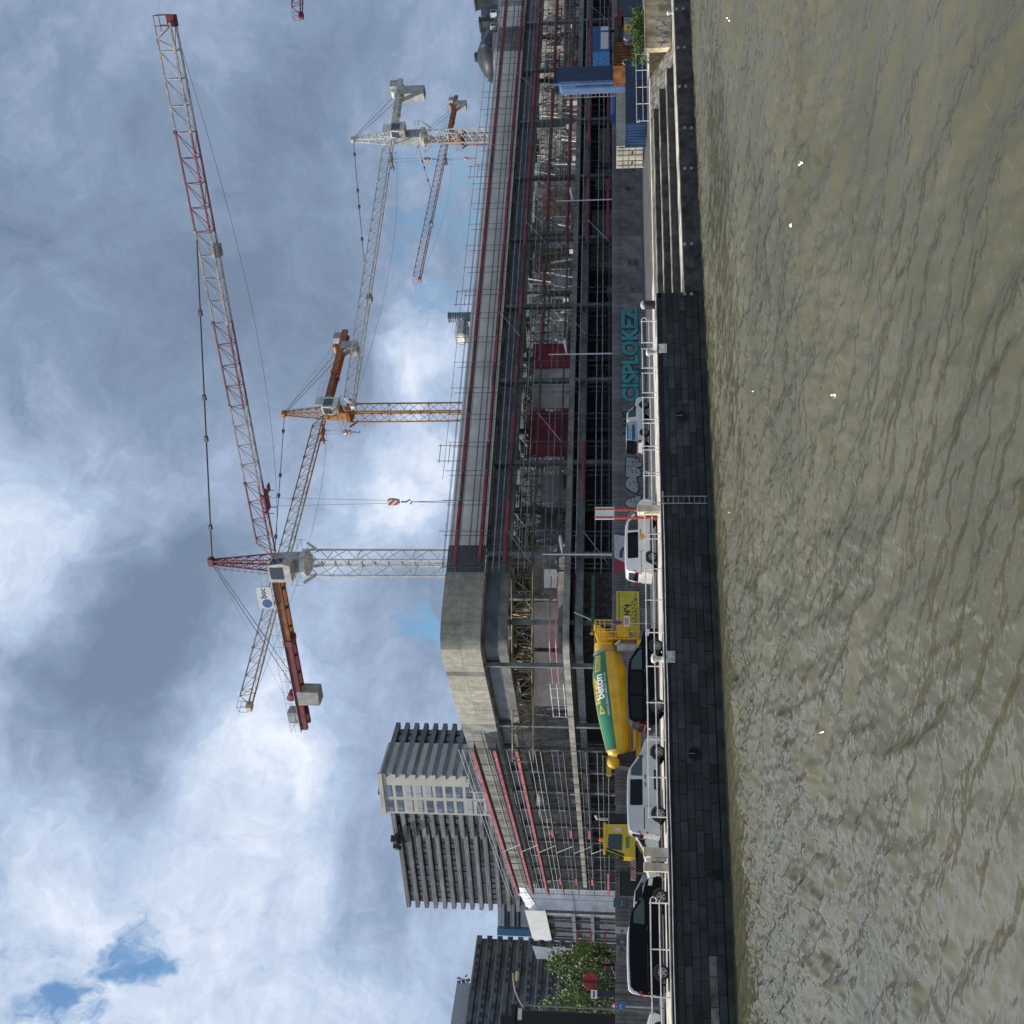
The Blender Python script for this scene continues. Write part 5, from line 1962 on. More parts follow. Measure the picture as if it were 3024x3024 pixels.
def body_mesh(prof, W_, belt, tum, bev=.055):
    pts = []
    n = len(prof)
    for i in range(n):
        a, b = prof[i], prof[(i + 1) % n]
        pts.append(a)
        if (a[1] - belt) * (b[1] - belt) < 0:
            f_ = (belt - a[1]) / (b[1] - a[1])
            pts.append((a[0] + (b[0] - a[0]) * f_, belt))
    top = max(p[1] for p in pts)

    def hw(z):
        return W_ / 2 - (tum * (z - belt) / (top - belt) if z > belt else 0) - (.05 * (belt * .55 - z) / belt if z < belt * .55 else 0)
    bm = bmesh.new()
    Lv = [bm.verts.new((p[0], hw(p[1]), p[1])) for p in pts]
    Rv = [bm.verts.new((p[0], -hw(p[1]), p[1])) for p in pts]
    bm.verts.ensure_lookup_table()
    lo = [i for i, p in enumerate(pts) if p[1] <= belt + 1e-6]
    up = [i for i, p in enumerate(pts) if p[1] >= belt - 1e-6]

    def rot(ix):
        # contiguous run
        s_ = set(ix)
        st_ = [i for i in ix if ((i - 1) % len(pts)) not in s_][0]
        return [(st_ + k) % len(pts) for k in range(len(ix))]
    for vs in (Lv, Rv):
        bm.faces.new([vs[i] for i in rot(lo)])
        bm.faces.new([vs[i] for i in rot(up)])
    edges = []
    m_ = len(pts)
    for i in range(m_):
        j = (i + 1) % m_
        bm.faces.new([Lv[i], Lv[j], Rv[j], Rv[i]])
    bm.edges.ensure_lookup_table()
    for e in bm.edges:
        a, b = e.verts
        for vs in (Lv, Rv):
            if a in vs and b in vs:
                d = abs(vs.index(a) - vs.index(b))
                if d in (1, m_ - 1):
                    edges.append(e)
    bmesh.ops.recalc_face_normals(bm, faces=bm.faces[:])
    bmesh.ops.bevel(bm, geom=edges, offset=bev, offset_type='OFFSET', segments=3, profile=.6, affect='EDGES', clamp_overlap=True)
    me = bpy.data.meshes.new('body')
    bm.to_mesh(me)
    bm.free()
    me.shade_smooth()
    me.set_sharp_from_angle(angle=math.radians(38))
    return me, hw


def rounded(poly, r=.05, k=3):
    out = []
    n = len(poly)
    for i in range(n):
        p, a, b = np.array(poly[i], float), np.array(poly[i - 1], float), np.array(poly[(i + 1) % n], float)
        da, db = a - p, b - p
        ra, rb = min(r, np.linalg.norm(da) * .4), min(r, np.linalg.norm(db) * .4)
        A_, B_ = p + da / np.linalg.norm(da) * ra, p + db / np.linalg.norm(db) * rb
        for t_ in np.linspace(0, 1, k):
            out.append(tuple((1 - t_) ** 2 * A_ + 2 * t_ * (1 - t_) * p + t_ * t_ * B_))
    return out


class Car:
    def __init__(s, name, label, cat, loc, rz, prof, W_, belt, tum, pm, group=None):
        s.t = thing(name, label, cat, loc, rz, group)
        me, s.hw = body_mesh(prof, W_, belt, tum)
        me.materials.append(pm)
        s.b = bpy.data.objects.new('body', me)
        COL.objects.link(s.b)
        s.b.parent = s.t
        s.W = W_
        s.pm = pm
        s.zb = min(p[1] for p in prof)

    def patch(s, poly, name, m_, sides=(-1, 1), off=.008, r=.05, parent=None):
        q = rounded(poly, r) if r else poly
        res = None
        for sd in sides:
            res = MB().add([(p[0], sd * (s.hw(p[1]) + off), p[1]) for p in q], [tuple(range(len(q)))]).build(name, m_, parent or s.t)
        return res

    def seam(s, x0, z0, x1, z1, w=.012):
        dx, dz_ = x1 - x0, z1 - z0
        L = math.hypot(dx, dz_)
        nx_, nz_ = -dz_ / L * w, dx / L * w
        for sd in (-1, 1):
            MB().add([(p[0], sd * (s.hw(p[1]) + .005), p[1]) for p in ((x0 + nx_, z0 + nz_), (x1 + nx_, z1 + nz_), (x1 - nx_, z1 - nz_), (x0 - nx_, z0 - nz_))], [(0, 1, 2, 3)]).build('door_seam', M_trim, s.t)

    def handle(s, x, z, m_):
        for sd in (-1, 1):
            y = sd * (s.hw(z) + .02)
            MB().box(x - .11, x + .11, y - .02, y + .02, z - .02, z + .02).build('door_handle', m_, s.t)

    def wheel(s, x, r, spokes=5, rim=M_rim, arch=.43):
        a = [(x + arch * math.cos(t), r + .02 + arch * math.sin(t)) for t in np.linspace(0, math.pi, 14)]
        a = [(x + arch, s.zb - .01)] + a + [(x - arch, s.zb - .01)]
        s.patch(a, 'wheel_arch', M_trim, off=.006, r=0)
        for sd in (-1, 1):
            y = sd * (s.W / 2 - .09)
            w_ = MB().lathe([(-.11, r * .62), (-.12, r * .9), (-.09, r), (.09, r), (.12, r * .9), (.11, r * .62)], (x, y, r), (0, 1, 0), 24, cap=False).build('wheel', M_tyre, s.t, True)
            yo = y + sd * .095
            rb = MB().lathe([(0, r * .66), (sd * .02, r * .66), (sd * .015, r * .60), (sd * -.03, r * .58), (sd * -.03, .001)], (x, yo, r), (0, 1, 0), 20, cap=False)
            rb.build('wheel_well', M_trim, w_)
            rm = MB().lathe([(0, r * .68), (sd * .025, r * .66), (sd * .02, r * .58), (0, r * .56)], (x, yo, r), (0, 1, 0), 24, cap=False)
            rm.lathe([(sd * -.02, .07), (sd * .03, .06), (sd * .035, .001)], (x, yo, r), (0, 1, 0), 12, cap=False)
            for k in range(spokes):
                t_ = 2 * math.pi * k / spokes + .3
                rm.beam((x, yo + sd * .012, r), (x + r * .62 * math.cos(t_), yo + sd * .012, r + r * .62 * math.sin(t_)), .085 if spokes <= 6 else .035, .03, up=(0, 1, 0))
            rm.build('rim', rim, w_)
        MB().tube((x, -s.W / 2 + .2, r), (x, s.W / 2 - .2, r), .05, 6).build('axle', M_trim, s.t)

    def endbox(s, x, y0, y1, z0, z1, name, m_, th=.03, parent=None):
        return MB().box(x - th, x + th, y0, y1, z0, z1).build(name, m_, parent or s.t)

    def mirror(s, x, z):
        for sd in (-1, 1):
            y = sd * (s.W / 2 + .10)
            MB().lathe([(-.06, .001), (-.05, .11), (.03, .12), (.06, .001)], (x, y, z), (1, 0, 0), 8, cap=False).build('mirror', M_trim, s.t, True)
            MB().beam((x, sd * (s.W / 2 - .08), z - .05), (x, y, z - .03), .05).build('mirror_arm', M_trim, s.t)


def van(label, X0, Yn, wb, prof, pm, belt=1.12, W_=1.92, tum=.22, wr=.335, windows=(), glass=M_glas, spokes=5, name='van', rail=True, rear_win=True, taillamp=None, group=None, rz=0.0):
    """X0: rear wheel centre, Yn: near side."""
    c = Car(name, label, 'van', (X0, Yn + W_ / 2, 0.005), rz, prof, W_, belt, tum, pm, group)
    for w_ in windows:
        poly, nm, m_ = w_
        c.patch(poly, nm, m_ or glass)
    c.wheel(0, wr, spokes)
    c.wheel(wb, wr, spokes)
    xr = min(p[0] for p in prof)
    xf = max(p[0] for p in prof)
    hb = W_ / 2
    # sill, bumpers, lamps
    c.patch([(xr + .55, .30), (xf - .5, .30), (xf - .5, .42), (xr + .55, .42)], 'sill', M_trim, off=.012, r=.02)
    bump = MB().prism([(xr - .05, .32), (xr + .30, .32), (xr + .30, .62), (xr - .03, .62)], lambda a, b: (a, -hb + .06, b), lambda a, b: (a, hb - .06, b))
    bump.build('rear_bumper', M_trim if pm is M_pblk else pm, c.t)
    MB().prism([(xf - .30, .28), (xf + .03, .30), (xf + .04, .55), (xf - .30, .55)], lambda a, b: (a, -hb + .08, b), lambda a, b: (a, hb - .08, b)).build('front_bumper', M_trim, c.t)
    tl = taillamp or [(xr + .06, .95), (xr + .14, .95), (xr + .17, 1.45), (xr + .10, 1.45)]
    c.patch(tl, 'tail_lamp', M_tail, off=.012, r=.02)
    for sd in (-1, 1):
        MB().box(xr - .012, xr + .05, sd * (hb - .11) - .05, sd * (hb - .11) + .05, .95, 1.36).build('tail_lamp', M_tail, c.t)
        MB().prism([(xf - .42, .78), (xf - .05, .72), (xf - .07, .92), (xf - .42, .98)], lambda a, b: (a, sd * (hb + .012), b), lambda a, b: (a, sd * (hb - .25), b)).build('headlamp', M_lens, c.t)
    if rear_win:
        z0, z1 = 1.16, 1.74
        xa = xr + .02
        xs_ = [p for p in prof if p[1] > 1.2 and p[0] < 0]
        f = lambda z: np.interp(z, [p[1] for p in sorted([q for q in prof if q[0] < 0 and q[1] > .5], key=lambda q: q[1])], [p[0] for p in sorted([q for q in prof if q[0] < 0 and q[1] > .5], key=lambda q: q[1])])
        MB().add([(f(z0) - .012, -hb + .26, z0), (f(z0) - .012, hb - .26, z0), (f(z1) - .012, hb - .36, z1), (f(z1) - .012, -hb + .36, z1)], [(0, 1, 2, 3)]).build('rear_window', M_glas, c.t)
        MB().add([(f(.72) - .03, -.27, .72), (f(.72) - .03, .27, .72), (f(.86) - .03, .27, .86), (f(.86) - .03, -.27, .86)], [(0, 1, 2, 3)]).build('number_plate', M_plate, c.t)
    for (sa, za, sb, zb) in ((wb - 1.36, .45, wb - 1.36, 1.78), (wb - .22, .62, wb - .02, 1.15), (.42, .72, .36, 1.10), (wb - 1.42, .45, .45, .45)):
        c.seam(sa, za, sb, zb)
    # windscreen follows the nose line
    up_ = [p for p in prof if p[0] > wb * .4 and p[1] > belt + .08]
    tp2 = sorted(up_, key=lambda p: p[0])
    a, b = tp2[-2], tp2[-1]
    A_ = np.array(a) + (np.array(b) - np.array(a)) * .06
    B_ = np.array(a) + (np.array(b) - np.array(a)) * .97
    nx_, nz_ = (a[1] - b[1]), (b[0] - a[0])
    L = math.hypot(nx_, nz_)
    nx_, nz_ = nx_ / L * .012, nz_ / L * .012
    MB().add([(A_[0] + nx_, -hb + .30, A_[1] + nz_), (A_[0] + nx_, hb - .30, A_[1] + nz_), (B_[0] + nx_, hb - .16, B_[1] + nz_), (B_[0] + nx_, -hb + .16, B_[1] + nz_)], [(0, 1, 2, 3)]).build('windscreen', glass, c.t)
    c.mirror(b[0] - .25, belt + .16)
    return c


P_V = [(-.93, .30), (-1.0, .55), (-1.02, .95), (-.96, 1.35), (-.84, 1.74), (-.68, 1.86), (.4, 1.92), (1.4, 1.925), (2.2, 1.89), (2.55, 1.80), (3.38, 1.24), (3.98, 1.08), (4.16, .92), (4.21, .55), (4.14, .28)]
P_J = [(-.95, .34), (-1.02, .6), (-1.03, 1.1), (-.94, 1.72), (-.80, 1.90), (-.3, 1.955), (.9, 1.98), (1.9, 1.955), (2.25, 1.88), (3.12, 1.24), (3.70, 1.07), (3.94, .90), (4.0, .5), (3.92, .28)]
P_T = [(-.96, .32), (-1.02, .55), (-1.0, 1.1), (-.88, 1.76), (-.74, 1.90), (-.2, 1.95), (1.2, 1.97), (2.1, 1.93), (2.42, 1.85), (3.10, 1.26), (3.62, 1.10), (3.84, .94), (3.88, .5), (3.8, .28)]

# near row on the quay: wheel centres measured on the ground
fdw = lambda wb: [(wb - 1.30, 1.17), (wb - .12, 1.17), (wb - .72, 1.66), (wb - 1.24, 1.70)]
c1 = van('black panel van, leftmost of the vehicles on the quay', .30, 54.1, 3.42, [(p[0] if p[0] < 1 else p[0] + .14, p[1]) for p in P_V], M_pblk,
         windows=[([(2.12, 1.17), (3.36, 1.17), (2.72, 1.68), (2.18, 1.72)], 'door_window', M_glasg)])
c1.handle(1.95, 1.05, M_trim)
c1.patch([(-.7, 1.02), (1.2, 1.02), (1.2, 1.05), (-.7, 1.05)], 'slide_rail', M_trim, r=0)
c2 = van('pale grey panel van with dark rear glass, parked beside the paired beige posts', 7.62, 53.6, 3.12, P_J, M_pgry,
         windows=[([(1.88, 1.20), (2.98, 1.20), (2.30, 1.76), (1.92, 1.80)], 'door_window', M_glasg), ([(.42, 1.20), (1.72, 1.20), (1.72, 1.82), (.42, 1.84)], 'side_window', M_glas)])
c2.patch([(-.75, 1.10), (.3, 1.10), (.3, 1.145), (-.75, 1.145)], 'slide_rail', M_trim, r=0)
c2.patch([(1.2, .48), (2.2, .48), (2.2, .62), (1.2, .62)], 'side_moulding', M_trim, r=.02)
c2.handle(1.85, 1.05, M_trim)
c2.handle(1.45, 1.05, M_trim)
c3 = van('glossy black people carrier parked in front of the concrete mixer', 13.04, 53.0, 3.23, P_V, M_pblk, spokes=10,
         windows=[([(1.92, 1.17), (3.14, 1.17), (2.46, 1.70), (1.96, 1.74)], 'door_window', M_glasg), ([(.62, 1.18), (1.80, 1.18), (1.82, 1.76), (.62, 1.78)], 'side_window', M_glas),
                  ([(-.72, 1.2), (.5, 1.18), (.5, 1.78), (-.6, 1.74)], 'quarter_window', M_glas)])
c3.handle(1.85, 1.04, M_trim)
c3.handle(.65, 1.04, M_trim)
MB().box(-.6, 2.2, -.72, -.68, 1.93, 1.965).build('roof_rail', M_rim, c3.t)
MB().box(-.6, 2.2, .68, .72, 1.93, 1.965).build('roof_rail', M_rim, c3.t)
MB().box(-1.06, -1.03, -.7, .7, 1.02, 1.06).build('chrome_strip', M_rim, c3.t)
# second row
xw = float(aty(1900, 2942, 57.6)[0]) + 1.03
c4 = van('white van mostly hidden behind the leftmost black van', xw, 57.6, 3.12, P_J, M_pwht, windows=[([(1.88, 1.20), (2.98, 1.20), (2.30, 1.76), (1.92, 1.80)], 'door_window', M_glas)])
xt = float(aty(1900, 1690, 57.4)[0]) + 1.0
c5 = van('white minibus with long dark side windows behind the single beige post', xt, 57.4, 3.0, P_T, M_pwht,
         windows=[([(1.78, 1.16), (2.92, 1.16), (2.34, 1.74), (1.80, 1.78)], 'door_window', M_glasg), ([(-.05, 1.16), (1.66, 1.16), (1.66, 1.80), (-.05, 1.80)], 'side_window', M_glas)])
c5.patch([(1.15, .74), (1.55, .74), (1.55, 1.08), (1.15, 1.08)], 'yellow_sticker', mat('yellow_sticker', (.60, .38, .03), .6, var=.08), r=.03)
c5.patch([(-.85, .98), (.4, .98), (.4, 1.005), (-.85, 1.005)], 'slide_rail', M_trim, r=0)
c5.handle(1.7, 1.02, M_trim)

# white hatchback facing left behind the paired posts
P_H = [(-.72, .30), (-.80, .55), (-.80, .9), (-.62, 1.22), (-.30, 1.44), (.5, 1.50), (1.15, 1.46), (1.95, 1.02), (2.75, .92), (3.18, .78), (3.28, .5), (3.2, .24)]


def hatch(label, X0, Yn, rz, pm=M_pwht):
    W_ = 1.76
    c = Car('car', label, 'car', (X0, Yn + W_ / 2, .005), rz, P_H, W_, .95, .26, pm)
    c.wheel(0, .31, 5, arch=.38)
    c.wheel(2.52, .31, 5, arch=.38)
    c.patch([(.55, 1.0), (1.72, 1.0), (1.12, 1.40), (.58, 1.43)], 'door_window', M_glas, r=.03)
    c.patch([(-.42, 1.02), (.46, 1.0), (.48, 1.43), (-.15, 1.39)], 'rear_door_window', M_glas, r=.03)
    MB().add([(1.20, -.62, 1.445), (1.20, .62, 1.445), (1.92, .74, 1.05), (1.92, -.74, 1.05)], [(0, 1, 2, 3)]).build('windscreen', M_glas, c.t).location = (.012, 0, .012)
    for sd in (-1, 1):
        MB().box(3.02, 3.27, sd * .70 - .12, sd * .70 + .12, .62, .78).build('headlamp', M_lens, c.t)
        MB().box(-.83, -.72, sd * .72 - .1, sd * .72 + .1, .75, .95).build('tail_lamp', M_tail, c.t)
    MB().prism([(3.0, .28), (3.32, .3), (3.32, .5), (3.0, .52)], lambda a, b: (a, -.8, b), lambda a, b: (a, .8, b)).build('bumper', M_trim, c.t)
    c.mirror(1.55, 1.05)
    return c


hatch('white hatchback facing left, half hidden behind the paired beige posts', float(aty(1900, 2600, 57.0)[0]) + 3.28, 57.0, math.pi)
hatch('white car at the bottom edge of the picture behind the railing', float(aty(1900, 2990, 58.5)[0]) - 3.28, 58.5, 0)
hatch('silver car standing in front of the hoarding below the chevron board', float(aty(1890, 2640, 63)[0]) - 1.0, 63.0, 0, M_pgry)

# white pickup with a blue striped canopy
xp = float(aty(1900, 1309, 65.2)[0]) + .78
P_P = [(-.93, .42), (-.95, .95), (1.25, .98), (1.42, 1.66), (1.6, 1.74), (2.35, 1.74), (3.05, 1.10), (3.75, 1.0), (3.92, .85), (3.95, .42)]
pk = Car('pickup', 'white pickup with a blue and white striped advertising canopy', 'pickup', (xp, 66.0, .005), math.radians(7), P_P, 1.78, .98, .22, M_pwht)
pk.t.scale = (.82, .95, .95)
pk.wheel(0, .35, 5, arch=.44)
pk.wheel(3.05, .35, 5, arch=.44)
pk.patch([(1.75, 1.04), (2.98, 1.04), (2.36, 1.62), (1.78, 1.64)], 'door_window', M_glasg)
M_cblue = mat('canopy_blue', (.02, .13, .28), .45, var=.05)
M_cpale = mat('canopy_pale', (.42, .55, .62), .5, var=.05)
M_cbg = mat('canopy_beige', (.52, .50, .43), .6, var=.06)
can = MB().prism([(-.9, .99), (1.2, .99), (1.2, 1.78), (-.78, 1.78)], lambda a, b: (a, -.87, b), lambda a, b: (a, .87, b)).build('canopy', M_cpale, pk.t)


def cstrip(x0, x1, z0, z1, nm, m_, off=.876, parent=None):
    for sd in (-1, 1):
        MB().add([(x0, sd * off, z0), (x1, sd * off, z0), (x1, sd * off, z1), (x0, sd * off, z1)], [(0, 1, 2, 3)]).build(nm, m_, parent or can)


cstrip(-.76, .86, 1.64, 1.76, 'blue_stripe', M_cblue)
cstrip(-.80, .86, 1.12, 1.30, 'blue_stripe', M_cblue)
cstrip(-.84, .86, 1.30, 1.36, 'deep_stripe', M_snv)
cstrip(.87, 1.19, 1.0, 1.76, 'beige_panel', M_cbg)
vs = put_text('ANDERE', 'canopy_letters', mat('canopy_grey_print', (.22, .24, .24), .6, var=0), can, lambda a, b: (-.70 + a, -.882, 1.42 + b), 1.45, .15, .0)
MB().prism([(-1.05, .99), (-.91, .99), (-.79, 1.78), (-.86, 1.74), (-1.0, 1.3)], lambda a, b: (a, -.82, b), lambda a, b: (a, .82, b)).build('rear_hatch', M_glas, pk.t)
MB().box(-1.0, -.94, -.86, .86, .96, 1.03).build('hatch_frame', M_pwht, pk.t)
for sd in (-1, 1):
    MB().box(-.98, -.83, sd * .80 - .1, sd * .80 + .105, .66, .92).build('tail_lamp', M_tail, pk.t)
    MB().box(3.72, 3.95, sd * .66 - .16, sd * .66 + .16, .70, .88).build('headlamp', M_lens, pk.t)
MB().box(-1.06, -.94, -.85, .85, .40, .56).build('bumper', M_rim, pk.t)
MB().box(-1.075, -1.062, -.26, .26, .58, .70).build('number_plate', M_plate, pk.t)
pk.mirror(2.75, 1.15)

# ------------------------------------------------------------------ concrete mixer
Yc = 61.5
R_ = aty(1793, 1928, Yc)
F_ = aty(1828, 2234, Yc)
MX = (float(R_[0] + F_[0]) / 2, Yc, 0)
mx = thing('mixer_truck', 'yellow concrete mixer truck with a green lettered stripe on its drum', 'mixer truck', MX)
ax = R_ - F_
LD = float(np.linalg.norm(ax))
axn = ax / LD
prof = [(0, .001), (.0, .40), (.05, .56), (.16, .66), (.34, .72), (LD * .35, .97), (LD * .52, 1.05), (LD * .72, 1.07), (LD * .80, 1.03), (LD - .05, .80)]
DR = MB(MX).lathe(prof, F_, axn, 40, cap=False).build('drum', M_pyel, mx, 30)
MB(MX).lathe([(LD - .08, .74), (LD - .02, .84), (LD + .02, .80), (LD + .6, .74), (LD + .62, .5), (LD + .3, .45)], F_, axn, 32, cap=False).build('drum_collar', M_pyel, DR, 30)
MB(MX).lathe([(LD - .10, .80), (LD - .09, .875), (LD + .0, .865), (LD + .01, .80)], F_, axn, 32, cap=False).build('roller_ring', M_rim, DR, 30)


def rad(t_):
    return float(np.interp(t_, [p[0] for p in prof[1:]], [p[1] for p in prof[1:]]))


av = np.cross(np.array([0, 0, 1.0]), axn)
av /= np.linalg.norm(av)
bv = np.cross(axn, av)


def DP(t_, th, off):
    th = math.radians(th)
    return F_ + axn * t_ + (av * math.cos(th) + bv * math.sin(th)) * (rad(t_) + off)


def drum_patch(t0, t1, th0, th1, off, nm, m_, nt_=16, nh=10, th0b=None, th1b=None, par=None):
    mb = MB(MX)
    k = 0
    for i in range(nt_ + 1):
        t_ = t0 + (t1 - t0) * i / nt_
        a0 = th0 + ((th0b if th0b is not None else th0) - th0) * i / nt_
        a1 = th1 + ((th1b if th1b is not None else th1) - th1) * i / nt_
        for j in range(nh + 1):
            mb.v.append(tuple(DP(t_, a0 + (a1 - a0) * j / nh, off)))
    for i in range(nt_):
        for j in range(nh):
            a = i * (nh + 1) + j
            mb.f.append((a, a + 1, a + nh + 2, a + nh + 1))
    return mb.build(nm, m_, par or DR, True)


ty = lambda y: (2234 - y) / 306 * LD
drum_patch(.33, LD - .12, 102, 171, .006, 'green_stripe', M_pgrn, 24, 12)
M_dtw = mat('drum_white_print', (.72, .74, .72), .5, var=0)
M_dty = mat('drum_yellow_print', (.62, .42, .03), .5, var=0)


def drum_text(txt, y0, y1, tha, thb, m_, bold=.02, nm='lettering'):
    """letters cut fine enough to follow the curve of the drum"""
    w_ = ty(y1) - ty(y0)
    vs, fs = text_mesh(txt, 1.0, bold)
    bm = bmesh.new()
    bv_ = [bm.verts.new(q) for q in vs]
    for f_ in fs:
        try:
            bm.faces.new([bv_[i] for i in f_])
        except ValueError:
            pass
    bmesh.ops.triangulate(bm, faces=bm.faces[:])
    for k in range(4):
        le = [e for e in bm.edges if abs(e.verts[0].co.y - e.verts[1].co.y) > .16]
        if not le:
            break
        bmesh.ops.subdivide_edges(bm, edges=le, cuts=1)
        bmesh.ops.triangulate(bm, faces=bm.faces[:])
    me = bpy.data.meshes.new(nm)
    bm.to_mesh(me)
    bm.free()
    a = np.array([q.co[:] for q in me.vertices])
    lo, hi = a.min(0), a.max(0)
    for q, p in zip(me.vertices, a):
        t_ = ty(y0) + (p[0] - lo[0]) / (hi[0] - lo[0]) * w_
        P_ = DP(t_, tha + (thb - tha) * (p[1] - lo[1]) / (hi[1] - lo[1]), .016 + (.008 if m_ is M_dtw else 0))
        q.co = (P_[0] - MX[0], P_[1] - MX[1], P_[2] - MX[2])
    me.materials.append(m_)
    return inst(me, nm, DR)


drum_text('inter', 2086, 2006, 135, 107, M_dty, .035)
drum_text('beton', 2074, 2002, 154, 122, M_dtw, .03)
drum_text('HEIDELBERGCEMENT Group', 2124, 2000, 166, 157, M_dtw, .012)
tri = [(2118, 148), (2115, 120), (2088, 132)]
tri = [(ty(a), b) for a, b in tri]


def drum_tri(tr, off, nm, m_, n=10):
    mb = MB(MX)
    A_, B_, C_ = [np.array(q, float) for q in tr]
    for i in range(n):
        for u0, u1 in ((i / n, (i + 1) / n),):
            q = [A_ + (C_ - A_) * u0, B_ + (C_ - B_) * u0, B_ + (C_ - B_) * u1, A_ + (C_ - A_) * u1]
            for j in range(n):
                f0, f1 = j / n, (j + 1) / n
                r_ = [q[0] + (q[1] - q[0]) * f0, q[0] + (q[1] - q[0]) * f1, q[3] + (q[2] - q[3]) * f1, q[3] + (q[2] - q[3]) * f0]
                mb.add([DP(p[0], p[1], off) for p in r_], [(0, 1, 2, 3)])
    return mb.build(nm, m_, DR)


drum_tri(tri, .014, 'triangle_logo', M_dty)
cx_, cy_ = sum(p[0] for p in tri) / 3, sum(p[1] for p in tri) / 3
drum_tri([(cx_ + (p[0] - cx_) * .42, cy_ + (p[1] - cy_) * .42) for p in tri], .020, 'triangle_core', M_pgrn)
drum_patch(ty(1992), ty(1944), 122, 148, .012, 'yellow_plate', M_dty, 6, 4)
drum_patch(ty(1990), ty(1946), 124, 144, .016, 'plate_field', mat('plate_olive', (.42, .36, .05), .5, var=.1), 6, 4)
put_text('02 678 33 32', 'plate_print', M_pgrn, DR, lambda a, b: DP(ty(1988) + a, 142 - 16 * b, .028), ty(1948) - ty(1988), 1.0, .01, MX)
# chassis
fx, rx_ = float(F_[0]), float(R_[0])
MB(MX).box(fx - 3.6, rx_ + 1.6, Yc - .45, Yc - .30, 1.05, 1.35).build('chassis_rail', M_pyel, mx)
MB(MX).box(fx - 3.6, rx_ + 1.6, Yc + .30, Yc + .45, 1.05, 1.35).build('chassis_rail', M_pyel, mx)
MB(MX).box(fx + .3, rx_ - .4, Yc - 1.1, Yc + 1.1, 1.36, 1.44).build('deck_plate', M_pyel, mx)
for xx in (rx_ - .2, rx_ - 1.55, rx_ - 2.9, fx - 2.9):
    for sd in (-1, 1):
        w_ = MB(MX).lathe([(-.16, .3), (-.17, .46), (-.12, .51), (.12, .51), (.17, .46), (.16, .3)], (xx, Yc + sd * 1.05, .51), (0, 1, 0), 24, cap=False).build('wheel', M_tyre, mx, True)
        MB(MX).lathe([(0, .31), (sd * .03, .30), (sd * -.05, .2), (sd * .02, .12), (sd * .03, .001)], (xx, Yc + sd * 1.2, .51), (0, 1, 0), 20, cap=False).build('rim', M_rim, w_, True)
MB(MX).box(rx_ - 3.4, rx_ + .5, Yc - 1.2, Yc - 1.14, .9, 1.25).build('side_guard', M_pyel, mx)
# drum pedestals, ball and tank
MB(MX).prism([(fx - .75, 1.35), (fx + .25, 1.35), (fx + .05, 2.4), (fx - .35, 2.6), (fx - .6, 2.5)], lambda a, b: (a, Yc - .5, b), lambda a, b: (a, Yc + .5, b)).build('front_pedestal', M_trim, mx)
bp_ = aty(1812, 2253, Yc - .75)
MB(MX).lathe([(.38 * math.cos(t_), .38 * math.sin(t_)) for t_ in np.linspace(math.pi - .01, .01, 12)], bp_, (0, 1, .2), 18, cap=False).build('water_ball', M_pyel, mx, True)
br0, br1 = aty(1790, 2232, Yc - .6), aty(1800, 2292, Yc - .6)
MB(MX).box(br1[0], br0[0], Yc - .75, Yc - .55, br1[2] - .1, br1[2] + .18).build('bracket', M_pyel, mx)
MB(MX).tube((float(bp_[0]), Yc - .6, 1.4), (float(bp_[0]), Yc - .6, float(bp_[2])), .06).build('ball_post', M_trim, mx)
wp = aty(1787, 2229, Yc - .8)
MB(MX).lathe([(-.03, .16), (.0, .18), (.03, .16), (.02, .14), (-.02, .14)], wp, (0, 1, 0), 14, cap=False).build('hose_reel', M_trim, mx)
MB(MX).lathe([(-.7, .001), (-.7, .3), (.7, .3), (.7, .001)], (rx_ + .15, Yc - .7, 1.75), (0, 0, 1), 14, cap=False).build('water_tank', M_cg, mx, True)
# hopper, chute, platform and ladder at the rear
hx = rx_ + .6
MB(MX).prism([(hx - .1, 3.6), (hx + 1.1, 3.9), (hx + 1.0, 3.55), (hx + .35, 2.7), (hx - .05, 2.8)], lambda a, b: (a, Yc - .55, b), lambda a, b: (a, Yc + .55, b)).build('hopper', M_pyel, mx)
MB(MX).prism([(hx + .15, 2.75), (hx + .8, 2.55), (hx + 1.15, 1.7), (hx + .9, 1.6), (hx + .3, 2.3)], lambda a, b: (a, Yc - .35, b), lambda a, b: (a, Yc + .35, b)).build('chute', M_pyel, mx)
MB(MX).box(hx + .0, hx + .2, Yc - .9, Yc + .9, 1.2, 2.9).build('rear_frame', M_pyel, mx)
ymm = Yc - 1.05
gr = MB(MX)
for k in range(2):
    gr.tube((hx + .0 + k * .45, ymm, 1.0), (hx + .0 + k * .45, ymm, 3.75), .03, 5)
for z in np.arange(1.15, 2.75, .28):
    gr.tube((hx, ymm, z), (hx + .45, ymm, z), .022, 5)
gr.build('ladder', M_pyel, mx)
gr = MB(MX)
for xx in (hx - .3, hx + .6, hx + 1.2):
    for yy in (ymm, ymm + .7):
        gr.tube((xx, yy, 2.78), (xx, yy, 3.8), .028, 5)
for z in (3.2, 3.5, 3.8):
    gr.tube((hx - .3, ymm, z), (hx + 1.2, ymm, z), .025, 5)
    gr.tube((hx + 1.2, ymm, z), (hx + 1.2, ymm + .7, z), .025, 5)
gr.box(hx - .3, hx + 1.2, ymm, ymm + .7, 2.74, 2.78)
gr.build('platform_cage', M_pyel, mx)
MB(MX).box(hx + .1, hx + .9, ymm - .02, ymm + .02, 1.75, 2.45).build('rear_guard', M_pyel, mx)
MB(MX).tube((hx - .35, Yc - .9, 2.55), (hx - .05, Yc - .9, 2.25), .07, 8).build('ram', M_lens, mx)
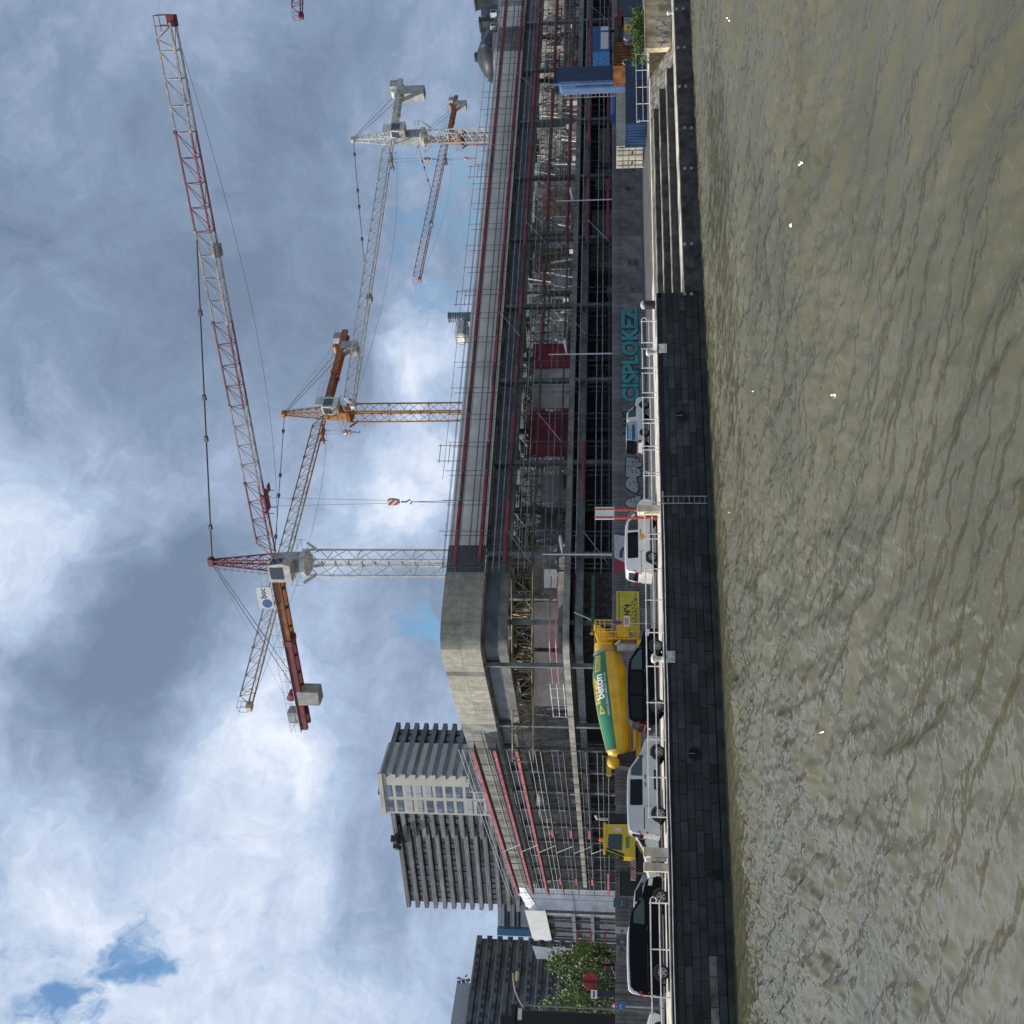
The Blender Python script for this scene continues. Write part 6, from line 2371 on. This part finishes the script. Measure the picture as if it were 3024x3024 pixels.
MB(MX).lathe([(0, .09), (.16, .09), (.2, .04)], (hx + .5, Yc - .5, 3.9), (0, 0, 1), 10).build('beacon', M_amb, mx, True)

# ------------------------------------------------------------------ yellow machine with the chevron board
Ym = 61.0
TKX = float(aty(1850, 2480, Ym)[0])
tk = thing('site_truck', 'yellow site truck with an orange beacon and a chevron board at its nose', 'truck', (TKX, Ym + 1.1, 0))
TO_ = (TKX, Ym + 1.1, 0)
pp = lambda x, y: (float(aty(x, y, Ym)[0]), float(aty(x, y, Ym)[2]))
cabp = [pp(1876, 2434), pp(1783, 2434), pp(1783, 2508), pp(1842, 2530), pp(1876, 2532)]
cabp = [(p[0], p[1]) for p in cabp]
low = min(p[1] for p in cabp)
cb = MB(TO_).prism(cabp, lambda a, b: (a, Ym, b), lambda a, b: (a, Ym + 2.2, b)).build('cab', M_pyel2, tk)
win = [pp(1838, 2463), pp(1797, 2463), pp(1795, 2500), pp(1800, 2506), pp(1837, 2512)]
MB(TO_).add([(p[0], Ym - .012, p[1]) for p in rounded(win, .06)], [tuple(range(len(win) * 3))]).build('door_window', M_glasg, cb)
ws = [pp(1786, 2509), pp(1840, 2531.5)]
MB(TO_).add([(ws[0][0] - .02, Ym + .1, ws[0][1]), (ws[0][0] - .02, Ym + 2.1, ws[0][1]), (ws[1][0] - .02, Ym + 2.1, ws[1][1]), (ws[1][0] - .02, Ym + .1, ws[1][1])], [(0, 1, 2, 3)]).build('windscreen', M_glas, cb)
MB(TO_).prism([pp(1790, 2508), pp(1840, 2529), pp(1845, 2522), pp(1793, 2503)], lambda a, b: (a, Ym - .02, b), lambda a, b: (a, Ym + .0, b)).build('door_pillar', M_trim, cb)
rf = [pp(1790, 2431), pp(1782, 2431), pp(1781, 2512), pp(1789, 2510)]
MB(TO_).prism(rf, lambda a, b: (a, Ym - .05, b), lambda a, b: (a, Ym + 2.25, b)).build('roof', M_pyel2, cb)
gq = [pp(1834, 2444), pp(1816, 2444), pp(1816, 2456), pp(1834, 2456)]
MB(TO_).add([(p[0], Ym - .012, p[1]) for p in gq], [(0, 1, 2, 3)]).build('warning_sticker', M_lens, cb)
gq = [pp(1859, 2472), pp(1848, 2472), pp(1848, 2504), pp(1859, 2504)]
MB(TO_).add([(p[0], Ym - .012, p[1]) for p in gq], [(0, 1, 2, 3)]).build('green_sticker', mat('green_sticker', (.10, .30, .04), .5, var=.2), cb)
b_ = pp(1783, 2477)
MB(TO_).lathe([(0, .11), (.18, .11), (.24, .05)], (b_[0], Ym + .5, b_[1] + .05), (0, 0, 1), 12).build('beacon', M_amb, tk, True)
x0, x1 = pp(1870, 2640)[0], pp(1870, 2405)[0]
MB(TO_).box(x0 + 1.2, x1 + 2.2, Ym + .3, Ym + 1.9, .6, low - .02).build('chassis', M_trim, tk)
MB(TO_).box(cabp[0][0] + .05, cabp[0][0] + .6, Ym + .2, Ym + 2.0, low, low + 1.5).build('engine_housing', M_trim, tk)
for xx in (x0 + 2.0, x1 + 1.4):
    for sd in (-1, 1):
        w_ = MB(TO_).lathe([(-.16, .3), (-.17, .46), (-.12, .51), (.12, .51), (.17, .46), (.16, .3)], (xx, Ym + 1.1 + sd * 1.0, .51), (0, 1, 0), 24, cap=False).build('wheel', M_tyre, tk, True)
        MB(TO_).lathe([(0, .31), (sd * .03, .30), (sd * -.05, .2), (sd * .03, .001)], (xx, Ym + 1.1 + sd * 1.15, .51), (0, 1, 0), 20, cap=False).build('rim', M_rim, w_, True)
ex = pp(1850, 2418)
et = pp(1764, 2418)
MB(TO_).path([(ex[0], Ym + .4, 1.2), (ex[0], Ym + .4, et[1] - .12), (ex[0] - .02, Ym + .4, et[1]), (ex[0] + .2, Ym + .4, et[1] + .12)], .075, 10).build('exhaust_stack', M_plate, tk, True)
# chevron board
cz0, cz1 = pp(1878, 2566)[1], pp(1863, 2566)[1]
cxa, cxb = pp(1870, 2600)[0], pp(1870, 2534)[0]
MB(TO_).box(cxa, cxb, Ym + .02, Ym + .10, cz0, cz1).build('chevron_board', mat('chevron_cream', (.55, .48, .38), .5, var=.05), tk)
M_chv = mat('chevron_red', (.30, .03, .025), .5, var=.05)
n = 9
hgt = cz1 - cz0
for k in range(n):
    w_ = (cxb - cxa) / n
    xx = cxa + k * w_
    sl = hgt * .55 * (1 if k < n / 2 else -1)
    a, b = xx, xx + w_ * .52
    cl_ = lambda q: min(max(q, cxa), cxb)
    MB(TO_).add([(cl_(a), Ym + .014, cz0), (cl_(b), Ym + .014, cz0), (cl_(b + sl), Ym + .014, cz1), (cl_(a + sl), Ym + .014, cz1)], [(0, 1, 2, 3)]).build('chevron', M_chv, tk)
MB(TO_).box(cxb - .1, cabp[-1][0] + .3, Ym + .3, Ym + .6, cz0 - .1, cz0 + .2).build('boom_arm', M_pyel2, tk)
q0, q1 = pp(1862, 2636), pp(1833, 2566)
MBx = MB().box(q0[0], q1[0], Ym + 2.4, Ym + 4.2, 0, q1[1])
MBx.box(q0[0] - .04, q1[0] + .04, Ym + 2.36, Ym + 4.24, q1[1], q1[1] + .06)
MBx.box(q0[0] - .03, q0[0] + .05, Ym + 2.34, Ym + 2.4, .1, q1[1])
MBx.box(q1[0] - .05, q1[0] + .03, Ym + 2.34, Ym + 2.4, .1, q1[1])
tag(MBx.build('site_skip', M_trim), 'black open skip standing against the hoarding behind the chevron board', 'skip')
# ================================================================== signs
def pxy(x, y, Y):
    p = aty(x, y, Y)
    return float(p[0]), float(p[2])


# board on two red posts
Yb = 56.2
a, b = pxy(1814, 1534, Yb), pxy(1757, 1498, Yb)
SB = ((a[0] + b[0]) / 2, Yb, 0)
t = thing('sign_board', 'white sign panel on two red posts above the white minibus', 'sign', SB)
M_orr = mat('orange_red_post', (.50, .07, .035), .5, var=.1)
w_ = b[0] - a[0]
for xx in (a[0] + w_ * .17, b[0] - w_ * .17):
    MB(SB).box(xx - .06, xx + .06, Yb + .03, Yb + .13, 0, b[1] - .05).build('post', M_orr, t)
pn = MB(SB).box(a[0], b[0], Yb - .03, Yb + .025, a[1], b[1]).build('panel', M_sgn, t)
for xx in (a[0] + .08, b[0] - .20):
    MB(SB).box(xx, xx + .12, Yb - .036, Yb - .031, a[1] + .03, b[1] - .03).build('red_band', M_orr, pn)
MB(SB).box(a[0] + .2, b[0] - .2, Yb - .036, Yb - .031, (a[1] + b[1]) / 2 - .02, (a[1] + b[1]) / 2 + .02).build('divider', M_lens, pn)

# no-parking sign with a plate, seen from the side
Yb = 59.5
c = pxy(1822, 1840, Yb)
SB = (c[0], Yb, 0)
t = thing('parking_sign', 'no-parking roundel seen edge-on above a pale plate, before the yellow board', 'sign', SB)
MB(SB).tube((c[0], Yb, 0), (c[0], Yb, c[1] + .3), .035, 8).build('pole', M_gal, t)
dv = np.array([.78, -.62, 0])
dk = MB(SB).lathe([(0, .34), (.025, .34)], (c[0], Yb - .06, c[1]), dv, 24).build('roundel', mat('sign_red', (.38, .02, .05), .4, var=0), t)
MB(SB).lathe([(.026, .26), (.03, .26)], (c[0], Yb - .06, c[1]), dv, 24).build('blue_field', mat('sign_deep_blue', (.05, .05, .30), .4, var=0), dk)
p0, p1 = pxy(1860, 1851, Yb), pxy(1842, 1820, Yb)
pl = MB(SB).box(p0[0], p1[0], Yb - .10, Yb - .07, p0[1], p1[1]).build('plate', mat('plate_pinkish', (.55, .44, .36), .6, var=.05), t)
for k in range(4):
    z = p0[1] + (p1[1] - p0[1]) * (.25 + .17 * k)
    MB(SB).box(p0[0] + .1, p1[0] - .12, Yb - .105, Yb - .101, z, z + .025).build('print_line', M_out, pl)

# red disc on a dark post at the left
Yb = 59.0
c = pxy(1743, 2898, Yb)
SB = (c[0], Yb, 0)
t = thing('disc_sign', 'plain red disc sign on a dark post behind the leftmost black van', 'sign', SB)
M_discr = mat('disc_red', (.33, .025, .02), .45, var=.06)
MB(SB).lathe([(0, .40), (.02, .41), (.04, .40)], (c[0], Yb + .10, c[1]), (0, -1, 0), 32).build('disc', M_discr, t)
MB(SB).tube((c[0] - .02, Yb, 0), (c[0] - .02, Yb, c[1] + .42), .05, 8).build('post', M_trim, t)
q0, q1 = pxy(1763, 2950, Yb), pxy(1745, 2923, Yb)
pl = MB(SB).box(q0[0], q1[0], Yb - .05, Yb, q0[1], q1[1]).build('white_plate', M_sgn, t)
MB(SB).box(q0[0] + .05, q1[0] - .05, Yb - .056, Yb - .051, (q0[1] + q1[1]) / 2 - .04, (q0[1] + q1[1]) / 2 + .04).build('bar', M_snv, pl)
MB(SB).beam((c[0], Yb, q0[1] + .15), (q0[0], Yb - .02, q0[1] + .15), .05).build('bracket', M_trim, t)
q0, q1 = pxy(1812, 2945, Yb + .6), pxy(1764, 2925, Yb + .6)
SB2 = ((q0[0] + q1[0]) / 2, Yb + .6, 0)
t2 = thing('post_box', 'dark blue box on a slim leg below the red disc sign', 'box', SB2)
MB(SB2).box(q0[0], q1[0], Yb + .6, Yb + 1.0, q0[1], q1[1]).build('case', mat('navy_box', (.012, .016, .045), .5, var=.1), t2)
MB(SB2).tube((SB2[0], Yb + .8, 0), (SB2[0], Yb + .8, q0[1]), .05).build('leg', M_trim, t2)

# blue roundel and warning triangle
c = pxy(1835, 2972, 60.5)
SB = (c[0], 60.5, 0)
t = thing('road_sign', 'blue round arrow sign with a small red triangle above the hidden white van', 'sign', SB)
MB(SB).tube((c[0], 60.5, 0), (c[0], 60.5, c[1] + .45), .035, 8).build('pole', M_gal, t)
dk = MB(SB).lathe([(0, .22), (.02, .22)], (c[0], 60.44, c[1]), (0, -1, 0), 24).build('roundel', mat('road_blue', (.02, .12, .36), .4, var=0), t)
MB(SB).path([(c[0] - .08, 60.41, c[1] - .08), (c[0] - .09, 60.41, c[1] + .06), (c[0] + .03, 60.41, c[1] + .09), (c[0] + .08, 60.41, c[1] - .02)], .025, 5).build('arrow', M_lens, dk)
tri = [(-.2, .3), (.2, .3), (0, .62)]
tr = MB(SB).prism(tri, lambda a, b: (c[0] + a, 60.42, c[1] + b), lambda a, b: (c[0] + a, 60.44, c[1] + b)).build('triangle', mat('tri_red', (.42, .06, .05), .5, var=0), t)
MB(SB).prism([(-.11, .35), (.11, .35), (0, .52)], lambda a, b: (c[0] + a, 60.41, c[1] + b), lambda a, b: (c[0] + a, 60.419, c[1] + b)).build('triangle_field', M_sgn, tr)

# curved lamp post and camera at the left
Yl = 66.0
b = pxy(1850, 2982, Yl)
top_ = pxy(1546, 2976, Yl)
tipp = pxy(1515, 2874, Yl)
SB = (b[0], Yl, 0)
t = thing('street_lamp', 'slender lamp post with a curved arm and small yellow lamp at the lower left', 'street lamp', SB)
M_lgr = mat('lamp_grey', (.20, .21, .19), .5, .3, var=.1)
MB(SB).tube((b[0], Yl, 0), (b[0], Yl, top_[1]), .07, 8, .045).build('pole', M_lgr, t, True)
n = 10
arm = [(top_[0] + (tipp[0] - top_[0]) * f_, Yl, top_[1] + (tipp[1] - top_[1]) * (1 - (1 - f_) ** 2.2)) for f_ in np.linspace(0, 1, n)]
MB(SB).path(arm, .035, 6).build('arm', M_beige, t, True)
lp_ = pxy(1527, 2882, Yl)
MB(SB).lathe([(-.28, .02), (-.2, .10), (.15, .12), (.28, .04)], (lp_[0], Yl, lp_[1]), (1, 0, -.1), 10).build('lamp_head', mat('yellow_lamp', (.60, .50, .14), .4, var=0), t, True)
cb_ = pxy(1535, 2992, Yl)
MB(SB).box(cb_[0] - .35, cb_[0] + .25, Yl - .15, Yl + .15, cb_[1] - .12, cb_[1] + .10).build('camera_box', M_sgn, t)

# ================================================================== right end: containers, skips and plant
M_cblu = mat('container_blue', (.016, .048, .115), .5, var=.18, scale=.8, streak=.2)
M_cblul = mat('lit_side_pipe_blue', (.10, .17, .34), .5, var=.1, scale=.8)  # paler blue: sunlight painted on the silo's left face; the pipe shares it
M_ccre = mat('container_cream', (.46, .44, .36), .6, var=.14, scale=.9, streak=.25)
M_crst = mat('skip_rust', (.17, .062, .016), .7, var=.3, scale=1.3, streak=.2)
M_cbrn = mat('brown_boards', (.055, .038, .026), .8, var=.3, scale=1.0)


def corrug(mb, x0, x1, y, z0, z1, pitch=.28, dep=.04):
    n = max(2, int((x1 - x0) / pitch))
    p = (x1 - x0) / n
    prof = [(x0, y)]
    for i in range(n):
        a = x0 + i * p
        prof += [(a + p * .15, y), (a + p * .3, y + dep), (a + p * .65, y + dep), (a + p * .8, y)]
    prof += [(x1, y)]
    k = len(mb.v)
    for (a, b) in prof:
        mb.v += [(a, b, z0), (a, b, z1)]
    for i in range(len(prof) - 1):
        mb.f.append((k + 2 * i, k + 2 * i + 2, k + 2 * i + 3, k + 2 * i + 1))
    return mb


def container(label, x0, x1, Y, dep, z0, z1, m_, name='container', doors=False, group='site containers at the right end'):
    O = ((x0 + x1) / 2, Y, z0)
    t = thing(name, label, 'container', O, 0, group)
    mb = MB(O).box(x0 + .05, x1 - .05, Y + .06, Y + dep - .05, z0 + .05, z1 - .05)
    if not doors:
        corrug(mb, x0 + .1, x1 - .1, Y + .01, z0 + .12, z1 - .1)
    mb.build('shell', m_, t)
    fr = MB(O)
    for xx in (x0, x1 - .1):
        fr.box(xx, xx + .1, Y, Y + .1, z0, z1)
        fr.box(xx, xx + .1, Y + dep - .1, Y + dep, z0, z1)
    fr.box(x0 + .1, x1 - .1, Y, Y + .08, z0, z0 + .14)
    fr.box(x0 + .1, x1 - .1, Y, Y + .08, z1 - .11, z1)
    fr.box(x0 + .01, x0 + .09, Y + .1, Y + dep - .1, z1 - .11, z1 - .002)
    fr.build('frame', m_, t)
    sd = MB(O)
    n = int(dep / .3)
    for k in range(n):
        sd.box(x0 + .02, x0 + .055, Y + .2 + k * .3, Y + .35 + k * .3, z0 + .15, z1 - .13)
    sd.build('side_ribs', m_, t)
    if doors:
        xm = (x0 + x1) / 2
        for (a, b) in ((x0 + .12, xm - .01), (xm + .01, x1 - .12)):
            d = MB(O).box(a, b, Y + .005, Y + .055, z0 + .15, z1 - .13).build('door', m_, t)
            for f_ in (.3, .72):
                MB(O).tube((a + (b - a) * f_, Y - .03, z0 + .1), (a + (b - a) * f_, Y - .03, z1 - .1), .022, 6).build('locking_bar', M_gal, d)
            for z in (.33, .62):
                MB(O).box(a + .03, b - .03, Y - .012, Y + .004, z0 + (z1 - z0) * z, z0 + (z1 - z0) * z + .05).build('door_rib', m_, d)
    return t


# open blue waste container: lit end towards the left, long side towards the canal
container('blue corrugated waste container beside the right-hand railing', 61.0, 67.8, 60.4, 2.5, 0.01, 1.68, M_cblu)
ct = container('cream shipping container with closed double doors, left of the blue container', 63.7, 69.8, 65.5, 2.6, 0.01, 2.36, M_ccre, name='container')
O = ((63.7 + 69.8) / 2, 65.5, .01)
for k, (ya_, yb_) in enumerate(((65.62, 66.79), (66.81, 67.98))):
    d_ = MB(O).box(63.60, 63.66, ya_, yb_, .14, 2.24).build('door', M_ccre, ct)
    for f_ in (.25, .7):
        yy = ya_ + (yb_ - ya_) * f_
        MB(O).tube((63.55, yy, .1), (63.55, yy, 2.3), .03, 6).build('locking_bar', M_gal, d_)
    for z in (.75, 1.3, 1.8):
        MB(O).box(63.575, 63.598, ya_ + .05, yb_ - .05, z, z + .06).build('door_rib', M_conc_d, d_)
    MB(O).box(63.53, 63.57, ya_ + .4, ya_ + .75, 1.02, 1.1).build('door_handle', M_trim, d_)
# tall blue silo cabinet
s0_, s1_ = pxy(1840, 256, 68), pxy(1643, 200, 68)
O = ((s0_[0] + s1_[0]) / 2, 68, 0)
t = thing('blue_silo', 'tall blue cabinet silo towering over the containers', 'silo', O)
MB(O).box(s0_[0] + .9, s1_[0], 68, 69.2, 0, s1_[1]).build('body', M_cblu, t)
MB(O).hexa([(s0_[0] + .5, 68.5, 0), (s0_[0] + .895, 68.02, 0), (s0_[0] + .895, 69.15, 0), (s0_[0] + .6, 69.2, 0),
            (s0_[0] + .5, 68.5, s1_[1] - .5), (s0_[0] + .895, 68.02, s1_[1] - .3), (s0_[0] + .895, 69.15, s1_[1] - .3), (s0_[0] + .6, 69.2, s1_[1] - .5)]).build('painted_lit_side', M_cblul, t)  # added slab whose paler blue stands for sun on the left face
MB(O).tube((s0_[0] + .55, 67.95, 2.6), (s0_[0] + .55, 67.95, s1_[1] + .25), .11, 10).build('filler_pipe', M_cblul, t, True)
lad = MB(O)
for yy in (68.4, 68.8):
    lad.tube((s0_[0] - .25, yy, 1.2), (s0_[0] - .25, yy, s1_[1] - .6), .03, 5)
for z in np.arange(1.4, s1_[1] - .7, .35):
    lad.tube((s0_[0] - .25, 68.4, z), (s0_[0] - .25, 68.8, z), .02, 5)
for z in (2.5, 4.2, 5.8):
    lad.tube((s0_[0] - .25, 68.6, z), (s0_[0] + .1, 68.6, z), .03, 5)
lad.build('ladder', M_gal, t)
MB(O).box(s0_[0] + .8, s1_[0] + .05, 67.95, 69.25, s1_[1], s1_[1] + .12).build('lid', M_trim, t)
# small dark-blue tank behind
d0, d1 = pxy(1836, 322, 70.5), pxy(1800, 255, 70.5)
O = ((d0[0] + d1[0]) / 2, 71, 0)
t = thing('site_tank', 'dark blue rounded tank behind the containers beside the silo', 'tank', O)
MB(O).lathe([(0, .001), (0, .9), (d1[0] - d0[0], .9), (d1[0] - d0[0], .001)], (d0[0], 71.6, d1[1] - .95), (1, 0, 0), 20, cap=False).build('barrel', mat('tank_blue', (.012, .025, .10), .35, var=.1), t, True)
MB(O).box(d0[0] + .2, d1[0] - .2, 71.1, 72.1, 0, d1[1] - 1.7).build('cradle', M_trim, t)
# rust skip
r0_, r1_ = pxy(1876, 191, 66), pxy(1811, 124, 66)
O = ((r0_[0] + r1_[0]) / 2, 66, 0)
t = thing('rusty_skip', 'rust orange steel skip right of the blue containers', 'skip', O)
mb = MB(O).box(r0_[0], r1_[0], 66.05, 68.3, .45, r1_[1])
mb.build('tub', M_crst, t)
for k in range(8):
    x = r0_[0] + (r1_[0] - r0_[0]) * (k + .5) / 8
    MB(O).box(x - .05, x + .05, 65.98, 66.05, .5, r1_[1] - .1).build('rib', M_crst, t)
MB(O).box(r0_[0] - .05, r1_[0] + .05, 65.95, 66.08, r1_[1] - .1, r1_[1] + .05).build('rim', M_crst, t)
MB(O).box(r0_[0] + .2, r1_[0] - .2, 66.2, 68.0, 0.01, .44).build('skids', M_trim, t)
hk = pxy(1850, 183, 65.9)
MB(O).path([(hk[0] + .3 * math.cos(a), 65.93, hk[1] + .32 * math.sin(a)) for a in np.linspace(-.3, 3.4, 12)], .045, 6).build('lifting_loop', M_plate, t, True)
# brown boards, grey tarpaulin box, blue-white box
w0, w1 = pxy(1841, 122, 67), pxy(1813, 50, 67)
z1 = w1[1]
O = ((w0[0] + w1[0]) / 2, 67, 0)
t = thing('timber_crate', 'dark brown slatted crate behind the rusty skip', 'crate', O)
MB(O).box(w0[0] + .05, w1[0] - .05, 67.05, 69, 0, z1 - .05).build('core', M_cbrn, t)
for k in range(9):
    z = .1 + (z1 - .2) * k / 9
    MB(O).box(w0[0], w1[0], 67, 67.045, z, z + (z1 / 9) * .78).build('slat', M_cbrn, t)
v0, v1 = pxy(1876, 119, 65.4), pxy(1841, 50, 65.4)
O = ((v0[0] + v1[0]) / 2, 65.4, 0)
t = thing('tarpaulin_box', 'grey tarpaulin-covered box with a yellow notice', 'box', O)
MB(O).prism([(v0[0], 0), (v1[0], 0), (v1[0] - .05, v1[1] - .05), (v0[0] + .4, v1[1] + .0), (v0[0] + .05, v1[1] - .3)], lambda a, b: (a, 65.4, b), lambda a, b: (a, 66.6, b)).build('cover', mat('grey_tarp', (.30, .29, .27), .7, var=.2, scale=1.5, bump=.4, bscale=6), t)
n0, n1 = pxy(1867, 90, 65.38), pxy(1844, 73, 65.38)
nt_ = MB(O).box(n0[0], n1[0], 65.36, 65.39, n0[1], n1[1]).build('notice', mat('notice_yellow', (.62, .40, .03), .5, var=.05), t)
MB(O).box(n0[0] + .2, n1[0] - .2, 65.352, 65.358, (n0[1] + n1[1]) / 2 - .07, (n0[1] + n1[1]) / 2 + .07).build('mark', M_out, nt_)
u0, u1 = pxy(1800, 133, 68.5), pxy(1750, 60, 68.5)
O = ((u0[0] + u1[0]) / 2, 69.5, z1)
t = thing('cabin_container', 'blue and white site cabin raised above the brown crate', 'cabin', O)
MB(O).box(u0[0], u1[0], 69.2, 71.4, u0[1], u1[1]).build('shell', mat('cabin_blue', (.012, .07, .20), .5, var=.15), t)
um = u0[1] + (u1[1] - u0[1]) * .52
MB(O).box(u0[0] + .3, u0[0] + (u1[0] - u0[0]) * .75, 69.17, 69.195, u0[1] + .1, um).build('white_panel', M_lens, t)
MB(O).box(u0[0] + (u1[0] - u0[0]) * .82, u1[0] - .1, 69.17, 69.195, u0[1] + .1, um).build('white_panel', M_lens, t)
for f_ in (.1, .9):
    MB(O).box(u0[0] + (u1[0] - u0[0]) * f_ - .1, u0[0] + (u1[0] - u0[0]) * f_ + .1, 69.4, 69.6, 0, u0[1]).build('leg', M_trim, t)
# red and white barrier bits at the far right
e0, e1 = pxy(1880, 48, 66), pxy(1826, -30, 66)
O = ((e0[0] + e1[0]) / 2, 67, 0)
t = thing('site_kiosk', 'dark site kiosk with a red and white striped edge at the upper right', 'kiosk', O)
MB(O).box(e0[0], e1[0], 67, 69, 0, e1[1]).build('walls', mat('kiosk_slate', (.05, .065, .11), .6, var=.15), t)
for k in range(8):
    MB(O).box(e0[0] + k * .3, e0[0] + k * .3 + .16, 66.93, 66.99, e1[1] - .3, e1[1]).build('red_stripe', M_brd, t)
MB(O).box(e0[0] - .1, e1[0] + .1, 66.9, 69.1, e1[1] + .004, e1[1] + .1).build('roof', M_trim, t)
# right-hand railing above the bank
Yr = 55.0
xs = [pxy(1900, v_, Yr)[0] for v_ in (357, 306, 257, 207, 160, 120)]
O = (xs[0], Yr, 0)
t = thing('railing', 'thin white railing above the cobbled bank, before the blue containers', 'railing', O, 0, 'white railings along the quay edge')
for x in xs:
    MB(O).tube((x, Yr, 0), (x, Yr, 1.02), .028, 6).build('post', M_wt, t)
for z in (.98, .52):
    MB(O).path([(x, Yr, z) for x in xs], .024, 6).build('rail', M_wt, t)
MB(O).path([(xs[0] - .12 * math.sin(a), Yr, .86 + .12 * math.cos(a)) for a in np.linspace(0, 4.6, 10)], .022, 6).build('scroll_end', M_wt, t)
# kerb drums and ochre soil strip
struct(MB().box(43, 62, 56.2, 57.6, .005, .03).build('soil_strip', mat('ochre_soil', (.26, .17, .07), .9, var=.4, scale=1.2, bump=.5)))
